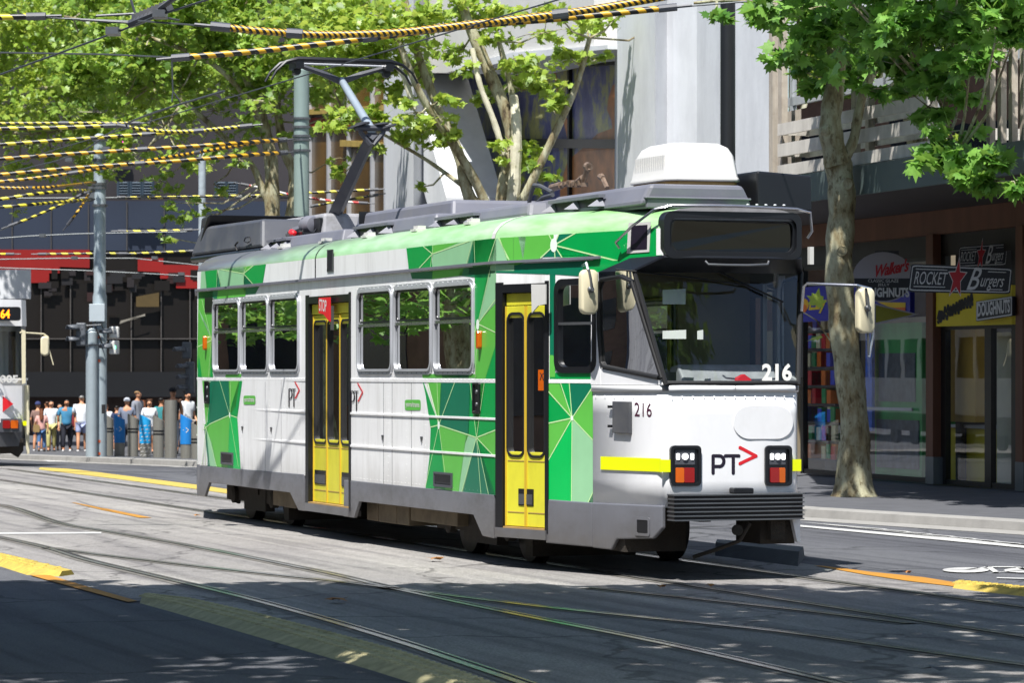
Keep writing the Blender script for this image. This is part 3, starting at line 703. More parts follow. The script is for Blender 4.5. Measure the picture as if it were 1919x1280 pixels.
# band between last window pair and door
for k, p in [(2, [(1440, 440), (1500, 440), (1440, 1110), (1400, 1110)])]: film(C3, p, k, z0=1.815, z1=Z_GUT - .02, s0=W6[5][1], s1=W6[4][0])
film(C3, [(1380, 1085), (1700, 1085), (1700, 1115), (1385, 1115)], 2, 1.815, 1.86); film(C3, [(1500, 1085), (1660, 1085), (1660, 1115), (1500, 1115)], 4, 1.815, 1.86)
for k, p in [(4, [(1300, 440), (1450, 430), (1440, 520), (1320, 520)]), (2, [(1440, 430), (1640, 420), (1620, 500), (1440, 520)]), (4, [(1630, 420), (1800, 400), (1790, 520), (1600, 500)])]: film(C3, p, k, z0=WZ1, z1=Z_GUT - .02)
rg = dict(z0=1.815, z1=Z_GUT - .02, s0=FD[1], s1=W6[5][0] + .012)
for k, p in [(0, [(1690, 400), (1800, 400), (1715, 800), (1690, 800)]), (3, [(1790, 400), (1860, 400), (1850, 640), (1715, 790)]), (2, [(1715, 790), (1860, 640), (1860, 860)]), (2, [(1690, 780), (1715, 790), (1860, 850), (1760, 1120), (1690, 1120)]), (0, [(1860, 850), (1870, 1120), (1755, 1120)]), (0, [(1680, 850), (1706, 1120), (1680, 1120)])]: film(C3, p, k, **rg)
for p in [[(1716, 790), (1800, 420)], [(1716, 790), (1850, 620)], [(1716, 790), (1850, 850)], [(1716, 790), (1700, 1120)], [(1716, 790), (1690, 860)]]: fline(C3, p, .012, **rg)
node(C3, 1716, 795, .045)
# letterboard: rear
lb = dict(z0=Z_GUT + .018, z1=Z_LB)
for k, p in [(3, [(100, 760), (140, 760), (160, 980), (90, 980)]), (0, [(135, 740), (275, 740), (270, 980), (155, 980)]), (4, [(270, 760), (310, 930), (300, 980), (262, 980)]), (3, [(275, 740), (550, 700), (548, 960), (300, 980)]), (2, [(275, 750), (560, 690), (548, 805)]), (2, [(560, 690), (680, 690), (552, 808)]), (0, [(660, 690), (790, 660), (745, 930), (548, 960), (552, 808)]), (4, [(552, 810), (640, 900), (640, 960), (548, 960)])]: film(C8, p, k, s1=SE - .5, **lb)
for p in [[(548, 805), (275, 755)], [(548, 805), (590, 700)], [(548, 805), (680, 695)], [(548, 805), (650, 920)], [(548, 805), (545, 950)], [(270, 760), (310, 950)], [(270, 740), (262, 970)]]: fline(C8, p, .012, **lb)
# letterboard: front
for k, p in [(0, [(1283, 300), (1440, 280), (1440, 460), (1300, 460)]), (2, [(1365, 300), (1700, 260), (1445, 370)]), (3, [(1445, 370), (1695, 260), (1650, 450), (1440, 460)]), (4, [(1640, 460), (1692, 280), (1705, 460)]), (0, [(1692, 250), (1830, 240), (1800, 450), (1700, 450)]), (3, [(1830, 240), (1930, 230), (1930, 450), (1800, 450)])]: film(C3, p, k, **lb)
for p in [[(1443, 370), (1360, 300)], [(1443, 370), (1360, 460)], [(1443, 370), (1450, 280)], [(1443, 370), (1700, 280)], [(1443, 370), (1430, 460)], [(1692, 260), (1700, 460)], [(1830, 240), (1895, 400)], [(1692, 260), (1640, 460)]]: fline(C3, p, .012, **lb)
lc = dict(z0=Z_GUT - .03, z1=Z_LB, s0=.012)
for k, p in [(0, [(-40, 500), (95, 500), (65, 700), (-40, 700)]), (3, [(95, 490), (160, 690), (40, 700)]), (2, [(90, 490), (400, 480), (403, 580), (330, 650), (160, 700)]), (3, [(200, 490), (255, 490), (235, 660)]), (4, [(405, 580), (440, 500), (540, 500)]), (0, [(405, 580), (530, 495), (960, 450), (960, 700), (700, 690), (660, 640)]), (4, [(405, 580), (330, 645), (660, 640)]), (1, [(405, 580), (760, 660), (440, 645)])]: film(C5, p, k, **lc)
for p in [[(405, 580), (530, 508)], [(405, 580), (800, 678)], [(405, 580), (450, 650)], [(405, 580), (330, 650)], [(405, 580), (375, 520)], [(405, 580), (435, 510)], [(95, 530), (160, 660)], [(95, 530), (40, 690)], [(405, 580), (410, 650)]]: fline(C5, p, .014, **lc)
node(C5, 403, 580, .055)
# green above the front door and round the cab window
ld = dict(z0=1.815, z1=Z_GUT - .02)
film(C5, [(-60, 680), (700, 640), (700, 760), (420, 740), (100, 730), (-60, 740)], 4, z0=2.73, z1=Z_GUT - .02, s0=CABS)
film(C5, [(60, 660), (300, 660), (260, 720), (60, 720)], 3, z0=2.73, z1=Z_GUT - .02, s0=FD[1] - .3, off=.004)
film(C5, [(560, 640), (730, 640), (700, 800), (600, 800)], 0, z0=2.7, z1=Z_GUT - .02, s0=CABS, off=.0045)
film(C5, [(380, 740), (440, 740), (440, 1300), (380, 1300)], 4, s0=CW[1], s1=FD[0], **ld)
film(C5, [(380, 1180), (400, 1180), (440, 1300), (380, 1300)], 2, s0=CW[1], s1=FD[0], off=.005, **ld)
film(C5, [(380, 1250), (640, 1250), (640, 1320), (380, 1320)], 0, 1.815, 1.875, s0=CABS, s1=FD[0])
mb.build('green_livery', GM, TR, fix=False)
mb = MB()
for s0_, s1_, k in ((CABS, FD[0], 1), (FD[1], FD[1] + .55, 2), (FD[1] + .55, FD[1] + 1.2, 0), (SE - TL - .9, SE - TL, 2)):
    for a_, b_ in ((s0_, min(s1_, TL)), (max(s0_, TL), s1_)):
        if b_ > a_: mb.add([opp(a_, Z_WB, .003), opp(b_, Z_WB, .003), opp(b_, 1.8, .003), opp(a_, 1.8, .003)], [(0, 1, 2, 3)], k); mb.add([opp(a_, Z_GUT, .003), opp(b_, Z_GUT, .003), opp(b_, Z_LB, .003), opp(a_, Z_LB, .003)], [(0, 1, 2, 3)], k)
mb.build('green_livery', GM, TR, fix=False)
# film hanging below the gutter at the cab corner
mb = MB(); tri = [(.03, 2.93), (.55, 2.93), (CABS, 2.93), (CABS, 2.79), (.75, 2.83), (.45, 2.90)]
mb.prism(tri, SM, -.02, .004); mb.build('cab_corner_film', M['g_bright'], TR)

# ------------------------------------------------------------------ lettering and small fittings
def logo(fn, C, pts_p, pts_t, arrow, w, off, wa=None):
    mb = MB()
    for s_ in pts_p + pts_t: stroke(mb, [C(*p) for p in s_], w, fn, off, m=0)
    stroke(mb, [C(*p) for p in arrow], wa or w, fn, off, m=1)
    return mb
arc = lambda cx, cy, rx, ry, a0, a1, n=8: [(cx + rx * math.cos(math.radians(a0 + (a1 - a0) * i / n)), cy + ry * math.sin(math.radians(a0 + (a1 - a0) * i / n))) for i in range(n + 1)]
m_ = logo(FP, C6, [[(1268, 660), (1268, 566), (1300, 566)] + arc(1303, 595, 24, 29, -90, 90) + [(1268, 624)]], [[(1335, 566), (1408, 566)], [(1378, 566), (1378, 660)]], [(1415, 521), (1502, 567), (1415, 608)], 6.3, .006)
m_.build('front_logo', [M['ink'], M['redpaint']], TR, fix=False)
for dx, dy, sc_ in ((0, 0, 1), (372, 12, 1.12)):
    f_ = lambda x, y: C4(584 + dx + (x - 584) * sc_, 90 + dy + (y - 90) * sc_)
    m_ = logo(SZf, f_, [[(584, 198), (584, 95), (592, 93)] + arc(592, 122, 10, 28, -90, 90) + [(585, 150)]], [[(602, 95), (622, 95)], [(613, 95), (613, 198)]], [(620, 52), (646, 98), (622, 148)], 2.0, .004)
    m_.build('side_logo', [M['ink'], M['redpaint']], TR, fix=False)
for r, tq in (((310, 133, 381, 187), ((315, 178), (376, 180), (376, 140), (315, 140))), ((1278, 158, 1372, 221), ((1284, 208), (1366, 212), (1366, 172), (1284, 168)))):
    mb = MB(); q = [sz(*C4(x, y)) for x, y in rrect(r[0], r[2], r[1], r[3], 10)]
    mb.add([SM(s, z, .004) for s, z in q], [tuple(range(len(q)))], 0)
    put_text(mb, 'yarra/trams', tuple(C4(*p) for p in tq), SZf, .003, m=1, bold=.02); mb.build('operator_badge', [M['g_light'], M['acwhite']], TR, fix=False)
mb = MB(); put_text(mb, '216', tuple(C6(*p) for p in ((844, 350), (938, 354), (938, 278), (844, 274))), lambda u, v, o: SZ(u, v, .007), 0, bold=.0); mb.build('fleet_number', M['maroon'], TR, fix=False)
mb = MB()
z0, z1 = .985, 1.105
mb.box(.03, .92, z0, z1, .0155, .0175, fn=SM); 
def FPf(u, v, o): return FP(u, v, o)
mb.prism([(1236, 861.5), (1256, 862), (1256, 885), (1236, 885)], FPf, .004, .018); mb.prism([(1483, 861), (1500, 861), (1500, 883), (1483, 883)], FPf, .004, .018)
mb.each('reflective_stripe', M['lum'], TR)
# hatch
mb = MB(); q = [sz(*C6(*p)) for p in [(738, 268), (830, 270), (830, 446), (738, 440)]]; mb.prism(q, SM, .0, .04); h = mb.build('side_hatch', M['dgrey'], TR, bevel=.006)
mb = MB()
for y in (298, 404): s, z = sz(*C6(730, y)); mb.box(s - .01, s + .04, z - .012, z + .012, .02, .045, fn=SM)
mb.build('hinge', M['black'], h)
# oval plate
mb = MB(); mb.prism(rrect(1373, 1486, 760, 824, 31, 8), FPf, .0, .013); mb.build('oval_plate', M['white_front'], TR, bevel=.006, smooth=True)
# headlights
for x0, x1 in ((1255, 1312), (1432, 1482)):
    mb = MB(); po = rrect(x0, x1, 835, 911, 8); pi = rrect(x0 + 5, x1 - 5, 841, 906, 5)
    mb.ring(po, pi, FPf, -.03, .03); mb.prism(rrect(x0 + 4, x1 - 4, 840, 907, 5), FPf, -.05, .010); hl = mb.build('headlight', M['black'], TR, smooth=True)
    u0, u1 = x0 + 9, x1 - 11; k = (u1 - u0)
    mb = MB(); mb.prism([(u0, 843), (u1, 843), (u1, 871), (u0, 871)], FPf, .0, .014, m=0); mb.build('lamp_panel', M['dgrey'], hl)
    c = FP((u0 + u1) / 2, 856, .010); mb = MB(); mb.lathe([(.028, 0), (.028, .018), (.018, .024)], c, axis=(-1, 0, 0), n=16); mb.build('lamp', M['lamp'], hl, smooth=True)
    for du in (-.36, .36): mb = MB(); p_ = (u0 + u1) / 2 + du * k; mb.prism(rrect(p_ - 3, p_ + 3, 850, 862, 2), FPf, .012, .022); mb.build('lamp', M['lamp'], hl)
    mid = (u0 + u1) / 2 + (-2 if x0 < 1300 else 3)
    l_, r_ = (M['orange'], M['red']) if x0 < 1300 else (M['red'], M['orange'])
    mb = MB(); mb.prism(rrect(u0 + 1, mid, 877, 905, 2), FPf, .0, .024); mb.build('tail_lens', l_, hl, bevel=.003)
    mb = MB(); mb.prism(rrect(mid, u1 - 1, 877, 905, 2), FPf, .0, .024); mb.build('tail_lens', r_, hl, bevel=.003)
# bumper
mb = MB()
def bz(w): return -.17 - .03 * (1 - (w / .7) ** 2)
nseg = 10; ws_ = [-.635 + 1.27 * i / nseg for i in range(nseg + 1)]
for k in range(7):
    z = .556 + k * .0375
    vs = []
    for w in ws_:
        b0 = bz(w); vs += [(b0, w, z - .006), (b0, w, z + .006), (.0, w, z + .006), (.0, w, z - .006)]
    mb.add(vs, [(i * 4 + a, i * 4 + (a + 1) % 4, i * 4 + 4 + (a + 1) % 4, i * 4 + 4 + a) for i in range(nseg) for a in range(4)] + [(0, 1, 2, 3), tuple(nseg * 4 + a for a in (3, 2, 1, 0))])
bp = mb.build('bumper', M['steel'], TR)
mb = MB(); vs = []
for w in ws_: b0 = bz(w) + .025; vs += [(b0, w * .99, .558), (b0, w * .99, .778), (.0, w * .99, .778), (.0, w * .99, .558)]
mb.add(vs, [(i * 4 + a, i * 4 + (a + 1) % 4, i * 4 + 4 + (a + 1) % 4, i * 4 + 4 + a) for i in range(nseg) for a in range(4)] + [(0, 1, 2, 3), tuple(nseg * 4 + a for a in (3, 2, 1, 0))]); mb.build('bumper_core', mat('bumper_rubber', '2C2626', .6, var=.2), bp)
mb = MB(); mb.prism(rrect(1366, 1403, 914, 925, 3), FPf, .0, .12); mb.build('coupler_cover', M['black'], TR, bevel=.01)
# side lamps, vents, door buttons
for px, py in ((387.5, 643), (902, 637)):
    s, z = sz(px, py); mb = MB(); mb.prism(rrect(s - .03, s + .03, z - .09, z + .09, .028), SM, .0, .05); mb.build('side_marker', M['orange'], TR, bevel=.01)
for x0, y0, x1, y1 in ((385, 714, 393.5, 757), (888, 717, 901, 776)):
    s1, z1 = sz(x0, y0); s0, z0 = sz(x1, y1); mb = MB(); mb.ring(rrect(s0, s1, z0, z1, .02), rrect(s0 + .02, s1 - .02, z0 + .02, z1 - .02, .01), SM, 0, .02); mb.box(s0 + .02, s1 - .02, z0 + .02, z1 - .02, .001, .006, fn=SM); d_ = mb.build('side_light_cluster', M['black'], TR)
    mb = MB()
    for k in (.3, .7): mb.lathe([(.022, 0), (.018, .012)], SM((s0 + s1) / 2, z0 + (z1 - z0) * k, .006), axis=(0, 1, 0), n=12)
    mb.build('lens', M['steel'], d_)
for x0, y0, x1, y1 in ((416, 847, 438, 876), (815, 884, 849, 919)):
    s1, z1 = sz(x0, y0); s0, z0 = sz(x1, y1 - 4); mb = MB(); mb.ring([(s0, z0), (s1, z0), (s1, z1), (s0, z1)], [(s0 + .025, z0 + .025), (s1 - .025, z0 + .025), (s1 - .025, z1 - .02), (s0 + .025, z1 - .02)], SM, 0, .02, m=0)
    mb.box(s0 + .02, s1 - .02, z0 + .02, z1 - .015, .001, .005, fn=SM, m=1)
    for k in range(6): z = z0 + .035 + (z1 - z0 - .06) * k / 6; mb.add([SM(s0 + .03, z, .006), SM(s1 - .03, z, .006), SM(s1 - .03, z + .018, .018), SM(s0 + .03, z + .018, .018)], [(0, 1, 2, 3)], 0)
    mb.build('side_vent', [M['dgrey'], M['black']], TR, fix=False)
mb = MB(); s1, z1 = sz(385, 558); s0, z0 = sz(400, 585); mb.prism(rrect(s0, s1, z0, z1, .03), SM, .0, .012); mb.build('side_indicator', M['black'], TR)
mb = MB()
for x, y in ((455, 803), (509, 805), (718, 820), (791, 823)):
    s, z = sz(x, y); mb.add([SM(s - .03, z + .02, .012), SM(s + .03, z + .02, .012), SM(s + .012, z - .03, .012), SM(s - .012, z - .03, .012)], [(0, 1, 2, 3)]); mb.box(s - .03, s + .03, z + .015, z + .025, 0, .012, fn=SM)
mb.build('jacking_mark', M['steel'], TR)
for x0, y0, x1, y1 in ((1179, 417, 1221, 475), (614, 468, 626, 510)):
    mb = MB(); f_ = lambda u, v, o: SZ(u, v, .006 + o)
    mb.prism([(x0, y0), (x1, y0 - 2), (x1 - 3, y1 - 3), (x0 - 3, y1)] if x0 > 1000 else [(x0, y0), (x1, y0 - 1), (x1, y1 - 1), (x0, y1)], f_, 0, .003); mk = mb.build('marker_plate', M['acwhite'] if x0 > 1000 else M['steel'], TR)
    d = 6 if x0 > 1000 else 2; mb = MB(); mb.prism([(x0 + d, y0 + d), (x1 - d, y0 + d - 2), (x1 - d - 1, y1 - d - 2), (x0 + d - 2, y1 - d)], f_, .003, .005); mb.build('marker_face', M['ink'], mk)

# ------------------------------------------------------------------ mirrors
def mirror(c, ax, arm, name='mirror'):
    mb = MB(); mb.tube(arm, .014, 8); a = mb.build(name, M['chrome'], TR, smooth=True)
    fn = lambda u, v, o: (c[0] - o, c[1] + u, c[2] + v)
    mb = MB(); 
    P_ = [(rrect(-.085 * k, .085 * k, -.205 * k2, .205 * k2, .06 * k), o) for k, k2, o in ((.8, .92, .045), (.95, .99, .035), (1, 1, .01), (1, 1, -.03))]
    n = len(P_[0][0]); vs = [fn(u, v, o) for p, o in P_ for u, v in p]
    mb.add(vs, [(k * n + i, k * n + (i + 1) % n, (k + 1) * n + (i + 1) % n, (k + 1) * n + i) for k in range(3) for i in range(n)] + [tuple(range(n)), tuple(range(3 * n, 4 * n))]); mb.build('mirror_shell', M['cream'], a, smooth=True, angle=50)
    mb = MB(); mb.lathe([(.03, 0), (.03, .03), (.015, .04), (.015, .06)], fn(0, .02, .04), axis=(-1, 0, 0), n=12); mb.tube([fn(0, .02, .08), fn(.01, .12, .08), fn(.02, .2, .06), arm[-1]], .012, 6); mb.build('mirror_bracket', M['steel'], a, smooth=True)
    return a
c1 = SP(1103, 547, .22); mirror(c1, 0, [SM(CABS + .1, 2.83, .01), SM(CABS + .03, 2.86, .1), (c1[0], c1[1] + .02, c1[2] + .26), (c1[0] - .04, c1[1] + .02, c1[2] + .2)])
s_, t_ = wp(1621, -1.18); c2 = (s_, -1.18, zt(582, t_)); zA = zt(531, t_)
ra = mirror(c2, 0, [(.05, -.71, zA - .25), (.03, -.72, zA - .03), (.02, -.75, zA), (c2[0], -1.1, zA - .02), (c2[0], -1.24, zA - .05), (c2[0], -1.26, zA - .12), (c2[0], -1.26, c2[2] - .22), (c2[0], -1.22, c2[2] - .42)])
# ------------------------------------------------------------------ underside
def plan(mb, ins, s0, s1, z0, z1):
    ss_ = [s for s in (s0, TL, SE - TL, s1)]; po = [(s, Wf(s) - ins) for s in ss_] + [(s, -Wf(s) + ins) for s in ss_[::-1]]
    mb.prism(po, lambda u, v, o: (u, v, o), z0, z1)
mb = MB(); plan(mb, .12, .25, SE - .3, .62, .70); mb.box(5.6, SE - 5.6, -.35, .35, .35, .62); mb.build('underframe', M['under'], TR)
for c in (4.07, SE - 4.07):
    bg_ = MB(); bg_.box(c - 1.35, c + 1.35, .84, .96, .40, .58); bg_.box(c - 1.35, c + 1.35, -.96, -.84, .40, .58); bg_.box(c - .22, c + .22, -1, 1, .36, .6)
    bg_.box(c - .5, c + .5, .86, .98, .16, .46); bg_.box(c - 1.25, c - .45, .88, .97, .26, .44); bg_.box(c + .45, c + 1.25, .88, .97, .26, .44); bg_.box(c - 1.5, c - 1.3, -.1, .97, .10, .5); bg_.box(c + 1.3, c + 1.45, -.9, .95, .25, .5)
    for s in (c - .9, c + .9):
        bg_.lathe([(.11, 0), (.11, .08), (.06, .1)], (s, .94, .33), axis=(0, 1, 0), n=14)
        for q in (-.25, .25): bg_.tube([(s + q, .92, .34), (s + q, .92, .6)], .05, 8)
    bo = bg_.build('bogie', M['under'], TR)
    for s in (c - .9, c + .9):
        for sg in (1, -1):
            w = MB(); w.lathe([(.05, -.07), (.33, -.065), (.335, -.05), (.33, .03), (.36, .045), (.36, .06), (.05, .065)][::-1], (s, sg * .72, .345), axis=(0, -sg, 0), n=28); w.build('wheel', M['wheel'], bo, smooth=True)
mb = MB()
for x0, x1, y0, y1 in ((485, 550, 730, 800), (550, 622, 740, 812), (1048, 1115, 800, 888), (1118, 1225, 808, 905), (1228, 1300, 825, 915), (1310, 1590, 850, 920)):
    a, b_ = C4(x0, y0), C4(x1, y1); s1, t1 = wp(a[0], 1.1); s0, t0 = wp(b_[0], 1.1)
    mb.box(s0, s1, .5, 1.1, zt(b_[1], t0), .66)
mb.each('equipment_box', M['under2'], TR, bevel=.01)
mb = MB(); mb.box(-.05, .5, -.5, -.36, .36, .55); mb.tube([(-.12, -.12, .52), (-.05, -.05, .36), (.1, .1, .28), (.3, .25, .2)], .02, 6)
mb.lathe([(.05, 0), (.05, .03)], (-.1, .0, .46), axis=(-1, 0, 0), n=12); mb.box(.05, .6, -.64, -.3, .32, .55); mb.build('coupler', M['under'], TR)
mb = MB()
s, t_ = wp(450, .9); mb.tube([(s + .3, .95, .6), (s, .95, .55), (s - .15, .95, .35), (s - .1, .95, .22)], .03, 8); mb.build('hose', M['blackrub'], TR)
# ------------------------------------------------------------------ interior
mb = MB(); plan(mb, .1, .12, SE - .2, .80, .84); mb.build('cabin_floor', M['floor'], TR)
mb = MB(); plan(mb, .12, .5, SE - .2, 3.05, 3.08); mb.build('ceiling', M['int'], TR)
st0 = None
for s in np.arange(5.3, 13.4, .85):
    if RD[0] - .2 < s < RD[1] + .2: continue
    for w in (.8, -.8):
        q = MB(); q.box(-.02, .42, -.42, .42, 1.22, 1.32); q.box(-.06, .02, -.42, .42, 1.25, 1.85); q.box(.1, .3, -.3, .3, .84, 1.22)
        if st0 is None: st0 = q.build('passenger_seat', M['seat'], TR, bevel=.03); o = st0
        else: o = st0.copy(); col.objects.link(o); o.parent = TR
        o.location = (s, w, 0)
mb = MB()
for s, w in ((2.2, .3), (2.2, -.3), (FD[0] + .05, .7), (FD[1] + .1, .85), (RD[0] - .1, .9), (RD[1] + .1, .9), (6, .3), (8, -.3), (10.5, .3), (12.5, -.3)): mb.tube([(s, w, .84), (s, w, 3.05)], .02, 8)
mb.tube([(2.2, .35, 2.75), (13, .35, 2.75)], .018, 6); mb.tube([(2.2, -.35, 2.75), (13, -.35, 2.75)], .018, 6); mb.build('handrail', M['yellow'], TR, smooth=True)
mb = MB(); mb.box(1.75, 1.80, -.95, -.2, .84, 3.0); mb.box(1.75, 1.80, .45, .8, .84, 3.0); mb.box(1.75, 1.80, -.2, .45, .84, 1.9); mb.box(1.75, 1.8, -.2, .45, 2.6, 3.0); mb.build('cab_bulkhead', mat('cab_bulkhead_paint', '8C8264', .7, var=.1), TR)
mb = MB(); mb.prism([(.1, 1.60), (.1, 1.74), (.3, 1.80), (.45, 1.95), (.62, 1.93), (.75, 1.7), (.75, 1.2), (.1, 1.2)], lambda s, z, o: (s, o, z), -.6, .35); mb.prism([(.12, 1.2), (.12, 1.70), (.7, 1.72), (.7, 1.2)], lambda s, z, o: (s, o, z), .35, .62); mb.build('dashboard', M['lgrey'], TR, bevel=.02)
mb = MB(); mb.box(.16, .3, -.42, -.12, 1.755, 1.775); mb.prism([(-.3, 1.775), (-.15, 1.775), (-.16, 1.83), (-.22, 1.86), (-.28, 1.82)], lambda w, z, o: (.22 + o, w, z), 0, .08); mb.build('red_cushion', M['redpaint'], TR)
mb = MB(); mb.box(.3, .33, .42, .6, 1.74, 1.88); mb.build('ticket_box', M['black'], TR)
# ================================================================== roof equipment
ZR = 3.40
def rbox(name, px0, px1, ytop, w0, w1, m, zb=ZR, slant=.0, yr=None, bevel=.02, top_in=.06):
    """fairing: px0..px1 are photo columns of its near face at lateral offset w1; ytop its top row at px1"""
    s1, t1 = wp(px0, w1); s0, t0 = wp(px1, w1); z = zt(ytop, t0) if yr is None else (zt(ytop, t0) + zt(yr, t1)) / 2
    mb = MB()
    a = [(s0, w0, zb), (s1, w0, zb), (s1, w1, zb), (s0, w1, zb), (s0 + slant, w0 + top_in, z), (s1 - slant * .3, w0 + top_in, z), (s1 - slant * .3, w1 - top_in, z), (s0 + slant, w1 - top_in, z)]
    mb.add(a, [(0, 1, 2, 3), (4, 5, 6, 7), (0, 1, 5, 4), (1, 2, 6, 5), (2, 3, 7, 6), (3, 0, 4, 7)])
    o = mb.build(name, m, TR, bevel=bevel)
    return o, (s0, s1, z)
def vents(o, s0, s1, w, z0, z1, n=2):
    """dark louvre openings between triangular ribs on the near face"""
    mb = MB(); mb.box(s0, s1, w - .02, w + .006, z0, z1, m=0)
    for i in range(n + 1):
        s = s0 + (s1 - s0) * i / n; mb.add([(s - .09, w + .0, z0 - .01), (s + .09, w + .0, z0 - .01), (s, w + .0, z1 + .01), (s - .0, w + .14, z0 - .01)], [(0, 1, 3), (1, 2, 3), (0, 2, 3)], 1)
    mb.box(s0 - .05, s1 + .05, w - .02, w + .05, z1, z1 + .03, m=1)
    mb.build('louvre', [M['black'], M['mgrey']], o)
# rear head box hanging past the end
s0, t0 = wp(497, .75); s1 = SE + .12; zt_ = zt(408, t0); zb2 = zt(463, t0)
mb = MB(); mb.add([(s0, -.7, zb2), (s1 - .25, -.7, zb2), (s1 - .25, .8, zb2), (s0, .8, zb2), (s0 + .28, -.66, zt_), (s1 - .25, -.66, zt_), (s1 - .55, .72, zt_ + .02), (s0 + .28, .72, zt_)], [(0, 1, 2, 3), (4, 5, 6, 7), (0, 1, 5, 4), (1, 2, 6, 5), (2, 3, 7, 6), (3, 0, 4, 7)])
hb = mb.build('rear_head_box', M['dgrey'], TR, bevel=.04)
s1, t1 = wp(374, .66); zL = zt(407, t1)
mb = MB(); sE = s1 - .05
mb.add([(SE - .5, .78, zt(465, t1)), (SE + .1, .55, zt(465, t1)), (SE + .1, -.55, zt(465, t1)), (SE - .5, -.78, zt(465, t1)), (SE - .9, .74, zL), (SE + .12, .58, zL), (SE + .12, -.55, zL), (SE - .9, -.74, zL)], [(0, 1, 2, 3), (4, 5, 6, 7), (0, 1, 5, 4), (1, 2, 6, 5), (2, 3, 7, 6), (3, 0, 4, 7)])
mb.add([(SE - .4, .7, zt(466, t1)), (SE + .1, .52, zt(466, t1)), (SE + .1, -.5, zt(466, t1)), (SE - .4, -.7, zt(466, t1)), (SE - .4, .68, 3.0), (SE - .02, .45, 3.0), (SE - .02, -.45, 3.0), (SE - .4, -.68, 3.0)], [(0, 1, 2, 3), (4, 5, 6, 7), (0, 1, 5, 4), (1, 2, 6, 5), (2, 3, 7, 6), (3, 0, 4, 7)])
mb.box(s0, SE - .2, -.75, .82, ZR - .03, zb2 - .005)
mb.build('rear_head_shell', M['black'], TR, bevel=.03)
mb = MB(); a, b_ = wp(470, .8)[0], 3.68; mb.tube([(a + .25, .82, 3.56), (a + .15, .83, 3.6), (a - .02, .82, 3.6), (a - .05, .82, 3.55), (a + .05, .83, 3.53), (a + .25, .82, 3.56)], .008, 5)
mb.tube([(a + .6, .82, 3.45), (a + .65, .83, 3.52), (a + .55, .82, 3.56)], .012, 5); mb.build('latch', M['blackrub'], hb)
o, (a, b_, z) = rbox('battery_cover', 492, 602, 398, -.9, .25, M['lgrey'], slant=.1, bevel=.04)
mb = MB(); mb.box(a + .1, b_ - .55, .2, .235, ZR + .16, z - .06); mb.build('louvre', M['black'], o)
o, (a, b_, z) = rbox('roof_fairing', 500, 640, 428, .3, .85, M['mgrey'], slant=.1); vents(o, b_ - .9, b_ - .1, .85 - .03, ZR + .02, z - .05, 2)
o, (a, b_, z) = rbox('roof_fairing', 660, 846, 372, -.8, .45, M['mgrey'], slant=.15, bevel=.04)
mb = MB(); mb.box(b_ - .35, b_ - .33, -.8, .47, ZR, z + .01); mb.build('strap', M['black'], o)
o, (a, b_, z) = rbox('roof_fairing', 655, 812, 398, .4, .88, M['mgrey'], slant=.1, bevel=.03); vents(o, b_ - 1.5, b_ - .3, .87, ZR + .02, z - .07, 2)
o, (a, b_, z) = rbox('roof_fairing', 812, 990, 377, -.7, .88, M['mgrey'], slant=.12, bevel=.04); vents(o, b_ - 1.35, b_ - .2, .87, ZR + .02, z - .07, 2)
o, (a, b_, z) = rbox('roof_fairing', 1022, 1200, 343, -.40, .72, M['mgrey'], slant=.0, bevel=.04, top_in=.1); vents(o, b_ - 1.45, b_ - .2, .70, ZR + .04, z - .08, 2)
zf_ = z
o, _ = rbox('roof_fairing', 985, 1030, 372, -.3, .7, M['mgrey'], bevel=.02)
mb = MB(); p = lambda px, py, w=.6: (lambda st: (st[0], w, zt(py, st[1])))(wp(px, w))
mb.tube([p(990, 388), p(996, 360), p(1001, 347), p(1012, 348), p(1035, 360)], .022, 8); mb.tube([p(978, 392), p(1000, 386), p(1018, 370), p(1036, 365)], .022, 8); mb.build('power_cable', M['dgrey'], TR, smooth=True)
mb = MB(); mb.tube([p(1034, 352, .3), p(1052, 347, .3)], .038, 10); mb.tube([p(1050, 348, .3), p(1082, 341, .3)], .022, 8); mb.tube([p(1058, 344, .3), p(1078, 339, .3)], .014, 6); mb.tube([p(1080, 343, .3), p(1092, 332, .3)], .03, 8); mb.tube([p(1070, 346, .3), p(1090, 345, .3)], .02, 6); mb.tube([p(1092, 340, .3), p(1100, 314, .3)], .022, 8); mb.tube([p(1096, 342, .3), p(1104, 316, .3)], .012, 6)
for _ in range(14): q_ = p(1060 + 36 * RNG.random(), 340 + 7 * RNG.random(), .3); mb.box(q_[0] - .015, q_[0] + .02, q_[1] - .03, q_[1] + .03, q_[2] - .02, q_[2] + .02)
c = p(1102, 312, .3); mb.lathe([(.022, -.03), (.042, -.03), (.042, .03), (.022, .03), (.022, -.03)], c, axis=(1, 0, .2), n=12); mb.tube([p(1127, 328, .3), p(1138, 352, .3)], .025, 6); mb.tube([p(1124, 330, .3), p(1131, 334, .3)], .03, 6); mb.build('trolley_clamp', M['copper'], TR)
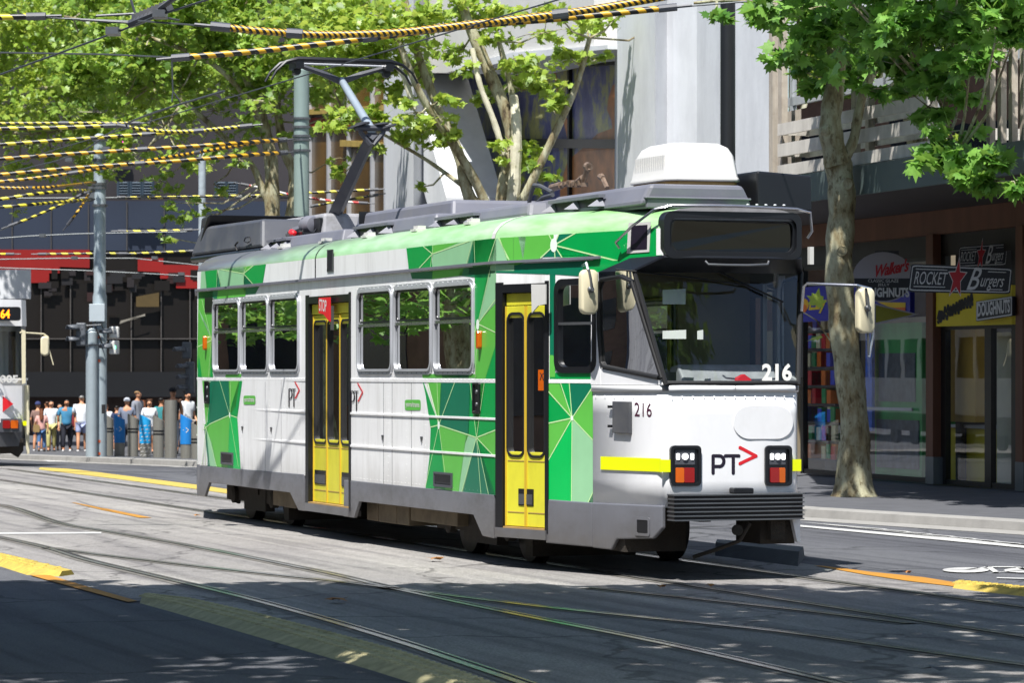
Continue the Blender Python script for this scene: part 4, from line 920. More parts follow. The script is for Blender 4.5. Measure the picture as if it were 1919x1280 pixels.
# air conditioner on its plinth
sA, tA = wp(1284, .0)
mb = MB(); mb.box(.42, 1.75, -.35, .66, ZR - .03, 3.46); mb.box(.5, 1.7, -.32, .6, 3.47, 3.52); mb.box(.40, 1.78, -.37, .68, 3.455, 3.475); pl_ = mb.build('roof_plinth', M['mgrey'], TR, bevel=.01)
def acs(s, w, k, z): return (1.12 + s * k, .0 + w * k, z)
O_ = [(a_ * .86, b_ * .86) for a_, b_ in [(-.52, -.38), (-.52, .28), (-.42, .40), (.5, .40), (.58, .3), (.58, -.3), (.5, -.42), (-.42, -.44)]]
def stack(levels, m, name, parent, smooth=True):
    mb = MB(); n = len(O_); vs = [acs(s, w, k, z) for k, z in levels for s, w in O_]
    mb.add(vs, [(i * n + j, i * n + (j + 1) % n, (i + 1) * n + (j + 1) % n, (i + 1) * n + j) for i in range(len(levels) - 1) for j in range(n)] + [tuple(range(n)), tuple(range((len(levels) - 1) * n, len(levels) * n))])
    return mb.build(name, m, parent, smooth=smooth, angle=45, bevel=.02)
ac = stack([(1.04, 3.64), (1.06, 3.66), (1.02, 3.69), (.98, 3.80), (.93, 3.89), (.83, 3.96), (.66, 4.0), (.4, 4.01)], M['acwhite'], 'air_conditioner', TR)
stack([(.9, 3.52), (.95, 3.54), (1.01, 3.64)], M['tan'], 'base_tray', ac, False)
mb = MB()
for i in range(16):
    s = .80 + i * .045; mb.box(s, s + .014, .325, .344, 3.72, 3.88)
mb.build('grille', mat('vent_slat_grey', 'BEBEBC', .6, var=.05), ac)  # slats in one plain grey, a little darker than the housing
mb = MB()
s0, t0 = wp(1452, -.62); mb.add([(s0 + .0, -1.0, ZR - .04), (s0 + 1.3, -1.0, ZR - .04), (s0 + 1.3, -.45, ZR), (s0, -.45, ZR), (s0 + .02, -1.0, zt(327, t0)), (s0 + 1.3, -1.0, zt(327, t0)), (s0 + 1.3, -.45, zt(320, t0)), (s0 + .02, -.45, zt(320, t0))], [(0, 1, 2, 3), (4, 5, 6, 7), (0, 1, 5, 4), (1, 2, 6, 5), (2, 3, 7, 6), (3, 0, 4, 7)])
mb.build('roof_panel_box', M['black'], TR, bevel=.02)
mb = MB()
for w in np.arange(-.58, -.2, .09): mb.lathe([(.016, 0), (.012, .01)], (.15, w, 3.40), n=6)
mb.build('roof_bolts', M['alu'], TR)
# ------------------------------------------------------------------ pantograph
def pp(px, py, w): s, t = wp(px, w); return Vector((s, w, zt(py, t)))
knee = pp(697, 252, 0); base = pp(614, 432, 0); head = pp(640, 150, 0)
pg = MB(); pg.tube([base, knee], [.10, .075], 4); pg_o = pg.build('pantograph', M['dgrey'], TR)
mb = MB(); mb.tube([knee + Vector((0, 0, .05)), head], [.055, .045], 12); mb.build('upper_arm', mat('painted_blue_grey_tube', '9AA6B0', .4, metal=.3), pg_o, smooth=True)
mb = MB()
for sg in (1, -1):
    mb.tube([knee + Vector((.0, sg * .02, -.12)), knee + Vector((0, sg * .14, .02)), knee + Vector((0, sg * .16, .1))], .03, 6)
    mb.lathe([(.10, -.01), (.11, -.01), (.11, .01), (.10, .01), (.10, -.01)], knee + Vector((0, sg * .2, .1)), axis=(.1, .3, 1), n=16); mb.lathe([(.08, -.01), (.09, -.01), (.09, .01), (.08, .01), (.08, -.01)], knee + Vector((0, sg * .12, .13)), axis=(.1, .1, 1), n=16)
mb.tube([knee + Vector((0, -.22, .08)), knee + Vector((0, .22, .08))], .035, 8); mb.build('knee_joint', M['dgrey'], pg_o, smooth=True)
hz = head.z
mb = MB()
for sg in (1, -1): mb.tube([head + Vector((0, 0, -.02)), head + Vector((0, sg * .25, .08)), head + Vector((0, sg * .55, .17))], [.045, .04, .03], 6)
mb.build('head_fork', M['dgrey'], pg_o)
mb = MB()
for ds in (-.14, .14):
    mb.tube([head + Vector((ds, -.95, -.02)), head + Vector((ds, -.88, .1)), head + Vector((ds, -.75, .2)), head + Vector((ds, -.6, .235)), head + Vector((ds, .6, .235)), head + Vector((ds, .75, .2)), head + Vector((ds, .88, .08)), head + Vector((ds, .94, -.03))], [.014, .016, .02, .034, .034, .02, .016, .014], 6)
for w in (-.58, .58): mb.box(head.x - .16, head.x + .16, w - .05, w + .05, hz + .12, hz + .22); mb.lathe([(.05, -.04), (.06, 0), (.05, .04)], head + Vector((0, w, .1)), axis=(1, 0, 0), n=12)
mb.build('collector_head', M['black'], pg_o, smooth=True, angle=30)
mb = MB(); mb.tube([head + Vector((0, -.55, .19)), head + Vector((0, .55, .19))], .016, 6); mb.build('tie_bar', M['alu'], pg_o)
mb = MB(); bx = base.x
mb.box(bx - .45, bx + .95, -.5, .5, ZR, ZR + .05); mb.box(bx - .1, bx + .1, -.35, .35, ZR + .05, base.z + .03)
for a_ in (-.35, .45):
    for w in (-.42, .42): mb.lathe([(.05, 0), (.05, .03), (.03, .04), (.05, .05), (.05, .08), (.03, .09), (.05, .1), (.05, .14)], (bx + a_, w, ZR + .03), n=12)
mb.box(bx - .4, bx + .5, -.45, .45, ZR + .17, ZR + .23); pb = mb.build('pantograph_base', M['black'], pg_o)
mb = MB(); mb.tube([(bx + .75, .3, ZR + .25), (bx - .1, .3, ZR + .3)], .06, 8); mb.lathe([(.02, -.14), (.1, -.12), (.12, -.05), (.12, .05), (.1, .12), (.02, .14)], (bx - .05, .25, ZR + .33), axis=(1, .2, 0), n=14); mb.build('spring_housing', M['mgrey'], pg_o, smooth=True)
mb = MB(); 
for q in (0, .06, .12): mb.tube([(bx + 1.05 + q, .62, ZR + .02), (bx + 1.0 + q, .66, ZR + .2), (bx + .98 + q, .55, ZR + .33), (bx + .9 + q, .4, ZR + .35)], .018, 6)
for q in range(9):
    a_ = RNG.uniform(-.4, .8); mb.tube([(bx + a_, RNG.uniform(.2, .6), ZR + .05), (bx + a_ + RNG.uniform(-.2, .2), RNG.uniform(.2, .6), ZR + RNG.uniform(.12, .3)), (bx + a_ + .1, RNG.uniform(.3, .6), ZR + .06)], .012, 5)
mb.build('cable_bundle', M['steel'], pg_o, smooth=True)
mb = MB(); mb.lathe([(.02, -.07), (.045, -.05), (.045, .05), (.02, .07)], (bx - .15, .5, ZR + .22), axis=(1, 0, .2), n=10); mb.build('red_insulator', M['redpaint'], pg_o, smooth=True)

# ================================================================== the second tram at the left edge
T2X = -11.5; T2 = empty('tram', (T2X, 69.6, 0)); tag(T2, 'older white and green tram with lit number 64 at the left edge of the picture', 'tram')
w2 = MB()
prf = [(-1.3, 0), (-1.3, .45), (-1.12, .75), (-.6, .98), (0, 1.05), (.6, .98), (1.12, .75), (1.3, .45), (1.3, 0)]     # plan of the nose; y negative towards viewer
TWO = math.radians(24)
def T2m(x, y, z):
    """x right, y away, turned so the nose looks past the viewer"""
    return (x * math.cos(TWO) - y * math.sin(TWO) + 0, x * math.sin(TWO) + y * math.cos(TWO), z)
def nose(z0, z1, m, name, grow=0, rake0=0, rake1=0):
    mb = MB(); n = len(prf); vs = []
    for z, rk in ((z0, rake0), (z1, rake1)): vs += [T2m(x * (1 + grow), -y * (1 + grow) + rk, z) for x, y in prf]
    mb.add(vs, [(i, i + 1, n + i + 1, n + i) for i in range(n - 1)] + [tuple(range(n)), tuple(range(n, 2 * n))])
    return mb.build(name, m, T2, smooth=True, angle=30)
nose(.85, 1.72, M['white_front'], 'front_panel'); nose(1.72, 1.77, M['white_front'], 'waist_moulding', .02); nose(2.85, 3.4, M['white_front'], 'destination_housing', .01, .06, .12)
nose(.35, .85, M['dgrey'], 'skirt', 0, .05, 0)
g2 = nose(1.77, 2.85, M['gwind'], 'windscreen', -.005, 0, .06)
mb = MB(); mb.box(-1.3, 1.3, 0, 14, .85, 1.75, fn=T2m); mb.box(-1.3, 1.3, 0, 14, 2.75, 3.3, fn=T2m); mb.box(-1.2, 1.2, .6, .65, .85, 3.3, fn=T2m)
for i in range(9): mb.box(1.26, 1.3, i * 1.6, i * 1.6 + .25, 1.75, 2.75, fn=T2m)
mb.build('side_panel', M['white'], T2)
mb = MB(); mb.box(1.27, 1.285, .2, 13.9, 1.75, 2.75, fn=T2m); mb.box(-1.285, -1.27, .2, 13.9, 1.75, 2.75, fn=T2m); mb.build('window_pane', M['gdark'], T2)
mb = MB(); mb.box(-1.28, 1.28, 0, 14, .4, .85, fn=T2m); mb.build('skirt', M['dgrey'], T2)
def T2f(px, py, o=0):
    """photo position onto the nose face (a plane a little ahead of its surface)"""
    th = TWO; r = ray(px); n = Vector((math.sin(th), -math.cos(th))); c0 = Vector((T2X, 69.6)) + n * (.93 + o); t = c0.dot(n) / r.dot(n); p = r * t
    return (p.x - T2X, p.y - 69.6, zt(py, t))
mb = MB(); mb.prism(rrect(-20, 39, 575, 601, 5), T2f, .0, .06); q = mb.build('route_display', M['black'], T2)
mb = MB(); put_text(mb, '64', qd(1, 580, 18.5, 596.5), T2f, .065, bold=.02); mb.build('route_number', mat('amber_led', 'FF7A10', .5, var=0, emit=2.5), q, fix=False)
mb = MB(); put_text(mb, '2005', qd(-12, 703, 34, 718), T2f, .16, bold=.04); mb.build('fleet_number', M['acwhite'], T2, fix=False)
mb = MB(); mb.prism([(3, 741), (25, 757), (3, 774)], T2f, .0, .03); mb.build('front_arrow', M['redpaint'], T2)
mb = MB(); mb.prism(rrect(-20, 41, 785, 810, 2), T2f, .0, .05); q = mb.build('lamp_panel', M['dgrey'], T2)
mb = MB(); mb.prism(rrect(5, 19, 788, 803, 2), T2f, .05, .08); mb.build('tail_lens', M['red'], q); mb = MB(); mb.prism(rrect(20, 34, 788, 803, 2), T2f, .05, .08); mb.build('tail_lens', M['orange'], q)
mb = MB(); mb.prism(rrect(42.5, 50, 789, 798, 1), T2f, -.2, .0); mb.build('reflector', M['lum'], T2)
mb = MB(); mb.prism([(40, 617), (48, 620), (48, 718), (41, 720)], T2f, -.12, .0); mb.prism([(46, 722), (55, 722), (55, 850), (50, 852), (46, 800)], T2f, -.42, -.32); mb.build('corner_pillar', M['cream'], T2)
a = T2f(38, 623); b_ = T2f(82, 626, -.3); c = T2f(90, 632, -.3); mb = MB(); mb.tube([a, b_, c, T2f(91, 645, -.3)], .02, 6); mb.tube([T2f(92, 655, -.3), T2f(100, 684, -.3)], .012, 5); mr = mb.build('mirror', M['cream'], T2, smooth=True)
mb = MB(); mb.prism(rrect(76, 92, 630, 667, 7), lambda u, v, o: T2f(u, v, o - .3), -.05, .06); mb.build('mirror_shell', M['cream'], mr, bevel=.03, smooth=True)
mb = MB(); mb.prism([(-20, 822), (44, 822), (44, 845), (34, 858), (20, 850), (-20, 852)], T2f, -.7, -.2); mb.build('bogie', M['under'], T2)
mb = MB()
for y in (1.2, 3.0, 10.5, 12.3):
    for x in (-.72, .72): mb.lathe([(.1, -.06), (.34, -.06), (.34, .06), (.1, .06)], T2m(x, y, .35), axis=(math.cos(TWO), math.sin(TWO), 0), n=18)
mb.each('wheel', M['wheel'], T2)
mb = MB(); mb.box(-1.0, 1.0, .5, 13, 3.3, 3.42, fn=T2m); mb.build('roof', M['lgrey'], T2)
mb = MB()
for x0, x1, c_ in ((-.9, -.6, 0), (-.4, -.1, 0), (.15, .45, 0)): mb.box(x0, x1, .3, .5, 1.8, 2.6, fn=T2m)
mb.each('seat_cover', mat('blue_seat_cover', '2848B8', .7), T2)
# ================================================================== ground
def road_mat(name, lo, hi, tint='6B6A66', track=False):
    m = bpy.data.materials.new(name); m.use_nodes = True; nt = m.node_tree; b = nt.nodes['Principled BSDF']; b.inputs['Roughness'].default_value = .82
    b.inputs['Specular IOR Level'].default_value = .3
    big = tnoise(nt, .35, 5, (1, .6, 1)); fine = tnoise(nt, 55, 3); mid = tnoise(nt, 4, 6, (2.4, .5, 1), .7)
    c = ramp(nt, big, [(.3, srgb(lo)), (.7, srgb(hi))])
    c = mixc(nt, ramp(nt, mid, [(.42, (0, 0, 0, 1)), (.75, (.45,) * 3 + (1,))]), c, srgb(tint))
    g = ramp(nt, fine, [(.28, (.60, .60, .61, 1)), (.5, (1, 1, 1, 1)), (.72, (1.42, 1.42, 1.42, 1))])
    c = mixc(nt, 1.0, c, g, 'MULTIPLY')
    # tyre and brake-dust streaks drawn out along the tracks, fine cracks, older patches
    t = nt.nodes.new('ShaderNodeTexCoord'); mp = nt.nodes.new('ShaderNodeMapping'); mp.vector_type = 'TEXTURE'; mp.inputs['Rotation'].default_value = (0, 0, math.atan2(BY, BX)); mp.inputs['Scale'].default_value = (9, .42, 1)
    n = nt.nodes.new('ShaderNodeTexNoise'); n.inputs['Scale'].default_value = 1.6; n.inputs['Detail'].default_value = 6; nt.links.new(t.outputs['Object'], mp.inputs[0]); nt.links.new(mp.outputs[0], n.inputs['Vector'])
    c = mixc(nt, 1.0, c, ramp(nt, n.outputs['Fac'], [(.36, (.66, .66, .68, 1)), (.5, (.98, .98, .98, 1)), (.7, (1.1, 1.1, 1.09, 1))]), 'MULTIPLY')
    vo = nt.nodes.new('ShaderNodeTexVoronoi'); vo.feature = 'DISTANCE_TO_EDGE'; vo.inputs['Scale'].default_value = .33; wv = nt.nodes.new('ShaderNodeVectorMath'); wv.operation = 'MULTIPLY_ADD'; nz = nt.nodes.new('ShaderNodeTexNoise'); nz.inputs['Scale'].default_value = 1.7; nz.inputs['Detail'].default_value = 6
    nt.links.new(t.outputs['Object'], nz.inputs['Vector']); nt.links.new(nz.outputs['Color'], wv.inputs[0]); wv.inputs[1].default_value = (.9, .9, 0); nt.links.new(t.outputs['Object'], wv.inputs[2]); nt.links.new(wv.outputs[0], vo.inputs['Vector'])
    c = mixc(nt, 1.0, c, ramp(nt, vo.outputs['Distance'], [(0, (.45, .45, .45, 1)), (.006, (.55, .55, .55, 1)), (.012, (1, 1, 1, 1))]), 'MULTIPLY')
    vp = nt.nodes.new('ShaderNodeTexVoronoi'); vp.distance = 'CHEBYCHEV'; vp.inputs['Scale'].default_value = .22; nt.links.new(mp.outputs[0], vp.inputs['Vector']); sp_ = nt.nodes.new('ShaderNodeSeparateColor'); nt.links.new(vp.outputs['Color'], sp_.inputs[0])
    c = mixc(nt, 1.0, c, ramp(nt, sp_.outputs[0], [(.0, (.86, .86, .87, 1)), (.3, (1, 1, 1, 1)), (1, (1.05, 1.05, 1.04, 1))]), 'MULTIPLY')
    nt.links.new(c, b.inputs['Base Color'])
    bn = nt.nodes.new('ShaderNodeBump'); bn.inputs['Strength'].default_value = .5; bn.inputs['Distance'].default_value = .012
    nt.links.new(tnoise(nt, 70, 4), bn.inputs['Height']); nt.links.new(bn.outputs[0], b.inputs['Normal'])
    return m
R1 = road_mat('street_asphalt', '535459', '606164', '494A4E'); R2 = road_mat('track_concrete', '858280', '93908C', '6C6964')
def sheet(name, poly, m, dz, kind='structure', step=2.5):
    """ground-hugging sheet, cut fine enough to follow the fall of the street"""
    mb = MB(); bm = bmesh.new(); f = bm.faces.new([bm.verts.new((x, y, 0)) for x, y in poly]); bm.normal_update()
    ys = [p[1] for p in poly]
    for yc in (65, 72, 79, 86, 94.03):
        if min(ys) < yc < max(ys): bmesh.ops.bisect_plane(bm, geom=bm.verts[:] + bm.edges[:] + bm.faces[:], plane_co=(0, yc, 0), plane_no=(0, 1, 0))
    me = bpy.data.meshes.new(name); 
    for v in bm.verts: v.co.z = tz(v.co.x, v.co.y) + dz
    bmesh.ops.recalc_face_normals(bm, faces=bm.faces); bm.to_mesh(me); bm.free(); me.materials.append(m)
    for p in me.polygons: 
        pass
    o = bpy.data.objects.new(name, me); col.objects.link(o)
    if kind: o['kind'] = kind
    return o
sheet('ground', [(-400, -60), (400, -60), (400, 600), (-400, 600)], R1, 0)
kerb = [(16, 20), (8.6, 34.8), (6.03, 39.35), (3.74, 43.3), (-6.5, 68.7), (-10.2, 78), (-17, 95), (-40, 150)]
# track bed: lighter concrete either side of the rails
def off_line(pts, d):
    out = []
    for i, p in enumerate(pts):
        a = Vector(pts[max(i - 1, 0)]); b = Vector(pts[min(i + 1, len(pts) - 1)]); t = (b - a).normalized(); out.append((p[0] - t.y * d, p[1] + t.x * d))
    return out
L_ = [GP(*q).xy for q in ((2200, 1420), (900, 1306), (700, 1243), (430, 1165), (258, 1128), (60, 1070), (-60, 1045), (-300, 1000))] + [P0 + V * 6.2 + B * 62]; R_ = [P0 - V * 1.7 + B * s for s in (62, -5, -28)]
sheet('track_bed', [tuple(p) for p in L_ + R_], R2, .004)
# ------------------------------------------------------------------ rails: a polished head beside a dark groove
raillists = [
    [(-150, 980), (0, 1010), (89, 1030), (160, 1052), (290, 1083), (450, 1122), (600, 1163), (740, 1205), (860, 1245), (980, 1286), (1100, 1330)],
    [(-150, 930), (0, 948), (103, 981), (199, 998), (364, 1027), (550, 1064), (640, 1083), (740, 1107), (950, 1152), (1250, 1212), (1560, 1283), (1750, 1330)],
    [(89, 1029), (192, 1043), (395, 1067), (640, 1094), (790, 1113), (900, 1127), (1033, 1143), (1233, 1164), (1462, 1188), (1762, 1230), (2000, 1262)],
    [(1100, 1104), (1200, 1115), (1368, 1133), (1520, 1150), (1700, 1172)],
]
pts_t = lambda w: [tuple(P0 + V * w + B * s) for s in (60, 45, 30, 15, 5, 0, -3, -6, -10, -16)]
def strip(mb, pts, o0, o1, z, m):
    a = off_line(pts, o0); b = off_line(pts, o1); n = len(pts)
    mb.add([(x, y, tz(x, y) + z) for x, y in a] + [(x, y, tz(x, y) + z) for x, y in b], [(i, i + 1, n + i + 1, n + i) for i in range(n - 1)], m)
railsteel = mat('polished_rail', 'B4B2AE', .26, metal=.8, var=.2, scale=4, mapping=(1, .3, 1)); groove = mat('rail_groove', '1E1B19', .8, var=.3); joint = mat('bitumen_joint', '68655F', .75, var=.3, scale=5)
for i, L in enumerate(raillists + [.7175, -.7175]):
    if isinstance(L, list):
        p = [GP(*q) for q in L]; pts = []
        for k in range(len(p) - 1):       # smooth
            for t in np.linspace(0, 1, 4, endpoint=False):
                p0, p1, p2, p3 = p[max(k - 1, 0)], p[k], p[k + 1], p[min(k + 2, len(p) - 1)]
                q = .5 * ((2 * p1) + (p2 - p0) * t + (2 * p0 - 5 * p1 + 4 * p2 - p3) * t * t + (3 * p1 - p0 - 3 * p2 + p3) * t ** 3); pts.append((q.x, q.y))
        pts.append((p[-1].x, p[-1].y))
    else:
        pts = [tuple(P0 + V * L + B * s) for s in np.arange(60, -18, -3)]
    mb = MB(); strip(mb, pts, -.09, .12, .008, 2); strip(mb, pts, -.03, .03, .016, 0); strip(mb, pts, .03, .07, .012, 1); strip(mb, pts, .07, .09, .015, 0)
    tag(mb.build('tram_rail', [railsteel, groove, joint], fix=False), kind='structure')
# ------------------------------------------------------------------ markings
paintY = mat('road_paint_yellow', 'B9A24A', .7, var=.12, scale=6, dirt='6A6450', dirtamt=.5, dscale=3); paintO = mat('road_paint_orange', 'B07A22', .7, var=.12, scale=6, dirt='6A5A40', dirtamt=.6, dscale=3); paintW = mat('road_paint_white', 'B9B9B6', .7, var=.08, scale=6, dirt='77767A', dirtamt=.7, dscale=3)
def mark(name, px, m, dz=.010, n=0):
    sheet(name, [tuple(GP(*p).xy) for p in px], m, dz)
mark('road_marking', [(55, 1080), (92, 1080), (160, 1101), (258, 1129), (240, 1131), (130, 1101)], paintO)
mark('road_marking', [(133, 943), (142, 944), (210, 957), (285, 972), (262, 972), (190, 957)], paintO)
mark('road_marking', [(1525, 1062), (1545, 1063), (1632, 1074), (1730, 1084), (1815, 1098), (1800, 1103), (1700, 1091), (1620, 1079)], paintO)
mark('road_marking', [(-20, 1000), (190, 999), (190, 1002), (-20, 1003)], paintW)
mark('road_marking', [(75, 877), (150, 882), (370, 910), (460, 923), (450, 930), (368, 918), (220, 899), (73, 881)], paintY)
for i in range(11):
    x = 1500 + i * 42; y = 981 + i * 4.5
    mark('road_marking', [(x, y - 1), (x + 26, y + 1), (x + 165, y + 12.5), (x + 150, y + 13.5)], paintW)
mark('road_marking', [(1490, 985), (1930, 1023), (1930, 1030), (1490, 988)], paintW)
# bicycle symbol
mb = MB(); gf = lambda u, v, o: GP(u, v, .012)
el = lambda cx, cy, rx, ry: [(cx + rx * math.cos(a * math.pi / 8), cy + ry * math.sin(a * math.pi / 8)) for a in range(17)]
def gring(cx, cy, rx, ry, w):
    o_ = el(cx, cy, rx, ry)[:-1]; i_ = el(cx, cy, rx - w, ry - w * .38)[:-1]; n_ = len(o_); mb.add([gf(*p, 0) for p in o_ + i_], [(k, (k + 1) % n_, n_ + (k + 1) % n_, n_ + k) for k in range(n_)])
gring(1810, 1068.5, 44, 4.8, 12); gring(1925, 1069, 44, 4.8, 12)
for (x0, y0), (x1, y1) in (((1812, 1068), (1852, 1062.5)), ((1852, 1062.5), (1905, 1062.8)), ((1905, 1062.8), (1925, 1069)), ((1860, 1073), (1925, 1069)), ((1852, 1062.5), (1868, 1073)), ((1868, 1083), (1940, 1085))):
    mb.add([gf(x0 - 6, y0, 0), gf(x0 + 6, y0, 0), gf(x1 + 6, y1, 0), gf(x1 - 6, y1, 0)] if abs(y1 - y0) > 3 else [gf(x0, y0 - .8, 0), gf(x1, y1 - .8, 0), gf(x1, y1 + .8, 0), gf(x0, y0 + .8, 0)], [(0, 1, 2, 3)])
tag(mb.build('road_marking', paintW, fix=False), kind='structure')
for pts in ([(-200, 862), (60, 871), (150, 862), (210, 866), (130, 872)],): mark('road_marking', [(75, 861), (180, 863), (210, 866), (90, 866)], paintW)
# low separation kerbs
def kerbblock(name, px_near, px_far, h, m, label, tex=None):
    a = [GP(*p) for p in px_near]; b = [GP(*p) for p in px_far]; mb = MB(); n = len(a)
    vs = [(p.x, p.y, tz(p.x, p.y)) for p in a] + [(p.x * .8 + q.x * .2, p.y * .8 + q.y * .2, tz(p.x, p.y) + h) for p, q in zip(a, b)] + [(p.x * .2 + q.x * .8, p.y * .2 + q.y * .8, tz(p.x, p.y) + h) for p, q in zip(a, b)] + [(q.x, q.y, tz(q.x, q.y)) for q in b]
    fs = [(k * n + i, k * n + i + 1, (k + 1) * n + i + 1, (k + 1) * n + i) for k in range(3) for i in range(n - 1)] + [(0, n, 2 * n, 3 * n), (n - 1, 2 * n - 1, 3 * n - 1, 4 * n - 1)]
    mb.add(vs, fs)
    if tex:
        for i in range(n - 1):
            L = (a[i + 1] - a[i]).length; k = max(1, int(L / .12))
            for j in range(k):
                t = j / k; p = a[i].lerp(a[i + 1], t); q = b[i].lerp(b[i + 1], t); d = (a[i + 1] - a[i]).normalized()
                for r_ in (.28, .5, .72):
                    c = p.lerp(q, r_); mb.lathe([(.035, -.002), (.028, .010)], (c.x, c.y, tz(c.x, c.y) + h), n=8)
    return tag(mb.build(name, m, bevel=0), label, 'kerb')
sepY = mat('yellow_separator_paint', 'BBA347', .75, var=.15, scale=9, dirt='5E5A3E', dirtamt=.6, dscale=5, bump=.5)
sepG = mat('worn_yellow_separator', 'B4AC84', .8, var=.2, scale=9, dirt='7E7A5C', dirtamt=.6, dscale=5, bump=.5)
kerbblock('separation_kerb', [(-60, 1052), (0, 1062), (50, 1078), (110, 1082)], [(-60, 1030), (0, 1043), (70, 1058), (140, 1078)], .05, sepY, 'bright yellow low separation kerb at the left edge of the street', True)
kerbblock('separation_kerb', [(262, 1131), (330, 1150), (430, 1179), (560, 1217), (700, 1258), (820, 1296), (900, 1322)], [(282, 1122), (360, 1127), (480, 1152), (620, 1188), (760, 1226), (880, 1268), (960, 1300)], .045, sepG, 'long dull yellow ribbed separation kerb in the foreground shade', True)
kerbblock('separation_kerb', [(1785, 1104), (1850, 1112), (1960, 1124)], [(1808, 1096), (1870, 1101), (1960, 1110)], .04, sepY, 'yellow separation kerb pad at the right edge of the street', True)
conc = mat('kerb_concrete', '8E8C88', .8, var=.12, scale=4, bump=.3)
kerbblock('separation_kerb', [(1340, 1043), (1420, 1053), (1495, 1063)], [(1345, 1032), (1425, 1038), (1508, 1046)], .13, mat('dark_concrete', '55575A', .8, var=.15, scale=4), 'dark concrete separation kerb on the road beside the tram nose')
# footpath with a real kerb step
side_ = [(120, 150), (120, 20)]
pave = mat('bluestone_paving', '55565A', .65, var=.12, scale=3, dirt='44454A', dirtamt=.4, bump=.2)
n = len(kerb); mb = MB()
kin = off_line(kerb, -.32)
def zk(p, h): return (p[0], p[1], tz(*p) + h)
mb.add([zk(p, -.02) for p in kerb] + [zk(p, .11) for p in off_line(kerb, -.02)] + [zk(p, .125) for p in kin], [(k * n + i, k * n + i + 1, (k + 1) * n + i + 1, (k + 1) * n + i) for k in range(2) for i in range(n - 1)])
gut = off_line(kerb, .55); mb.add([zk(p, .005) for p in gut] + [zk(p, .006) for p in kerb], [(i, i + 1, n + i + 1, n + i) for i in range(n - 1)])
tag(mb.build('footpath_kerb', conc), kind='structure')
mb = MB(); 
far_ = [(60, p[1]) for p in kin]
mb.add([zk(p, .12) for p in kin] + [zk(p, .12) for p in far_], [(i, i + 1, n + i + 1, n + i) for i in range(n - 1)]); tag(mb.build('footpath', pave), kind='structure')
def footz(x, y): return tz(x, y) + .12
# mound of gravel round the right tree comes with the tree
# fallen leaves and litter
dead = mat('dead_leaf', '9A6A38', .8, var=.2)
for i, (x, y) in enumerate(((815, 1052), (632, 1130), (1755, 1262), (1700, 1078), (370, 970), (1330, 1103), (1240, 1105))):
    p = GP(x, y, .01); mb = MB(); r = .11 if i in (0, 1, 2) else .05
    v = [(p.x + r * math.cos(a) * (1 if k % 2 else .45), p.y + r * math.sin(a) * (1 if k % 2 else .45), p.z + .012 + .03 * abs(math.sin(a * 1.5 + i))) for k, a in enumerate(np.linspace(0, 2 * math.pi, 10, endpoint=False))]
    mb.add(v, [tuple(range(10))])
    o = mb.build('fallen_leaf', dead if i != 2 else M['dgrey'])
    tag(o, ['curled brown leaf on the sunlit road below the middle of the tram', 'pale leaf lying on the shaded asphalt between the rails', 'dark crumpled leaf near the bottom right corner of the road', 'small dark leaf on the road beside the orange line', 'tiny orange leaf on the road behind the tram skirt', 'small leaf on the road in front of the tram nose', 'tiny leaf at the edge of the tram shadow'][i], 'leaf', 'fallen leaves on the road')
# ================================================================== right-hand building line
TF = math.atan(1860 / F); FB = Vector((-math.sin(TF), math.cos(TF))); FN = Vector((-math.cos(TF), -math.sin(TF)))   # along the street away; towards the street
A0 = Vector(((1919 - CX) / F * 49.8, 49.8))
def FL(u, off, z): p = A0 + FB * u + FN * off; return (p.x, p.y, z)
def fu(px, off=0):
    r = ray(px); c = A0.dot(FN) + off; t = c / r.dot(FN); return (r * t - A0).dot(FB), t
def FQ(px, py, off=0, d=0):
    """photo position onto the street-parallel plane `off` metres out from the shopfronts"""
    u, t = fu(px, off); return FL(u, off + d, zt(py, t))
def fplane(off): return lambda px, py, d=0: FQ(px, py, off, d)
def fbox(mb, px0, px1, z0, z1, o0, o1, m=None):
    """box whose street face is at o1 and spans photo columns px0..px1"""
    a, b = fu(px1, o1)[0], fu(px0, o1)[0]; mb.box(a, b, o0, o1, z0, z1, fn=lambda u, o, z: FL(u, o, z), m=m)
def fz(px, py, off=0): return zt(py, fu(px, off)[1])
brown = mat('dark_brown_timber', '6E4632', .6, var=.2, scale=3, mapping=(1, 1, .2)); dkframe = mat('dark_shopfront_frame', '0F0F10', .4, var=.1); shopin = mat('shop_interior', '8A7E68', .8, var=.3, scale=1.2)
concW = mat('pale_concrete', 'D0D2D5', .75, var=.05, scale=1.2, dirt='9EA0A4', dirtmap=(1, 1, .35), dirtamt=.45, dscale=.9, bump=.15, bscale=9); timber = mat('silvered_timber', 'C8C2B8', .75, var=.14, scale=5, mapping=(1, 1, .3), dirt='8A8278', dirtamt=.5)
timberv = mat('weathered_timber_post', 'AEA496', .75, var=.16, scale=6, mapping=(2, 2, .15), dirt='5E4A38', dirtamt=.6); fascia = mat('grey_green_fascia', '525E5C', .5, var=.06, scale=1); soffit = mat('dark_soffit', '3A3434', .7, var=.1)
shopglass = glass('shop_window_glass', (.90, .92, .92, 1), ior=1.3, refl=.30); yel = mat('yellow_signboard', 'D6C018', .5, var=.03); blue = mat('blue_signboard', '1A1F96', .45, var=.03); signblack = mat('black_signboard', '1A1D28', .4, var=.03); signwhite = mat('white_lettering', 'D4D4D4', .5, var=.02); redsign = mat('red_sign_paint', 'B8202C', .5, var=.02); greysign = mat('pale_signboard', 'A9A5AC', .5, var=.03)

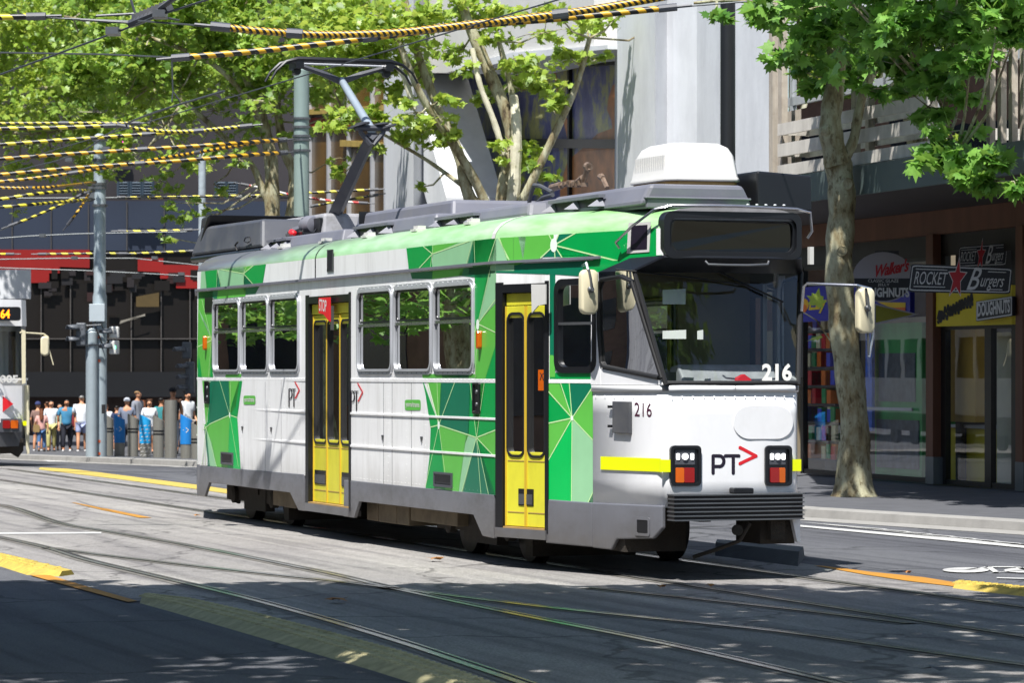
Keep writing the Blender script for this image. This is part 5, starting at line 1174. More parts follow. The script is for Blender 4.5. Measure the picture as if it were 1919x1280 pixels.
SB = empty('shop_building', FL(0, 0, .12)); tag(SB, 'shop building on the right with brown timber shopfronts, dark awning and slatted timber balcony above', 'building')
SB.location = (0, 0, 0)
def part(mb, name, m, parent=SB, **k): return mb.build(name, m, parent, **k)
mb = MB(); mb.box(-14, fu(1440)[0], -7, -6.8, 0, 4.4, fn=FL); mb.box(-14, fu(1440)[0], -1.9, 0, 4.36, 4.43, fn=FL); mb.box(fu(1440)[0], fu(1440)[0] + .3, -7, .2, 0, 4.4, fn=FL); mb.box(-14.2, -14, -7, 0, 0, 4.4, fn=FL); part(mb, 'wall', shopin)  # ceiling stops short of the back wall; opening added to let sun in
mb = MB(); mb.box(fu(1752)[0] - .1, fu(1752)[0] + .1, -7, -.4, .12, 4.3, fn=FL); part(mb, 'partition', mat('shop_partition', '38342E', .8, var=.1))
mb = MB(); mb.box(-14, fu(1440)[0], -.15, .12, 4.06, 4.435, fn=FL); part(mb, 'beam', brown)
mb = MB(); mb.box(-14, fu(1440)[0], -.05, 0, 3.72, 4.06, fn=FL); part(mb, 'transom_panel', mat('transom_panel', '2A2723', .6, var=.2))
mb = MB()
for px in (1735, 1903): fbox(mb, px, px + 13, .12, 4.06, .03, .17)
mb.each('post', brown, SB)
mb = MB(); 
for px in (1735, 1903): fbox(mb, px - 1, px + 14, .12, .55, .01, .19)
mb.each('post_base', mat('post_base_steel', '6E7478', .4, metal=.5), SB)
mb = MB(); 
for px in (1760, 1845, 1895): fbox(mb, px, px + 12, .12, 3.72, -.06, .03)
for px in (1575, 1738, 1500): fbox(mb, px, px + 5, .12, 3.72, -.06, .03)
fbox(mb, 1500, 1738, 3.66, 3.72, -.05, .02); fbox(mb, 1760, 1907, 2.55, 2.63, -.05, .035); fbox(mb, 1500, 1738, .12, .2, -.05, .02); fbox(mb, 1760, 1907, .12, .2, -.05, .02)
sf_ = part(mb, 'window_frame', dkframe)
mb = MB(); a, b = fu(1738)[0], fu(1500)[0]; mb.add([FL(a, -.02, .15), FL(b, -.02, .15), FL(b, -.02, 3.7), FL(a, -.02, 3.7)], [(0, 1, 2, 3)]); part(mb, 'window_pane', shopglass, sf_, fix=False)
mb = MB(); a, b = fu(1907)[0], fu(1760)[0]; mb.add([FL(a, -.02, .15), FL(b, -.02, .15), FL(b, -.02, 2.6), FL(a, -.02, 2.6)], [(0, 1, 2, 3)]); part(mb, 'window_pane', glass('door_glass', (.92, .93, .92, 1), ior=1.3, refl=.2), sf_, fix=False)
mb = MB(); fbox(mb, 1600, 1708, 1.26, 1.31, .02, .05); part(mb, 'door_rail', M['alu'])
# awning and balcony
mb = MB(); mb.prism([(-16, -.2), (fu(1438)[0], -.2), (fu(1440, .3)[0], .3), (fu(1457, 3.1)[0], 3.1), (-16, 3.1)], FL, 4.44, 4.50); part(mb, 'awning', soffit)
mb = MB(); mb.box(-16, fu(1457, 3.1)[0], 3.1, 3.16, 4.42, 4.84, fn=FL); part(mb, 'fascia', fascia)
mb = MB(); mb.box(-16, fu(1457, 3.1)[0], -.2, 3.0, 4.80, 4.84, fn=FL); part(mb, 'balcony_floor', concW)
mb = MB()
for y0, y1 in ((309, 331), (269, 293), (231, 253)):
    z0, z1 = fz(1457, y1, 3.1), fz(1457, y0, 3.1); fbox(mb, 1457, 1737, z0, z1, 3.0, 3.05)
    bb = fu(1457, 3.1)[0]; mb.box(bb - .05, bb, .3, 3.0, z0, z1, fn=FL)
mb.each('balcony_rail', timber, SB)
mb = MB()
for px, w in ((1441, 7), (1458, 7), (1595, 6), (1738, 7)): fbox(mb, px, px + w, 4.4 if px < 1456 else 4.845, 9.5 if px < 1700 else 6.1, 2.86, 2.96)
mb.each('timber_post', timberv, SB)
mb = MB()
for i in range(6): fbox(mb, 1848 + i * 21, 1855 + i * 21, 4.86, 8.5, 2.92, 3.0)
mb.each('timber_fin', timberv, SB)
mb = MB(); mb.box(-16, fu(1470)[0], -.3, .1, 7.7, 11, fn=FL); part(mb, 'upper_slab', concW)
mb = MB(); mb.box(-16, fu(1440)[0], -2.2, -2.0, 4.8, 7.7, fn=FL); part(mb, 'upper_wall', mat('white_render', 'D9DCDE', .7, var=.05))
mb = MB(); 
for px in (1480, 1560, 1655, 1750, 1850): fbox(mb, px, px + 5, 4.84, 7.7, -.12, -.04)
fbox(mb, 1470, 1960, 6.6, 6.75, -.12, -.04); uf = part(mb, 'upper_window_frame', M['alu'])
mb = MB(); a, b = fu(1960)[0], fu(1470)[0]; mb.add([FL(a, -.08, 4.9), FL(b, -.08, 4.9), FL(b, -.08, 7.7), FL(a, -.08, 7.7)], [(0, 1, 2, 3)]); part(mb, 'window_pane', glass('upper_glass', (.7, .82, .78, 1)), uf, fix=False)
mb = MB(); a, b = fu(1737, 2.8)[0], fu(1457, 2.8)[0]; mb.add([FL(a, 2.8, 4.84), FL(b, 2.8, 4.84), FL(b, 2.8, 5.9), FL(a, 2.8, 5.9)], [(0, 1, 2, 3)]); part(mb, 'balcony_glass', glass('balcony_glass', (.8, .9, .88, 1)), fix=False)
# things inside the shops
rs = random.Random(3)
pk = [mat('packet_' + n_, c, .5, var=.15, scale=12) for n_, c in (('red', 'E02834'), ('orange', 'F07A28'), ('cream', 'E8DCB0'), ('blue', '3450D0'), ('green', '3FA060'))]
SH = empty('shop_shelves', FL(fu(1535, -.5)[0], -.6, .12)); loc = Vector(SH.location); tag(SH, 'snack shelves stacked with red packets inside the left shop window', 'shelves')
def rel(fn, o): return lambda *a: tuple(Vector(fn(*a)) - o)
mb = MB()
a, b = fu(1568, -.2)[0], fu(1506, -.2)[0]
for k in range(8): mb.box(a, b, -.6, -.17, .35 + k * .32, .38 + k * .32, fn=rel(FL, loc))
mb.box(a, b, -.65, -.6, .12, 2.9, fn=rel(FL, loc)); mb.build('rack', M['dgrey'], SH)
for c_ in range(5):
    mb = MB()
    for k in range(8):
        for j in range(7):
            if (j * 3 + k * 2 + rs.randrange(3)) % 5 == c_ or (c_ == 0 and k > 4 and rs.random() < .5):
                u = a + (b - a) * (j + .1) / 7; mb.box(u, u + (b - a) / 8.5, -.5, -.2 + rs.random() * .04, .38 + k * .32 + .002 * c_, .6 + k * .32 + rs.random() * .05, fn=rel(FL, loc))
    mb.build('packets', pk[c_], SH)
CT = empty('shop_counter', FL(fu(1840, -1.5)[0], -1.5, .12)); loc = Vector(CT.location); tag(CT, 'yellow counter with a steel top behind the right shop glass', 'counter')
mb = MB(); a, b = fu(1900, -.5)[0], fu(1775, -.5)[0]; mb.box(a, b, -1.1, -.5, .12, 1.0, fn=rel(FL, loc)); mb.build('counter_front', yel, CT); mb = MB(); mb.box(a, b, -1.15, -.45, 1.0, 1.05, fn=rel(FL, loc)); mb.build('counter_top', M['alu'], CT)
CB = tag(MB().box(fu(1828, -.3)[0], fu(1778, -.3)[0], -.5, -.3, 1.1, 2.6, fn=FL).build('wall_cabinet', mat('tan_panel', 'C09A40', .7, var=.1)), 'tan wall panel standing behind the yellow counter', 'cabinet')
CB = tag(MB().box(fu(1900, -.4)[0], fu(1868, -.4)[0], -.6, -.4, .12, 2.5, fn=FL).build('pillar', mat('cream_pillar', 'CFCBB4', .7, var=.06)), 'cream interior pillar at the far right behind the glass', 'pillar')
FR = empty('drinks_fridge', FL(fu(1700, -1)[0], -1, .12)); loc = Vector(FR.location); tag(FR, 'green drinks fridge with glass door inside the left shop', 'fridge')
mb = MB(); a, b = fu(1728, -.3)[0], fu(1640, -.3)[0]; mb.box(a, b, -1.0, -.3, .12, 2.7, fn=rel(FL, loc)); mb.build('body', mat('fridge_green', '4FAE60', .5, var=.25, scale=2), FR)
mb = MB(); mb.box(a + .25, b - .2, -.3, -.28, 1.4, 2.2, fn=rel(FL, loc)); mb.box(a + .1, b - .1, -.3, -.28, .3, 1.1, fn=rel(FL, loc)); mb.build('door', mat('fridge_door', '5E6670', .3, var=.4, scale=6), FR)
PO = tag(MB().box(fu(1634, -.15)[0], fu(1622, -.15)[0], -.2, -.15, .9, 2.8, fn=FL).build('window_poster', mat('blue_poster', '3F74E0', .5, var=.3, scale=6)), 'narrow blue poster behind the glass right of the tree trunk', 'poster')
# ------------------------------------------------------------------ signs
def sign(name, label, cat='sign'): 
    o = empty(name); tag(o, label, cat); return o
# blue shop sign
S = sign('fascia_sign', 'blue fascia sign with yellow lettering and an orange fruit, left of the tree trunk'); f = fplane(.14)
mb = MB(); mb.prism([(1500, 539), (1712, 524), (1712, 592), (1500, 604)], f, -.02, .06); mb.build('board', blue, S)
mb = MB(); put_text(mb, 'Ezy', ((1522, 589), (1556, 586), (1556, 554), (1522, 557)), f, .066, bold=.03, shear=.2); mb.build('lettering', mat('sign_yellow', 'E0C020', .5), S, fix=False)
mb = MB(); mb.add([f(1513 + 9 * math.cos(a), 571 + 12 * math.sin(a), .064) for a in np.linspace(0, 6.28, 18, endpoint=False)], [tuple(range(18))], 0); mb.add([f(1512 + 7 * math.cos(a), 578 + 8 * math.sin(a), .067) for a in np.linspace(0, 6.28, 18, endpoint=False)], [tuple(range(18))], 1); mb.build('fruit', [mat('fruit_yellow', 'E0A818', .5), mat('fruit_orange', 'E06A18', .5)], S, fix=False)
mb = MB(); mb.prism([(1650, 566), (1704, 567), (1704, 580), (1690, 582)], f, .062, .066, m=0); mb.prism([(1672, 577), (1704, 576), (1704, 590), (1690, 588)], f, .066, .07, m=1); mb.build('stripe', [mat('stripe_yellow', 'DDB81C', .5), mat('stripe_orange', 'D8601C', .5)], S)
# oval doughnut sign
S = sign('hanging_sign', 'oval grey and black hanging sign with red script, behind the mirror and trunk'); S_oval = S
def perp(px0, off0, slope=.55):
    """upright plane hanging out from the shopfronts, turned towards the viewer"""
    u0, t0 = fu(px0, off0); c = Vector((ray(px0) * t0)); n = Vector((-.12, -1)).normalized()
    def f(px, py, d=0):
        r = ray(px); t = c.dot(n) / r.dot(n); p = r * t + n * d; return (p.x, p.y, zt(py, t))
    return f
f = perp(1655, 1.0)
ov = [(1655 + 57 * math.cos(a), 519 + 47 * math.sin(a)) for a in np.linspace(0, 2 * math.pi, 28, endpoint=False)]
mb = MB(); mb.prism(ov, f, -.1, 0, m=0); mb.build('board', greysign, S)
mb = MB(); lowp = [(x, y) for x, y in [(1655 + 55 * math.cos(a), 519 + 45 * math.sin(a)) for a in np.linspace(.06, math.pi - .06, 16)]]; mb.add([f(x, y, .004) for x, y in lowp], [tuple(range(len(lowp)))]); mb.prism([(1640, 470), (1684, 470), (1684, 477), (1660, 472), (1640, 473)], f, -.02, .0); mb.build('dark_panel', signblack, S, fix=False)
mb = MB(); put_text(mb, "Walker's", ((1641, 520), (1704, 508), (1704, 484), (1641, 496)), f, .006, bold=.03, shear=.35, space=.9); mb.build('script', redsign, S, fix=False)
mb = MB(); put_text(mb, 'CLASSIC GLAZE', qd(1627, 523, 1684, 529), f, .008); put_text(mb, 'JELLY', qd(1645, 531, 1667, 537), f, .008); put_text(mb, 'DOUGHNUTS', ((1608, 557), (1704, 557), (1704, 539), (1608, 539)), f, .008, bold=.04); mb.build('lettering', signwhite, S, fix=False)
# big dark hanging sign
def rocket(f, q, name, label, sc=1.0):
    S = sign(name, label); c = q
    L = lambda u, v: ((c[0][0] * (1 - u) + c[1][0] * u) * (1 - v) + (c[3][0] * (1 - u) + c[2][0] * u) * v, (c[0][1] * (1 - u) + c[1][1] * u) * (1 - v) + (c[3][1] * (1 - u) + c[2][1] * u) * v)
    fl = lambda u, v, o=0: f(*L(u, v), o)
    mb = MB(); po = rrect(0, 1, 0, 1, .06, 3); po = [(u, v) for u, v in po]
    mb.prism(po, fl, -.12, 0); mb.build('board', signblack, S)
    mb = MB(); mb.ring(rrect(.012, .988, .05, .95, .05, 3), rrect(.02, .98, .09, .91, .045, 3), fl, 0, .004); stroke(mb, [(.05, .82), (.36, .82)], .03, fl, .004, round_=False); stroke(mb, [(.05, .2), (.36, .2)], .03, fl, .004, round_=False); stroke(mb, [(.76, .82), (.94, .82)], .03, fl, .004, round_=False); stroke(mb, [(.78, .16), (.92, .16)], .03, fl, .004, round_=False)
    put_text(mb, 'ROCKET', ((.05, .28), (.37, .28), (.37, .74), (.05, .74)), fl, .005, shear=.15); put_text(mb, 'B', ((.57, .12), (.70, .12), (.70, .96), (.57, .96)), fl, .005, shear=.4, bold=.005); put_text(mb, 'urgers', ((.70, .1), (.93, .1), (.93, .58), (.70, .58)), fl, .005, shear=.4)
    mb.build('lettering', signwhite, S, fix=False)
    st = []
    for i in range(10): r = 1 if i % 2 == 0 else .42; a = math.pi / 2 + i * math.pi / 5; st.append((.465 + .10 * r * math.cos(a), .52 + .82 * r * math.sin(a)))
    mb = MB(); mb.add([fl(u, v, .006) for u, v in st], [tuple(range(10))], 0); mb.add([fl(.465 + (u - .465) * .88, .52 + (v - .52) * .88, .008) for u, v in st], [tuple(range(10))], 1)
    mb.build('star', [signwhite, redsign], S, fix=False)
    return S
f = perp(1800, 1.6); rocket(f, ((1701, 547), (1893, 551), (1898, 502), (1708, 494)), 'hanging_sign', 'long dark blue hanging sign with a red star and white lettering')
f2 = perp(1840, .3); rocket(f2, ((1794, 501), (1885, 498), (1889, 455), (1798, 462)), 'hanging_sign', 'smaller dark sign with a red star above and behind the long hanging sign')
# signboards above the right door
S = sign('fascia_sign', 'yellow signboard with black brush script above the right shop door'); f = fplane(.05)
mb = MB(); mb.prism([(1763, 548), (1905, 534), (1905, 608), (1763, 612)], f, 0, .08); mb.build('board', yel, S)
mb = MB(); rs = random.Random(5)
for k in range(2):
    pts = []
    for i in range(34):
        t = i / 33; pts.append((1766 + t * 66, 600 - t * 34 - k * 9 + 9 * math.sin(i * 2.3 + k) + rs.uniform(-3, 3)))
    stroke(mb, pts, 3.6, f, .085, round_=False)
mb.build('brush_script', signblack, S, fix=False)
S = sign('fascia_sign', 'black doughnut shop board with condensed white capitals, right edge of the picture'); f = fplane(.2)
mb = MB(); mb.prism([(1835, 565), (1903, 555), (1903, 592), (1835, 602)], f, 0, .05); mb.build('board', signblack, S)
mb = MB(); mb.ring([(1836, 566), (1902, 556), (1902, 591), (1836, 601)], [(1837.5, 568), (1900.5, 558.5), (1900.5, 588.5), (1837.5, 598.5)], f, .05, .054); put_text(mb, 'DOUGHNUTS', ((1838, 594), (1899, 586), (1899, 560), (1838, 568)), f, .056, bold=.04); mb.build('lettering', signwhite, S, fix=False)
S = sign('pennant_sign', 'olive yellow pointed pennant sign under the oval sign'); f = perp(1670, .7)
mb = MB(); mb.prism([(1640, 570), (1722, 589), (1640, 607)], f, -.04, 0); mb.build('board', mat('olive_board', '8C8A20', .5), S)
mb = MB(); mb.ring([(1638, 568), (1722, 589), (1638, 609)], [(1641, 572), (1712, 589), (1641, 605)], f, .0, .006); mb.build('border', greysign, S)
# ================================================================== concrete gallery building with mural
GB = empty('gallery_building'); tag(GB, 'tall pale concrete building with folded columns framing a painted glass mural', 'building')
def gp(mb, px0, px1, z0, z1, o0, o1): fbox(mb, px0, px1, z0, z1, o0, o1)
mb = MB()
# folded column: plan profile varies with height
def fold(pxs, offs, ztop, zbot, shift):
    vs = []
    for z, sh in ((zbot, 0), (ztop, shift)):
        for (px, o), k in zip(zip(pxs, offs), range(len(pxs))):
            u = fu(px, o)[0]; vs.append(FL(u, o + (sh if 0 < k < len(pxs) - 1 else 0), z))
    n = len(pxs); mb.add(vs, [(i, i + 1, n + i + 1, n + i) for i in range(n - 1)] + [tuple(range(n)), tuple(range(n, 2 * n))])
fold([1378, 1350, 1306, 1262, 1250, 1228, 1157, 1150], [-1, .0, -.16, .0, .02, .38, .25, -3], 14, 0, .0)
gp(mb, 1372, 1446, 0, 14, -.3, .0)
mb.each('column', concW, GB)
mb = MB(); fold([830, 800, 775, 722, 715], [-3, .3, .9, .6, -3], 14, 0, 0); part(mb, 'column', concW, GB)
# leaning inner arm of the left column and sloping soffit
cw = mat('shaded_concrete', 'C9C7C3', .75, var=.05, scale=1.2, bump=.15, bscale=9)
mb = MB(); mb.prism([(745, 120), (775, 95), (852, 370), (852, 420), (826, 420)], fplane(.3), -1.2, .2); part(mb, 'leaning_arm', concW, GB)
mb = MB(); mb.prism([(775, -60), (1165, -60), (1165, 92), (985, 112), (880, 137), (775, 137)], fplane(-.3), -.6, .6); part(mb, 'soffit_beam', cw, GB)
mb = MB(); mb.prism([(880, 137), (985, 112), (1165, 92), (1165, 84), (985, 98), (868, 128)], fplane(.1), -1.8, .3); part(mb, 'soffit_edge', concW, GB)
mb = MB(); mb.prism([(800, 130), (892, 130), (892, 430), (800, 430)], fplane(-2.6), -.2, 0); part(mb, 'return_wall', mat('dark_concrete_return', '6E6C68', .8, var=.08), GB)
mur = bpy.data.materials.new('mural_print'); mur.use_nodes = True; nt = mur.node_tree; bs = nt.nodes['Principled BSDF']; bs.inputs['Roughness'].default_value = .35
c = ramp(nt, tnoise(nt, 1.3, 8, (1, 1, .7), .72), [(.38, srgb('50528A')), (.48, srgb('6C70A4')), (.56, srgb('A8A870')), (.72, srgb('CCC88C'))]); nt.links.new(c, bs.inputs['Base Color'])
mb = MB(); mb.prism([(878, 85), (1180, 60), (1180, 420), (878, 420)], fplane(-2.0), -.05, 0); mr_ = part(mb, 'mural', mur, GB)
mb = MB(); mfig = mat('mural_ochre', 'B87848', .4, var=.35, scale=2.2); f = fplane(-2.0)
mb.prism([(1160, 150), (1148, 160), (1140, 185), (1138, 205), (1146, 225), (1148, 240), (1120, 250), (1095, 275), (1065, 300), (1050, 345), (1050, 420), (1180, 420), (1180, 148)], f, .002, .006); mb.prism([(1036, 135), (1042, 135), (1072, 262), (1064, 262)], f, .002, .006); part(mb, 'painted_figure', mfig, mr_)
mb = MB(); mb.prism([(878, 259), (1180, 261), (1180, 278), (878, 276)], fplane(-1.95), -.05, .15); mb.prism([(940, 118), (1180, 104), (1180, 120), (940, 134)], fplane(-1.95), -.05, .15); mb.prism([(1066, 80), (1069, 80), (1069, 420), (1066, 420)], fplane(-1.95), -.05, .04); part(mb, 'mullion', dkframe, GB)
mb = MB(); gp(mb, 715, 1445, 0, 3.0, -4, -3.5); gp(mb, 700, 1445, 9.6, 16, -4, -1.5); part(mb, 'wall', cw, GB)
# amber glazed wing to the left
AW = empty('glass_building'); tag(AW, 'brown glazed building with thin white mullions behind the big green pole', 'building')
amb = mat('amber_glazing', '5A4216', .25, var=.55, scale=.5, spec=.6); 
mb = MB(); mb.prism([(560, -80), (735, -80), (735, 430), (560, 430)], fplane(-.8), -.2, 0); part(mb, 'glazing', amb, AW)
mb = MB()
for x in (582, 618, 656, 700): mb.prism([(x, -80), (x + 2.4, -80), (x + 2.4, 430), (x, 430)], fplane(-.8), 0, .1)
part(mb, 'mullion', M['alu'], AW)
mb = MB(); mb.prism([(560, 206), (735, 196), (735, 206), (560, 216)], fplane(-.7), -.1, .1, m=1); mb.prism([(560, 222), (735, 212), (735, 238), (560, 248)], fplane(-.75), -.1, .05, m=0); mb.prism([(640, 262), (735, 268), (735, 276), (640, 274)], fplane(-.72), -.1, .05, m=1); part(mb, 'red_band', [mat('dark_red_panel', '7A1A18', .5, var=.3), mat('gold_panel', 'A89050', .4, var=.2)], AW)
# ================================================================== dark building across the far street
DB = empty('office_building'); tag(DB, 'dark glass office building with a red band behind the waiting people', 'building')
DD = 118.0
DM = .25; DX0 = (200 - CX) / F * DD
def dq(px, py, o=0):
    k = (px - CX) / F; return PX(px, py, (DD - o - DM * DX0) / (1 - DM * k))
slate = mat('slate_panel', '2A3242', .5, var=.08, scale=.4); dkglass = mat('dark_office_glass', '16120F', .5, var=.3, scale=.3, spec=.3); redp = mat('red_cladding', '86100A', .5, var=.12, scale=.5); lobby = mat('lobby_wall', '4A3C38', .8, var=.2); mull = mat('faint_mullion', '4E4A47', .5)
mb = MB(); mb.prism([(-700, -700), (735, -700), (735, 470), (-700, 470)], dq, -6, -.2); part(mb, 'wall', mat('upper_office_wall', '2E2A2C', .6, var=.4, scale=.3), DB)
mb = MB(); mb.prism([(-700, 372), (735, 378), (735, 472), (-700, 466)], dq, -1, 0); part(mb, 'spandrel', slate, DB)
mb = MB(); mb.prism([(-700, 466), (168, 468), (168, 502), (112, 500), (112, 512), (92, 512), (92, 530), (58, 530), (58, 505), (-700, 505)], dq, -1, .1); mb.prism([(258, 484), (306, 484), (306, 496), (735, 498), (735, 545), (330, 540), (330, 522), (300, 522), (300, 510), (258, 508)], dq, -1, .1); mb.each('red_band', redp, DB)
mb = MB(); mb.prism([(-700, 464), (735, 468), (735, 725), (-700, 725)], dq, -1.2, -.1); part(mb, 'dark_glazing', dkglass, DB)
mb = MB(); mb.prism([(-700, 697), (735, 697), (735, 744), (-700, 744)], dq, -1.2, .2); part(mb, 'canopy_band', mat('black_band', '0D0D10', .5, var=.1), DB)
mb = MB(); mb.prism([(-700, 740), (735, 740), (735, 900), (-700, 900)], dq, -2, -1); part(mb, 'lobby', lobby, DB)
mb = MB()
for x in (76, 131, 245, 301, 355): mb.prism([(x, 520), (x + 2, 520), (x + 2, 697), (x, 697)], dq, -.1, .05)
mb.prism([(-300, 634), (735, 634), (735, 636), (-300, 636)], dq, -.1, .06)
for x in (22, 95, 165, 237, 307): mb.prism([(x, 378), (x + 1.6, 378), (x + 1.6, 470), (x, 470)], dq, 0, .06)
part(mb, 'mullion', mull, DB)
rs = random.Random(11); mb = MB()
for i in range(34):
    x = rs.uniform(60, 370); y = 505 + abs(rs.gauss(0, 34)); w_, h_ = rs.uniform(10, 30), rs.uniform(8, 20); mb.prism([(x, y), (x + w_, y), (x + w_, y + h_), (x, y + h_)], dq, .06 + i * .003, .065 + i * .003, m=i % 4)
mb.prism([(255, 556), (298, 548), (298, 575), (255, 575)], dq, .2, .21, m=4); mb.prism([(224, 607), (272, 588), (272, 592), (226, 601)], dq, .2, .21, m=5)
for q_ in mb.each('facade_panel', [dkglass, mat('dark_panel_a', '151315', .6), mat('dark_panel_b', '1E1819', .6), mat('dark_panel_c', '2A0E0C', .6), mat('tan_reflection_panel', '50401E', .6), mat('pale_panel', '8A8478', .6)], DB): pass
mb = MB(); mb.prism([(-60, 505), (58, 505), (58, 560), (-60, 560)], lambda px, py, o=0: PX(px, py, 100 - o), -3, 0); part(mb, 'porch', concW, DB)
NS = tag(empty('neon_sign'), 'small magenta neon sign glowing beside the tall grey pole', 'sign'); mb = MB(); put_text(mb, 'cafe', qd(203, 261, 232, 269), dq, .5, bold=.03); mb.build('neon_tube', mat('magenta_neon', 'FF20C0', .5, var=0, emit=1.6), NS, fix=False)
mb = MB(); mb.prism([(201, 259), (234, 259), (234, 270), (201, 270)], dq, .3, .4); mb.build('backing', M['black'], NS)
# stacked balcony chairs as pale blue frames
for i, x in enumerate((222, 246, 268, 405, 425)):
    mb = MB(); y0, y1 = 340, 372
    for k in range(5): mb.tube([dq(x, y0 + 3 + k * 5, .8), dq(x + 18, y0 + 3 + k * 5, .8)], .05, 4)
    for q in (0, 18): mb.tube([dq(x + q, y0, .8), dq(x + q, y1, .8)], .06, 4)
    tag(mb.build('balcony_chair', mat('pale_blue_chair', '34424E', .6) if i == 0 else bpy.data.materials['pale_blue_chair']), ['pale blue slatted chair on the office balcony just right of the tall pole', 'pale blue slatted chair, second right of the tall pole on the balcony', 'pale blue slatted chair, third right of the tall pole on the balcony', 'pale blue slatted chair on the balcony left of the dark tree trunks', 'pale blue slatted chair on the balcony nearest the dark tree trunks'][i], 'chair', 'pale blue chairs on the office balcony')
# ================================================================== off-frame surroundings (reflected in glass, close the street)
OB = empty('brick_building'); tag(OB, 'brown brick building across the street outside the frame', 'building'); brick = mat('brown_brick', '6B5040', .8, var=.2, scale=2)
wg = mat('office_window', '20262C', .1, var=.2)
mb = MB(); mb.box(-40, -34, -75, 140, 0, 14); part(mb, 'wall', brick, OB); mb = MB()
for y in range(-73, 138, 5):
    for z in (1, 4.5, 8): mb.box(-34.02, -33.95, y, y + 3.2, z, z + 2.4)
part(mb, 'window', wg, OB)
OB2 = empty('stone_building'); tag(OB2, 'pale stone building behind the viewer outside the frame', 'building'); mb = MB(); mb.box(-30, 60, -62, -55, 0, 14); part(mb, 'wall', mat('sandstone', '948C80', .8, var=.15), OB2); mb = MB()
for x in range(-28, 58, 5):
    for z in (1, 5, 9): mb.box(x, x + 3, -55.02, -54.9, z, z + 2.6)
part(mb, 'window', wg, OB2)
# ================================================================== trees
def leafmat(name, c0, c1, trans=.45, tc=(.35, .55, .06, 1)):
    m = bpy.data.materials.new(name); m.use_nodes = True; nt = m.node_tree; nt.nodes.clear()
    o = nt.nodes.new('ShaderNodeOutputMaterial'); ge = nt.nodes.new('ShaderNodeNewGeometry')
    dk = tuple(x * .55 for x in srgb(c0)[:3]) + (1,); pl = tuple(min(1, x * 1.25 + .03) for x in srgb(c1)[:3]) + (1,)
    c = ramp(nt, ge.outputs['Random Per Island'], [(0, dk), (.25, srgb(c0)), (.6, srgb(c1)), (.85, srgb(c1)), (1, pl)])
    vn = ramp(nt, tnoise(nt, 22, 4), [(.35, (.82, .84, .8, 1)), (.65, (1.1, 1.08, 1.05, 1))]); c = mixc(nt, 1, c, vn, 'MULTIPLY')
    p = nt.nodes.new('ShaderNodeBsdfPrincipled'); nt.links.new(c, p.inputs['Base Color']); p.inputs['Roughness'].default_value = .42; p.inputs['Specular IOR Level'].default_value = .5
    t = nt.nodes.new('ShaderNodeBsdfTranslucent'); t.inputs[0].default_value = tc
    x = nt.nodes.new('ShaderNodeMixShader'); x.inputs[0].default_value = trans
    nt.links.new(p.outputs[0], x.inputs[1]); nt.links.new(t.outputs[0], x.inputs[2]); nt.links.new(x.outputs[0], o.inputs[0])
    return m
LM_l = leafmat('plane_leaf_bright', '6E9330', 'A2BC4E', .48, (.52, .62, .10, 1))
LM_m = leafmat('plane_leaf_mid', '58802A', '90AE46', .45, (.44, .56, .09, 1))
LM_r = leafmat('plane_leaf_deep', '4A7A2C', '7CAA4A', .40, (.28, .48, .08, 1))
bark = bpy.data.materials.new('plane_bark'); bark.use_nodes = True; nt = bark.node_tree; bs = nt.nodes['Principled BSDF']; bs.inputs['Roughness'].default_value = .8
c = ramp(nt, tnoise(nt, 3.2, 6, (1.4, 1.4, .55), .65), [(.34, srgb('5A4C3A')), (.43, srgb('847858')), (.52, srgb('9A957A')), (.6, srgb('ACAA8E')), (.72, srgb('6E6652'))])
c2 = ramp(nt, tnoise(nt, 14, 5, (1, 1, .5), .7), [(.36, (.45, .4, .32, 1)), (.46, (1, 1, 1, 1))]); c = mixc(nt, 1, c, c2, 'MULTIPLY'); nt.links.new(c, bs.inputs['Base Color'])
bn = nt.nodes.new('ShaderNodeBump'); bn.inputs['Strength'].default_value = .6; bn.inputs['Distance'].default_value = .03; nt.links.new(tnoise(nt, 9, 6, (1, 1, .4), .7), bn.inputs['Height']); nt.links.new(bn.outputs[0], bs.inputs['Normal'])
barkp = mat('pale_stripped_bark', 'C9C4AE', .7, var=.12, scale=6, dirt='7A7452', dirtamt=.8, dscale=4)
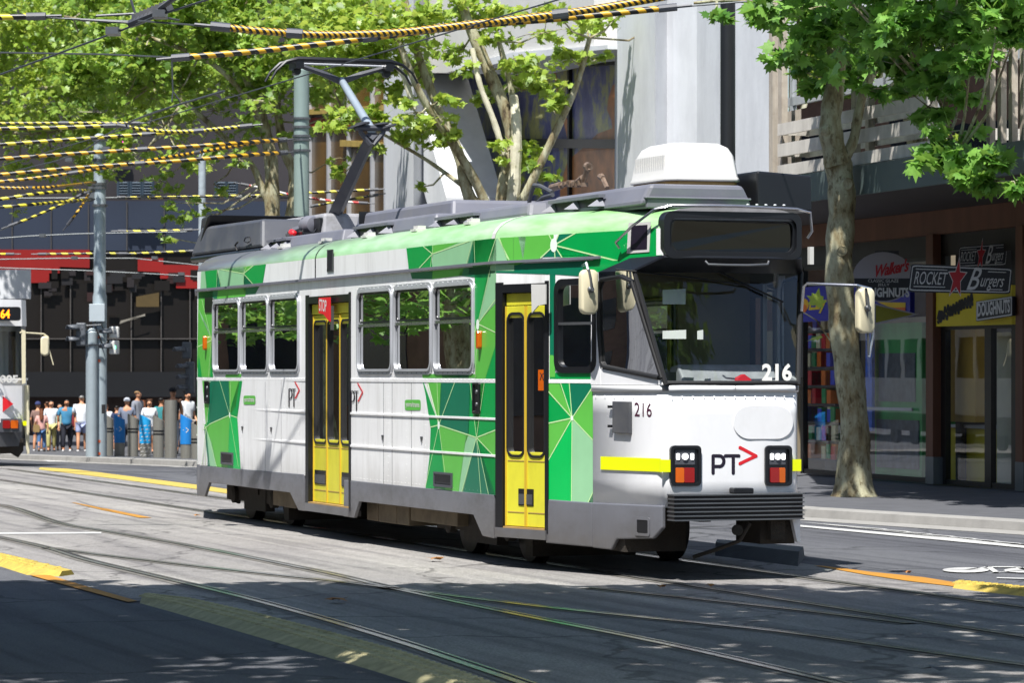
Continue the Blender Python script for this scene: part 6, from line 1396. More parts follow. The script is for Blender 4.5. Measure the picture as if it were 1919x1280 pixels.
# five-lobed leaf outline with teeth, in the xy plane, stem at the origin
LV = np.array([(0, -.05), (.16, -.12), (.40, -.06), (.30, .10), (.52, .30), (.30, .32), (.30, .48), (.13, .46), (0, .82), (-.13, .46), (-.30, .48), (-.30, .32), (-.52, .30), (-.30, .10), (-.40, -.06), (-.16, -.12)], dtype=float)
LZ = -.22 * (np.abs(LV[:, 0]) ** 1.3) - .10 * LV[:, 1] ** 2
LV3 = np.c_[LV, LZ]
def leaf_mesh(name, cent, rad, size, m, parent=None, up=.35, seed=0):
    """cent: (n,3) leaf positions"""
    g = np.random.default_rng(seed); n = len(cent)
    if n == 0: return None
    # half as two faces folded on the midrib
    idxL = [0, 1, 2, 3, 4, 5, 6, 7, 8]; idxR = [0, 8, 9, 10, 11, 12, 13, 14, 15]
    nv = len(LV3); nrm = g.normal(size=(n, 3)); nrm[:, 2] = np.abs(nrm[:, 2]) * 1.2 + up; nrm[:, 1] -= .35; nrm /= np.linalg.norm(nrm, axis=1)[:, None]
    t = g.normal(size=(n, 3)); t[:, 2] -= .5; t -= (t * nrm).sum(1)[:, None] * nrm; t /= np.linalg.norm(t, axis=1)[:, None]; b = np.cross(t, nrm)
    sz_ = size * g.uniform(.6, 1.25, n)
    V_ = cent[:, None, :] + sz_[:, None, None] * (LV3[None, :, 0, None] * b[:, None, :] + LV3[None, :, 1, None] * t[:, None, :] + LV3[None, :, 2, None] * nrm[:, None, :])
    me = bpy.data.meshes.new(name); me.vertices.add(n * nv); me.vertices.foreach_set('co', V_.reshape(-1))
    li = (np.arange(n)[:, None] * nv + np.array(idxL + idxR)[None]).reshape(-1); me.loops.add(len(li)); me.loops.foreach_set('vertex_index', li.astype(np.int32))
    me.polygons.add(2 * n); me.polygons.foreach_set('loop_start', (np.arange(2 * n) * 9).astype(np.int32)); me.polygons.foreach_set('loop_total', np.full(2 * n, 9, dtype=np.int32))
    me.materials.append(m); me.update(calc_edges=True); me.validate()
    o = bpy.data.objects.new(name, me); col.objects.link(o); o.parent = parent
    return o
def limb(mb, pts, r0, r1, m=0, n=10, wob=.0, steps=5):
    P = [Vector(p) for p in pts]; out = []
    for k in range(len(P) - 1):
        for t in np.linspace(0, 1, steps, endpoint=False):
            p0, p1, p2, p3 = P[max(k - 1, 0)], P[k], P[k + 1], P[min(k + 2, len(P) - 1)]
            q = .5 * ((2 * p1) + (p2 - p0) * t + (2 * p0 - 5 * p1 + 4 * p2 - p3) * t * t + (3 * p1 - p0 - 3 * p2 + p3) * t ** 3)
            out.append(q + Vector((RNG.normal(), RNG.normal(), 0)) * wob)
    out.append(P[-1]); k = len(out); R = [r0 + (r1 - r0) * (i / (k - 1)) ** .8 for i in range(k)]
    R = [r * (1 + .07 * math.sin(i * 1.9)) for i, r in enumerate(R)]
    mb.tube(out, R, n, m=m); return out
def tree(name, label, base, limbs, clumps, lsize, lm, seed, group='plane trees along the street', pale=None, twig=.02, spread=1.0):
    """limbs: [(pixel points with depth), r0, r1]; clumps: (px,py,D,rx,ry,n)"""
    g = np.random.default_rng(seed); T = empty(name); tag(T, label, 'tree', group)
    T.location = base; inv = -Vector(base)
    mb = MB(); nodes = []
    for pts, r0, r1 in limbs:
        P = [Vector(p) + inv for p in pts]; o = limb(mb, P, r0, r1); nodes += o[1:]
    cents = []
    for px, py, D, rx, ry, n in clumps:
        S = F / D; c = PX(px, py, D); q = g.normal(size=(int(n), 3)); q /= np.linalg.norm(q, axis=1)[:, None] + 1e-6; q *= (g.uniform(0, 1, (int(n), 1)) ** .45)
        # break each clump into sprays
        ns = max(3, int(n / 14)); sp = g.normal(size=(ns, 3)) * .45; k = g.integers(0, ns, int(n)); q = sp[k] + g.normal(size=(int(n), 3)) * .17
        P = np.array(c)[None] + q * np.array([rx / S, max(rx, ry) / S * 1.0 * spread, ry / S])[None]; cents.append(P)
        cl = Vector(c) + inv; near = min(nodes, key=lambda v: (v - cl).length)
        mid = near.lerp(cl, .5) + Vector((0, 0, -.12 * (near - cl).length)); mb.tube([near, mid, cl], [twig * 1.2, twig, twig * .5], 5)
        for j in range(min(ns, 10)):
            e = cl + Vector((sp[j][0] * rx / S, sp[j][1] * rx / S, sp[j][2] * ry / S)); mb.tube([cl, cl.lerp(e, .5) + Vector((0, 0, .03)), e], [twig * .5, twig * .35, twig * .2], 4)
    mb.build('trunk', bark, T, smooth=True, angle=70)
    if pale:
        mb = MB()
        for pts, r0, r1 in pale: limb(mb, [Vector(p) + inv for p in pts], r0, r1)
        mb.build('stripped_limb', barkp, T, smooth=True)
    C_ = np.concatenate(cents) + np.array(inv)[None]
    cr = leaf_mesh('crown', C_, 0, lsize, lm, T, seed=seed)
    return T
Q = lambda px, py, D: PX(px, py, D)
# --- right tree (nearest, trunk in front of the shops)
b = GP(1600, 945, .0); Dr = b.y
cl = []
g0 = np.random.default_rng(5)
for px, py, rx, ry, n in [(1560, -10, 120, 60, 210), (1700, -20, 120, 70, 220), (1500, 20, 70, 45, 120), (1480, 90, 45, 40, 60), (1560, 70, 90, 60, 240), (1640, 60, 90, 60, 260), (1720, 50, 80, 55, 220), (1800, 30, 70, 60, 200), (1880, 10, 60, 60, 200), (1590, 125, 75, 40, 150), (1680, 120, 70, 40, 140),
                          (1500, 130, 40, 22, 34), (1540, 160, 40, 20, 30), (1750, 130, 75, 45, 130), (1820, 110, 45, 40, 70), (1740, 200, 55, 30, 60), (1800, 185, 45, 25, 34), (1770, 250, 60, 28, 48), (1790, 300, 80, 35, 110), (1860, 290, 60, 30, 70), (1850, 335, 60, 28, 90), (1760, 290, 50, 20, 40), (1900, 340, 40, 22, 40), (1900, 70, 40, 40, 60), (1430, 40, 35, 25, 30), (1480, -40, 80, 40, 80), (1620, 170, 30, 18, 18),
                          (1400, 20, 60, 22, 36), (1345, 25, 34, 18, 20), (1640, -90, 160, 60, 260), (1800, -80, 150, 70, 260)]:
    dd_ = Dr + g0.uniform(-1.3, 1.0)
    if px > 1600: dd_ = min(dd_, fu(px + rx * .5, 3.1)[1] - 1.3 - g0.uniform(0, .6)); n = int(n * 1.35)
    cl.append((px, py, dd_, rx, ry, n))
for px, py, dd, rx, ry, n in [(a_, b_, c_, d_, e_, int(f_ * .4)) for a_, b_, c_, d_, e_, f_ in [(1500, -230, -3.2, 150, 70, 420), (1560, -170, -2.2, 150, 60, 380), (1440, -300, -4.2, 150, 80, 360), (1650, -230, -3.0, 170, 80, 420), (1800, -240, -3, 170, 80, 400), (1930, -200, -2.4, 150, 80, 300), (1560, -330, -4.5, 170, 80, 360), (1740, -360, -4.8, 170, 80, 360)]]: cl.append((px, py, Dr + dd, rx, ry, n))
lr = [([Q(1600, 950, Dr), Q(1602, 800, Dr), Q(1583, 640, Dr), Q(1572, 500, Dr), Q(1578, 380, Dr), Q(1570, 300, Dr + .1)], .215, .195),
      ([Q(1570, 310, Dr), Q(1556, 235, Dr), Q(1566, 140, Dr), Q(1560, 20, Dr), Q(1550, -120, Dr)], .195, .10),
      ([Q(1580, 305, Dr), Q(1600, 260, Dr), Q(1618, 175, Dr), Q(1660, 95, Dr), Q(1700, 30, Dr), Q(1740, -80, Dr)], .085, .045),
      ([Q(1690, 40, Dr), Q(1705, 110, Dr - 1.5), Q(1760, 190, Dr - 4), Q(1775, 240, Dr - 4.6), Q(1800, 280, Dr - 5)], .025, .012),
      ([Q(1556, 60, Dr), Q(1480, 20, Dr), Q(1380, 0, Dr), Q(1300, 5, Dr)], .05, .02)]
RT = tree('plane_tree', 'mottled plane tree with a thick trunk standing in front of the shops on the right', b, lr, cl, .25, LM_r, 1)
mb = MB(); vs = []; nn = 22
for r_, z_ in ((.36, .08), (.31, .16), (.27, .3), (.25, .5), (.215, .9)):
    for j in range(nn): a = 2 * math.pi * j / nn; q_ = r_ * (1 + (.14 * math.sin(5 * a + 1) + .06 * math.sin(9 * a)) * max(0, (r_ - .3) / .3)); vs.append((q_ * math.cos(a), q_ * math.sin(a), z_))
mb.add(vs, [(k * nn + j, k * nn + (j + 1) % nn, (k + 1) * nn + (j + 1) % nn, (k + 1) * nn + j) for k in range(4) for j in range(nn)]); mb.build('root_flare', bark, RT, smooth=True, angle=80)
mb = MB(); mb.lathe([(.0, -.2), (.07, -.1), (.09, 0), (.05, .08), (.0, .14)][1:4], Q(1548, 245, Dr - .12) - b, axis=(-1, -.2, .1), n=10)
for px, py in ((1578, 470), (1588, 345)): mb.lathe([(.10, -.02), (.07, .02), (.03, .0)], Q(px, py, Dr - .185) - b, axis=(-.1, -1, 0), n=12)
mb.build('trunk_knot', bark, RT, smooth=True)
mb = MB(); mb.tube([Q(1505, 585, Dr - .3) - b, Q(1530, 600, Dr - .3) - b, Q(1560, 645, Dr) - b], [.008, .01, .014], 5); mb.build('shoot', bark, RT)
leaf_mesh('shoot_leaf', np.array([Q(1535, 630, Dr - .3) - b, Q(1530, 570, Dr - .3) - b]), 0, .28, LM_l, RT, seed=4)
# --- middle tree, several leaning stems rising behind the tram roof
bm_ = Vector(((905 - CX) / F * 66, 66, tz(0, 66) + .12)); Dm = 66
top0 = Q(925, 420, Dm)
lm_ = [([bm_, Q(915, 560, Dm), Q(925, 420, Dm)], .30, .22),
       ([Q(925, 430, Dm), Q(880, 370, Dm), Q(860, 290, Dm), Q(820, 200, Dm), Q(780, 90, Dm), Q(750, -40, Dm)], .16, .07),
       ([Q(920, 440, Dm), Q(905, 370, Dm), Q(850, 270, Dm - .4), Q(790, 180, Dm - .8), Q(740, 60, Dm - 1)], .12, .06),
       ([Q(935, 430, Dm), Q(950, 330, Dm), Q(958, 240, Dm), Q(915, 130, Dm), Q(870, 20, Dm), Q(850, -80, Dm)], .19, .09),
       ([Q(940, 400, Dm), Q(975, 380, Dm - .3), Q(1035, 260, Dm - .5), Q(1080, 160, Dm - .6), Q(1105, 70, Dm - .6)], .12, .05),
       ([Q(955, 260, Dm), Q(960, 180, Dm + .3), Q(930, 60, Dm + .3)], .09, .05),
       ([Q(870, 350, Dm), Q(800, 300, Dm + .3), Q(700, 240, Dm), Q(640, 200, Dm)], .05, .02)]
pale = [([Q(958, 400, Dm - .2), Q(965, 330, Dm - .2), Q(968, 240, Dm - .2), Q(962, 180, Dm)], .15, .09), ([Q(945, 290, Dm - .25), Q(925, 225, Dm - .25), Q(900, 160, Dm - .25), Q(885, 90, Dm - .2)], .07, .05), ([Q(775, 205, Dm - .6), Q(760, 150, Dm - .6), Q(735, 110, Dm - .6)], .07, .05)]
cl = []
for px, py, rx, ry, n in [(990, 130, 62, 30, 90), (960, 110, 40, 22, 50), (1000, 165, 55, 25, 70), (1030, 200, 45, 25, 50), (920, 180, 40, 25, 40), (1100, 50, 50, 30, 80), (1070, 110, 50, 28, 66), (1020, 60, 60, 25, 60), (1120, 110, 25, 16, 20), (970, 290, 60, 28, 90), (1010, 320, 45, 18, 40), (940, 270, 35, 22, 36), (990, 350, 30, 16, 22),
                          (780, 210, 60, 30, 90), (820, 240, 50, 30, 80), (760, 250, 45, 28, 60), (850, 270, 36, 18, 30), (740, 170, 50, 28, 70), (830, 180, 30, 20, 24), (720, 60, 90, 55, 330), (640, 40, 100, 60, 400), (800, 30, 70, 40, 180), (880, 20, 60, 30, 120), (950, 20, 50, 25, 70), (760, 120, 50, 30, 110), (850, 95, 45, 22, 50), (660, 130, 70, 45, 200), (700, 100, 50, 30, 110), (640, 220, 50, 40, 90), (690, 280, 25, 22, 26), (640, 330, 25, 26, 30), (790, 350, 14, 12, 8), (870, 130, 30, 16, 20), (1160, 25, 50, 20, 24), (1250, 30, 20, 8, 6), (920, 60, 35, 18, 30), (710, 215, 30, 26, 30), (1040, 20, 60, 25, 60), (600, 90, 70, 50, 160)]:
    cl.append((px, py, Dm + g0.uniform(-1.4, 1.0), rx, ry, int(n * (1.6 if px > 850 else 1.7))))
MT = tree('plane_tree', 'multi-stemmed plane tree with pale leaning limbs behind the middle of the tram roof', bm_, lm_, cl, .20, LM_l, 2, pale=pale)
# --- left trees
bl = Vector(((520 - CX) / F * 78, 78, tz(0, 78) + .12)); Dl = 78
ll = [([bl, Q(513, 500, Dl), Q(510, 380, Dl), Q(505, 280, Dl), Q(470, 160, Dl), Q(420, 40, Dl)], .26, .1),
      ([Q(512, 400, Dl), Q(490, 350, Dl), Q(465, 300, Dl), Q(380, 220, Dl), Q(300, 150, Dl)], .11, .05),
      ([Q(545, 420, Dl), Q(552, 330, Dl), Q(530, 270, Dl), Q(520, 150, Dl), Q(560, 20, Dl)], .17, .07),
      ([Q(490, 220, Dl), Q(400, 120, Dl - 1), Q(250, 60, Dl - 1), Q(120, 30, Dl - 1)], .08, .03)]
cl = []
g1 = np.random.default_rng(9)
for px in range(150, 660, 62):
    for py in range(-10, 250, 52):
        n = 420
        if py > 190: n = 120
        if px > 560 and py > 150: n = 40
        cl.append((px + g1.uniform(-20, 20), py + g1.uniform(-16, 16), Dl + g1.uniform(-2.6, 2.2), 56, 42, n))
for px, py, rx, ry, n in [(330, 300, 50, 30, 60), (380, 300, 60, 30, 90), (300, 340, 50, 30, 60), (350, 380, 35, 22, 44), (330, 410, 26, 26, 34), (315, 445, 22, 14, 20), (440, 250, 60, 30, 90), (450, 300, 40, 20, 36), (260, 290, 50, 25, 70), (210, 320, 45, 20, 36), (400, 345, 26, 18, 22), (560, 240, 40, 20, 40), (620, 300, 20, 14, 12), (400, 395, 20, 12, 14)]:
    cl.append((px, py, Dl + g1.uniform(-1.5, 1), rx, ry, n))
LT = tree('plane_tree', 'leafy plane tree with dark leaning trunks to the left of the pantograph', bl, ll, cl, .185, LM_m, 3, spread=1.2)
bf = Vector(((-190 - CX) / F * 98, 98, tz(0, 98) + .12)); Df = 98; fz_ = bf
lf = [([bf, Q(-180, 500, Df), Q(-150, 330, Df), Q(-80, 200, Df), Q(0, 60, Df)], .28, .1), ([Q(-150, 330, Df), Q(0, 200, Df), Q(140, 150, Df), Q(280, 110, Df)], .14, .04), ([Q(-60, 230, Df), Q(40, 250, Df), Q(150, 240, Df)], .08, .03)]
cl = []
for px in range(-60, 420, 55):
    for py in range(-10, 300, 50):
        n = 360
        if px > 250 and py > 200: n = 40
        if px < 140 and py > 250: n = 50
        cl.append((px + g1.uniform(-20, 20), py + g1.uniform(-16, 16), Df + g1.uniform(-4, 3), 50, 40, n))
for px, py, rx, ry, n in [(30, 330, 60, 16, 50), (110, 330, 40, 12, 22), (30, 400, 30, 10, 10)]: cl.append((px, py, Df, rx, ry, n))
FT = tree('plane_tree', 'bright dense plane tree filling the top left corner behind the striped wires', bf, lf, cl, .20, LM_l, 4, spread=1.5)
# --- trees beside the viewer whose crowns shade the foreground road
def shade_tree(x, y, label, blobs, seed):
    g = np.random.default_rng(seed); T = empty('plane_tree', (x, y, 0)); tag(T, label, 'tree', 'plane trees along the street'); mb = MB(); limb(mb, [(0, 0, 0), (.1, .1, 3), (0, 0, 5.5), (.2, .4, 8)], .3, .15); C_ = []
    for bx, by, bz_, r, n in blobs:
        c = Vector((bx - x, by - y, bz_)); limb(mb, [(0, 0, 5), tuple(c * .5 + Vector((0, 0, 3.4))), tuple(c)], .1, .03, n=6)
        q = g.normal(size=(n, 3)); q /= np.linalg.norm(q, axis=1)[:, None]; q *= g.uniform(.15, 1, (n, 1)) ** .5; C_.append(np.array(c)[None] + q * np.array([r, r, r * .45])[None])
    mb.build('trunk', bark, T, smooth=True); leaf_mesh('crown', np.concatenate(C_), 0, .34, LM_r, T, seed=seed, up=1.3)
    return T
# shadow of a point at height z lands z/tan(EL) further along; crown heights stay above the frame
K_ = 1 / math.tan(EL)
def over(gx, gy, z, r, n): return (gx + SX * K_ * z, gy + SY * K_ * z, z, r, n)
bl_ = [over(-6.5, 28.0, 7.2, 2.4, 1500), over(-4.6, 27.8, 7.5, 2.3, 1500), over(-3.2, 25.8, 7.6, 2.6, 1600), over(-2.2, 27.8, 7.0, 2.0, 1150), over(-.3, 27.6, 7.2, 2.0, 1150), over(-1.2, 24.6, 7.4, 2.5, 1500), over(-4.5, 23.0, 7.6, 2.8, 1500), over(1.2, 25.2, 7.2, 2.2, 1000), over(-1.5, 21.5, 7.8, 2.8, 1300), over(-9, 25.5, 7.8, 2.8, 900), over(1.0, 22.0, 7.6, 2.4, 800)]
shade_tree(-8.5, 20, 'plane tree left of the viewer outside the frame whose crown shades the near road', bl_, 21)
br_ = [over(2.0, 27.6, 7.0, 1.7, 560), over(3.6, 26.8, 7.1, 1.9, 600), over(3.3, 24.2, 7.4, 2.2, 680), over(5.2, 25.6, 7.2, 2.0, 520), over(6.5, 27.6, 7.0, 2.0, 450), over(3.2, 21.5, 7.8, 2.4, 600), over(1.6, 28.6, 6.8, 1.0, 170), over(5.6, 22.5, 7.6, 2.2, 450)]
for x, y, lab in ((-19, 56, 'near'), (-23, 66, 'middle'), (-29, 80, 'far'), (-16.5, 47, 'nearest')):
    shade_tree(x, y, 'low leafy plane tree across the street outside the frame, %s of the row' % lab, [(x + dx, y + dy, z, 2.6, 420) for dx, dy, z in ((0, 0, 5.2), (1.2, 1.5, 3.6), (-1.5, -1.6, 3.8), (.5, -2.4, 6), (-.8, 2.6, 6.2))], 30 + y)
shade_tree(7.4, 17, 'plane tree right of the viewer outside the frame with a thinner crown', br_, 22)
# ================================================================== poles
polem = mat('galvanised_pole', 'A2AEB4', .5, metal=.3, var=.08, scale=2, dirt='6C767A', dirtamt=.4); poleg = mat('green_grey_pole', '84958C', .45, metal=.2, var=.08, scale=1.5, dirt='8FA0A8', dirtamt=.5, dirtmap=(2, 2, .3)); polek = mat('black_pole', '1A1B1D', .4, var=.2, scale=1.5)
def pole(name, px, py_base, py_top, D, r, m, label, parts=None, taper=1.0, base_z=None):
    x = (px - CX) / F * D; z0 = footz(x, D) if base_z is None else base_z; O = empty(name, (x, D, z0)); tag(O, label, 'pole')
    h = H - (py_top - HY) / F * D - z0; mb = MB(); mb.lathe([(r, 0), (r, h * .5), (r * taper, h * .5 + .1), (r * taper, h), (r * taper * .5, h + .06)], (0, 0, 0), n=20); mb.build('shaft', m, O, smooth=True)
    return O, h
O, h = pole('catenary_pole', 187, 850, 255, 78, .165, polem, 'tall pale grey pole with a control box and orange straps among the waiting people', taper=.85)
zr = lambda py: H - (py - HY) / F * 78 - O.location.z
mb = MB(); mb.box(-.21, .15, -.30, -.12, zr(603), zr(570)); mb.build('control_box', mat('box_grey', 'A8B2B8', .5, var=.04), O, bevel=.01)
mb = MB()
for y in (632, 676, 827, 850): mb.lathe([(.18, -.03), (.185, -.03), (.185, .03), (.18, .03)], (-.08, -.02, zr(y)), n=16)
mb.build('orange_strap', mat('orange_strap', 'C8603A', .6), O)
mb = MB()
for y in (262, 300, 345, 352, 385): mb.lathe([(.17, -.03), (.18, -.03), (.18, .03), (.17, .03)], (0, 0, zr(y)), n=16)
mb.box(-.26, -.12, -.08, .08, zr(372), zr(350)); mb.build('wire_clamp', M['steel'], O)
mb = MB(); mb.lathe([(.14, 0), (.14, 2.9), (.05, 3.0)], (-.16, -.22, 0), n=14); mb.build('conduit', polem, O, smooth=True)
mb = MB(); mb.tube([(-.1, -.28, zr(605)), (0, -.3, zr(625)), (.12, -.26, zr(650)), (.2, -.2, zr(640))], .02, 5); mb.tube([(.05, -.28, zr(605)), (.15, -.25, zr(622)), (.25, -.1, zr(628))], .015, 5); mb.box(.08, .16, -.3, -.2, zr(775), zr(758)); mb.build('cable', M['blackrub'], O)
O2, h2 = pole('catenary_pole', 565, 850, 132, 62, .15, poleg, 'thick green grey pole rising behind the pantograph', taper=.95)
zr2 = lambda py: H - (py - HY) / F * 62 - O2.location.z
mb = MB()
for y in (222, 238, 255, 262, 282): mb.lathe([(.155, -.02), (.17, -.02), (.17, .02), (.155, .02)], (0, 0, zr2(y)), n=18)
mb.build('wire_clamp', M['steel'], O2)
O3, h3 = pole('catenary_pole', 379, 850, 290, 90, .10, mat('flaking_white_pole', '98A2A8', .7, var=.2, scale=6), 'slim weathered pole just behind the rear corner of the tram')
O4, h4 = pole('street_pole', 1364, 850, -60, 54, .122, polek, 'plain black pole in front of the concrete column behind the air conditioner')
# ------------------------------------------------------------------ signals
def signal(px, py0, py1, D, label, faces=1, side=1, white=False, lens=None):
    c = PX(px, (py0 + py1) / 2, D); O = empty('traffic_signal', tuple(c)); tag(O, label, 'traffic light'); h = (py1 - py0) / F * D; w = .14
    mb = MB(); mb.box(-w * .8, w * .8, -.08, .1, -h / 2, h / 2); mb.build('housing', M['acwhite'] if white else mat_sig, O, bevel=.03)
    n = faces
    for i in range(n):
        z = h / 2 - h * (i + .5) / n; mb = MB(); vs = []
        m_ = 10
        for k in range(m_ + 1):
            a = math.pi * k / m_; vs += [(math.cos(a) * .12, -.08, z + math.sin(a) * .12 - .02), (math.cos(a) * .13 - .0, -.34, z + math.sin(a) * .10 - .02)]
        mb.add(vs, [(2 * k, 2 * k + 2, 2 * k + 3, 2 * k + 1) for k in range(m_)]); v = mb.build('visor', mat_sig, O, smooth=True)
        so = v.modifiers.new('thick', 'SOLIDIFY'); so.thickness = .012
        v.rotation_euler = (0, 0, math.radians(-62) * side)
        mb = MB(); mb.lathe([(.1, 0), (.09, .02)], (0, 0, z), axis=(-math.sin(math.radians(62)) * side, -math.cos(math.radians(62)), 0), n=14)
        mb.build('lens', lens if lens and i == n - 1 else M['steel'], O)
    return O
mat_sig = mat('signal_grey', '565A60', .5, var=.08)
s1 = signal(152, 605, 648, 77.6, 'grey traffic signal head facing away on the left of the tall pale pole', 2, 1)
mb = MB(); mb.tube([(.1, 0, .2), (.45, .1, .22)], .02, 6); mb.tube([(.1, 0, -.25), (.45, .1, -.25)], .02, 6); mb.build('bracket', M['steel'], s1)
s2 = signal(214, 612, 634, 77.5, 'small white pedestrian signal on the right of the tall pale pole, upper of two', 1, 1, True); s3 = signal(214, 638, 664, 77.5, 'small white pedestrian signal with green light, lower of two', 1, 1, True, mat('lit_green_lens', '60FFB0', .3, var=0, emit=3))
s4 = signal(350, 641, 672, 84, 'single lens grey signal head above the three lens signal beside the tram rear', 1, 1)
s5 = signal(356, 678, 738, 83.8, 'three lens grey traffic signal right beside the rear of the tram', 3, 1)
# ------------------------------------------------------------------ bollards
stl = mat('brushed_bollard_steel', '8A8880', .35, metal=.4, var=.12, scale=3, mapping=(4, 4, .4)); bluew = mat('blue_wrap', '1A78C0', .5, var=.05); cyanw = mat('cyan_patterned_wrap', '1E96D0', .5, var=.05); wht = M['acwhite']
bs_ = [(203, 775, 860, 's', 'steel bollard with two black bands nearest the tall pole'), (224, 778, 862, 'b', 'blue wrapped bollard with a white arrow, second bollard from the tall pole'), (249, 775, 862, 's', 'steel bollard with two black bands between the blue ones'), (272, 778, 866, 'c', 'light blue bollard wrapped in small white writing'), (297, 778, 864, 's', 'steel bollard right of the patterned light blue one'), (320, 750, 866, 't', 'tallest steel bollard with a flat top'), (349, 778, 866, 'b', 'blue wrapped bollard with arrow next to the tram rear'), (369, 792, 868, 's', 'steel bollard half hidden by the tram rear corner')]
for px, y0, y1, k, lab in bs_:
    D = 80.0 - (px - 203) * .045; x = (px - CX) / F * D
    # push onto the kerb line
    z0 = footz(x, D); O = empty('bollard', (x, D, z0)); tag(O, lab, 'bollard', 'bollards along the kerb'); h = H - (y0 - HY) / F * D - z0; r = .125 if k != 't' else .14
    mb = MB(); n = 20; vs = []
    for i in range(n):
        a = 2 * math.pi * i / n; vs.append((r * math.cos(a), r * math.sin(a), 0))
    for i in range(n):
        a = 2 * math.pi * i / n; vs.append((r * math.cos(a), r * math.sin(a), h - (.07 * (1 + math.cos(a)) if k != 't' else 0)))
    mb.add(vs, [(i, (i + 1) % n, n + (i + 1) % n, n + i) for i in range(n)] + [tuple(range(n, 2 * n))]); mb.build('shaft', stl, O, smooth=True, angle=50)
    if k == 's':
        mb = MB()
        for z in (h - .38, h - .45): mb.lathe([(r + .002, 0), (r + .004, 0), (r + .004, .035), (r + .002, .035)], (0, 0, z), n=n)
        mb.build('black_band', M['black'], O)
    if k in 'bc':
        mb = MB(); vs = []
        zb3 = .32
        for i in range(n): a = 2 * math.pi * i / n; vs.append(((r + .008) * math.cos(a), (r + .008) * math.sin(a), zb3))
        for i in range(n): a = 2 * math.pi * i / n; vs.append(((r + .008) * math.cos(a), (r + .008) * math.sin(a), h + .02 - .07 * (1 + math.cos(a))))
        mb.add(vs, [(i, (i + 1) % n, n + (i + 1) % n, n + i) for i in range(n)] + [tuple(range(n, 2 * n))]); w = mb.build('wrap', bluew if k == 'b' else cyanw, O, smooth=True, angle=50)
        cyl = lambda u, v, o=0: ((r + .012 + o) * math.sin(u / r), -(r + .012 + o) * math.cos(u / r), v)
        mb = MB()
        if k == 'b': stroke(mb, [(-.05, h - .33), (.06, h - .33)], .016, cyl, 0); stroke(mb, [(.01, h - .28), (.06, h - .33), (.01, h - .38)], .016, cyl, 0)
        else:
            for q in range(11):
                for j in range(3): u = -.12 + j * .1 + (q % 2) * .04; stroke(mb, [(u, h - .25 - q * .085), (u + .06, h - .235 - q * .085)], .016, cyl, 0, round_=False)
        mb.build('wrap_print', wht, w, fix=False)
# ------------------------------------------------------------------ people
def skin_mesh(chains, name, m, parent, sub=1):
    """chains: list of [(pos, radius), ...]; shared points are welded"""
    vs = []; rs_ = []; ed = []; idx = {}
    for ch in chains:
        prev = None
        for p, r in ch:
            k = tuple(round(c, 4) for c in p)
            if k not in idx: idx[k] = len(vs); vs.append(p); rs_.append(r)
            i = idx[k]
            if prev is not None and prev != i: ed.append((prev, i))
            prev = i
    me = bpy.data.meshes.new(name); me.from_pydata(vs, ed, []); o = bpy.data.objects.new(name, me); col.objects.link(o)
    o.modifiers.new('s', 'SKIN').use_smooth_shade = True
    for i, d in enumerate(me.skin_vertices[0].data): d.radius = rs_[i] if isinstance(rs_[i], tuple) else (rs_[i], rs_[i]); d.use_root = (i == 0)
    sb = o.modifiers.new('u', 'SUBSURF'); sb.levels = sub; sb.render_levels = sub
    dg = bpy.context.evaluated_depsgraph_get(); me2 = bpy.data.meshes.new_from_object(o.evaluated_get(dg)); bpy.data.objects.remove(o); bpy.data.meshes.remove(me)
    me2.name = name; me2.materials.clear(); me2.materials.append(m); q = bpy.data.objects.new(name, me2); col.objects.link(q); q.parent = parent
    for p in me2.polygons: p.use_smooth = True
    return q
def cloth(name, c): return bpy.data.materials.get(name) or mat(name, c, .85, var=.1, scale=8)
hairs = {k: mat('hair_' + k, c, .6, var=.2, scale=20) for k, c in (('dark', '16110E'), ('brown', '4A2E1C'), ('grey', 'B8B4AC'), ('auburn', '6A3A1C'), ('fair', '8A6A44'))}
skins = [M['skin'], mat('skin_tan', 'A87250', .6, var=.05), mat('skin_deep', '5E3A28', .6, var=.05)]
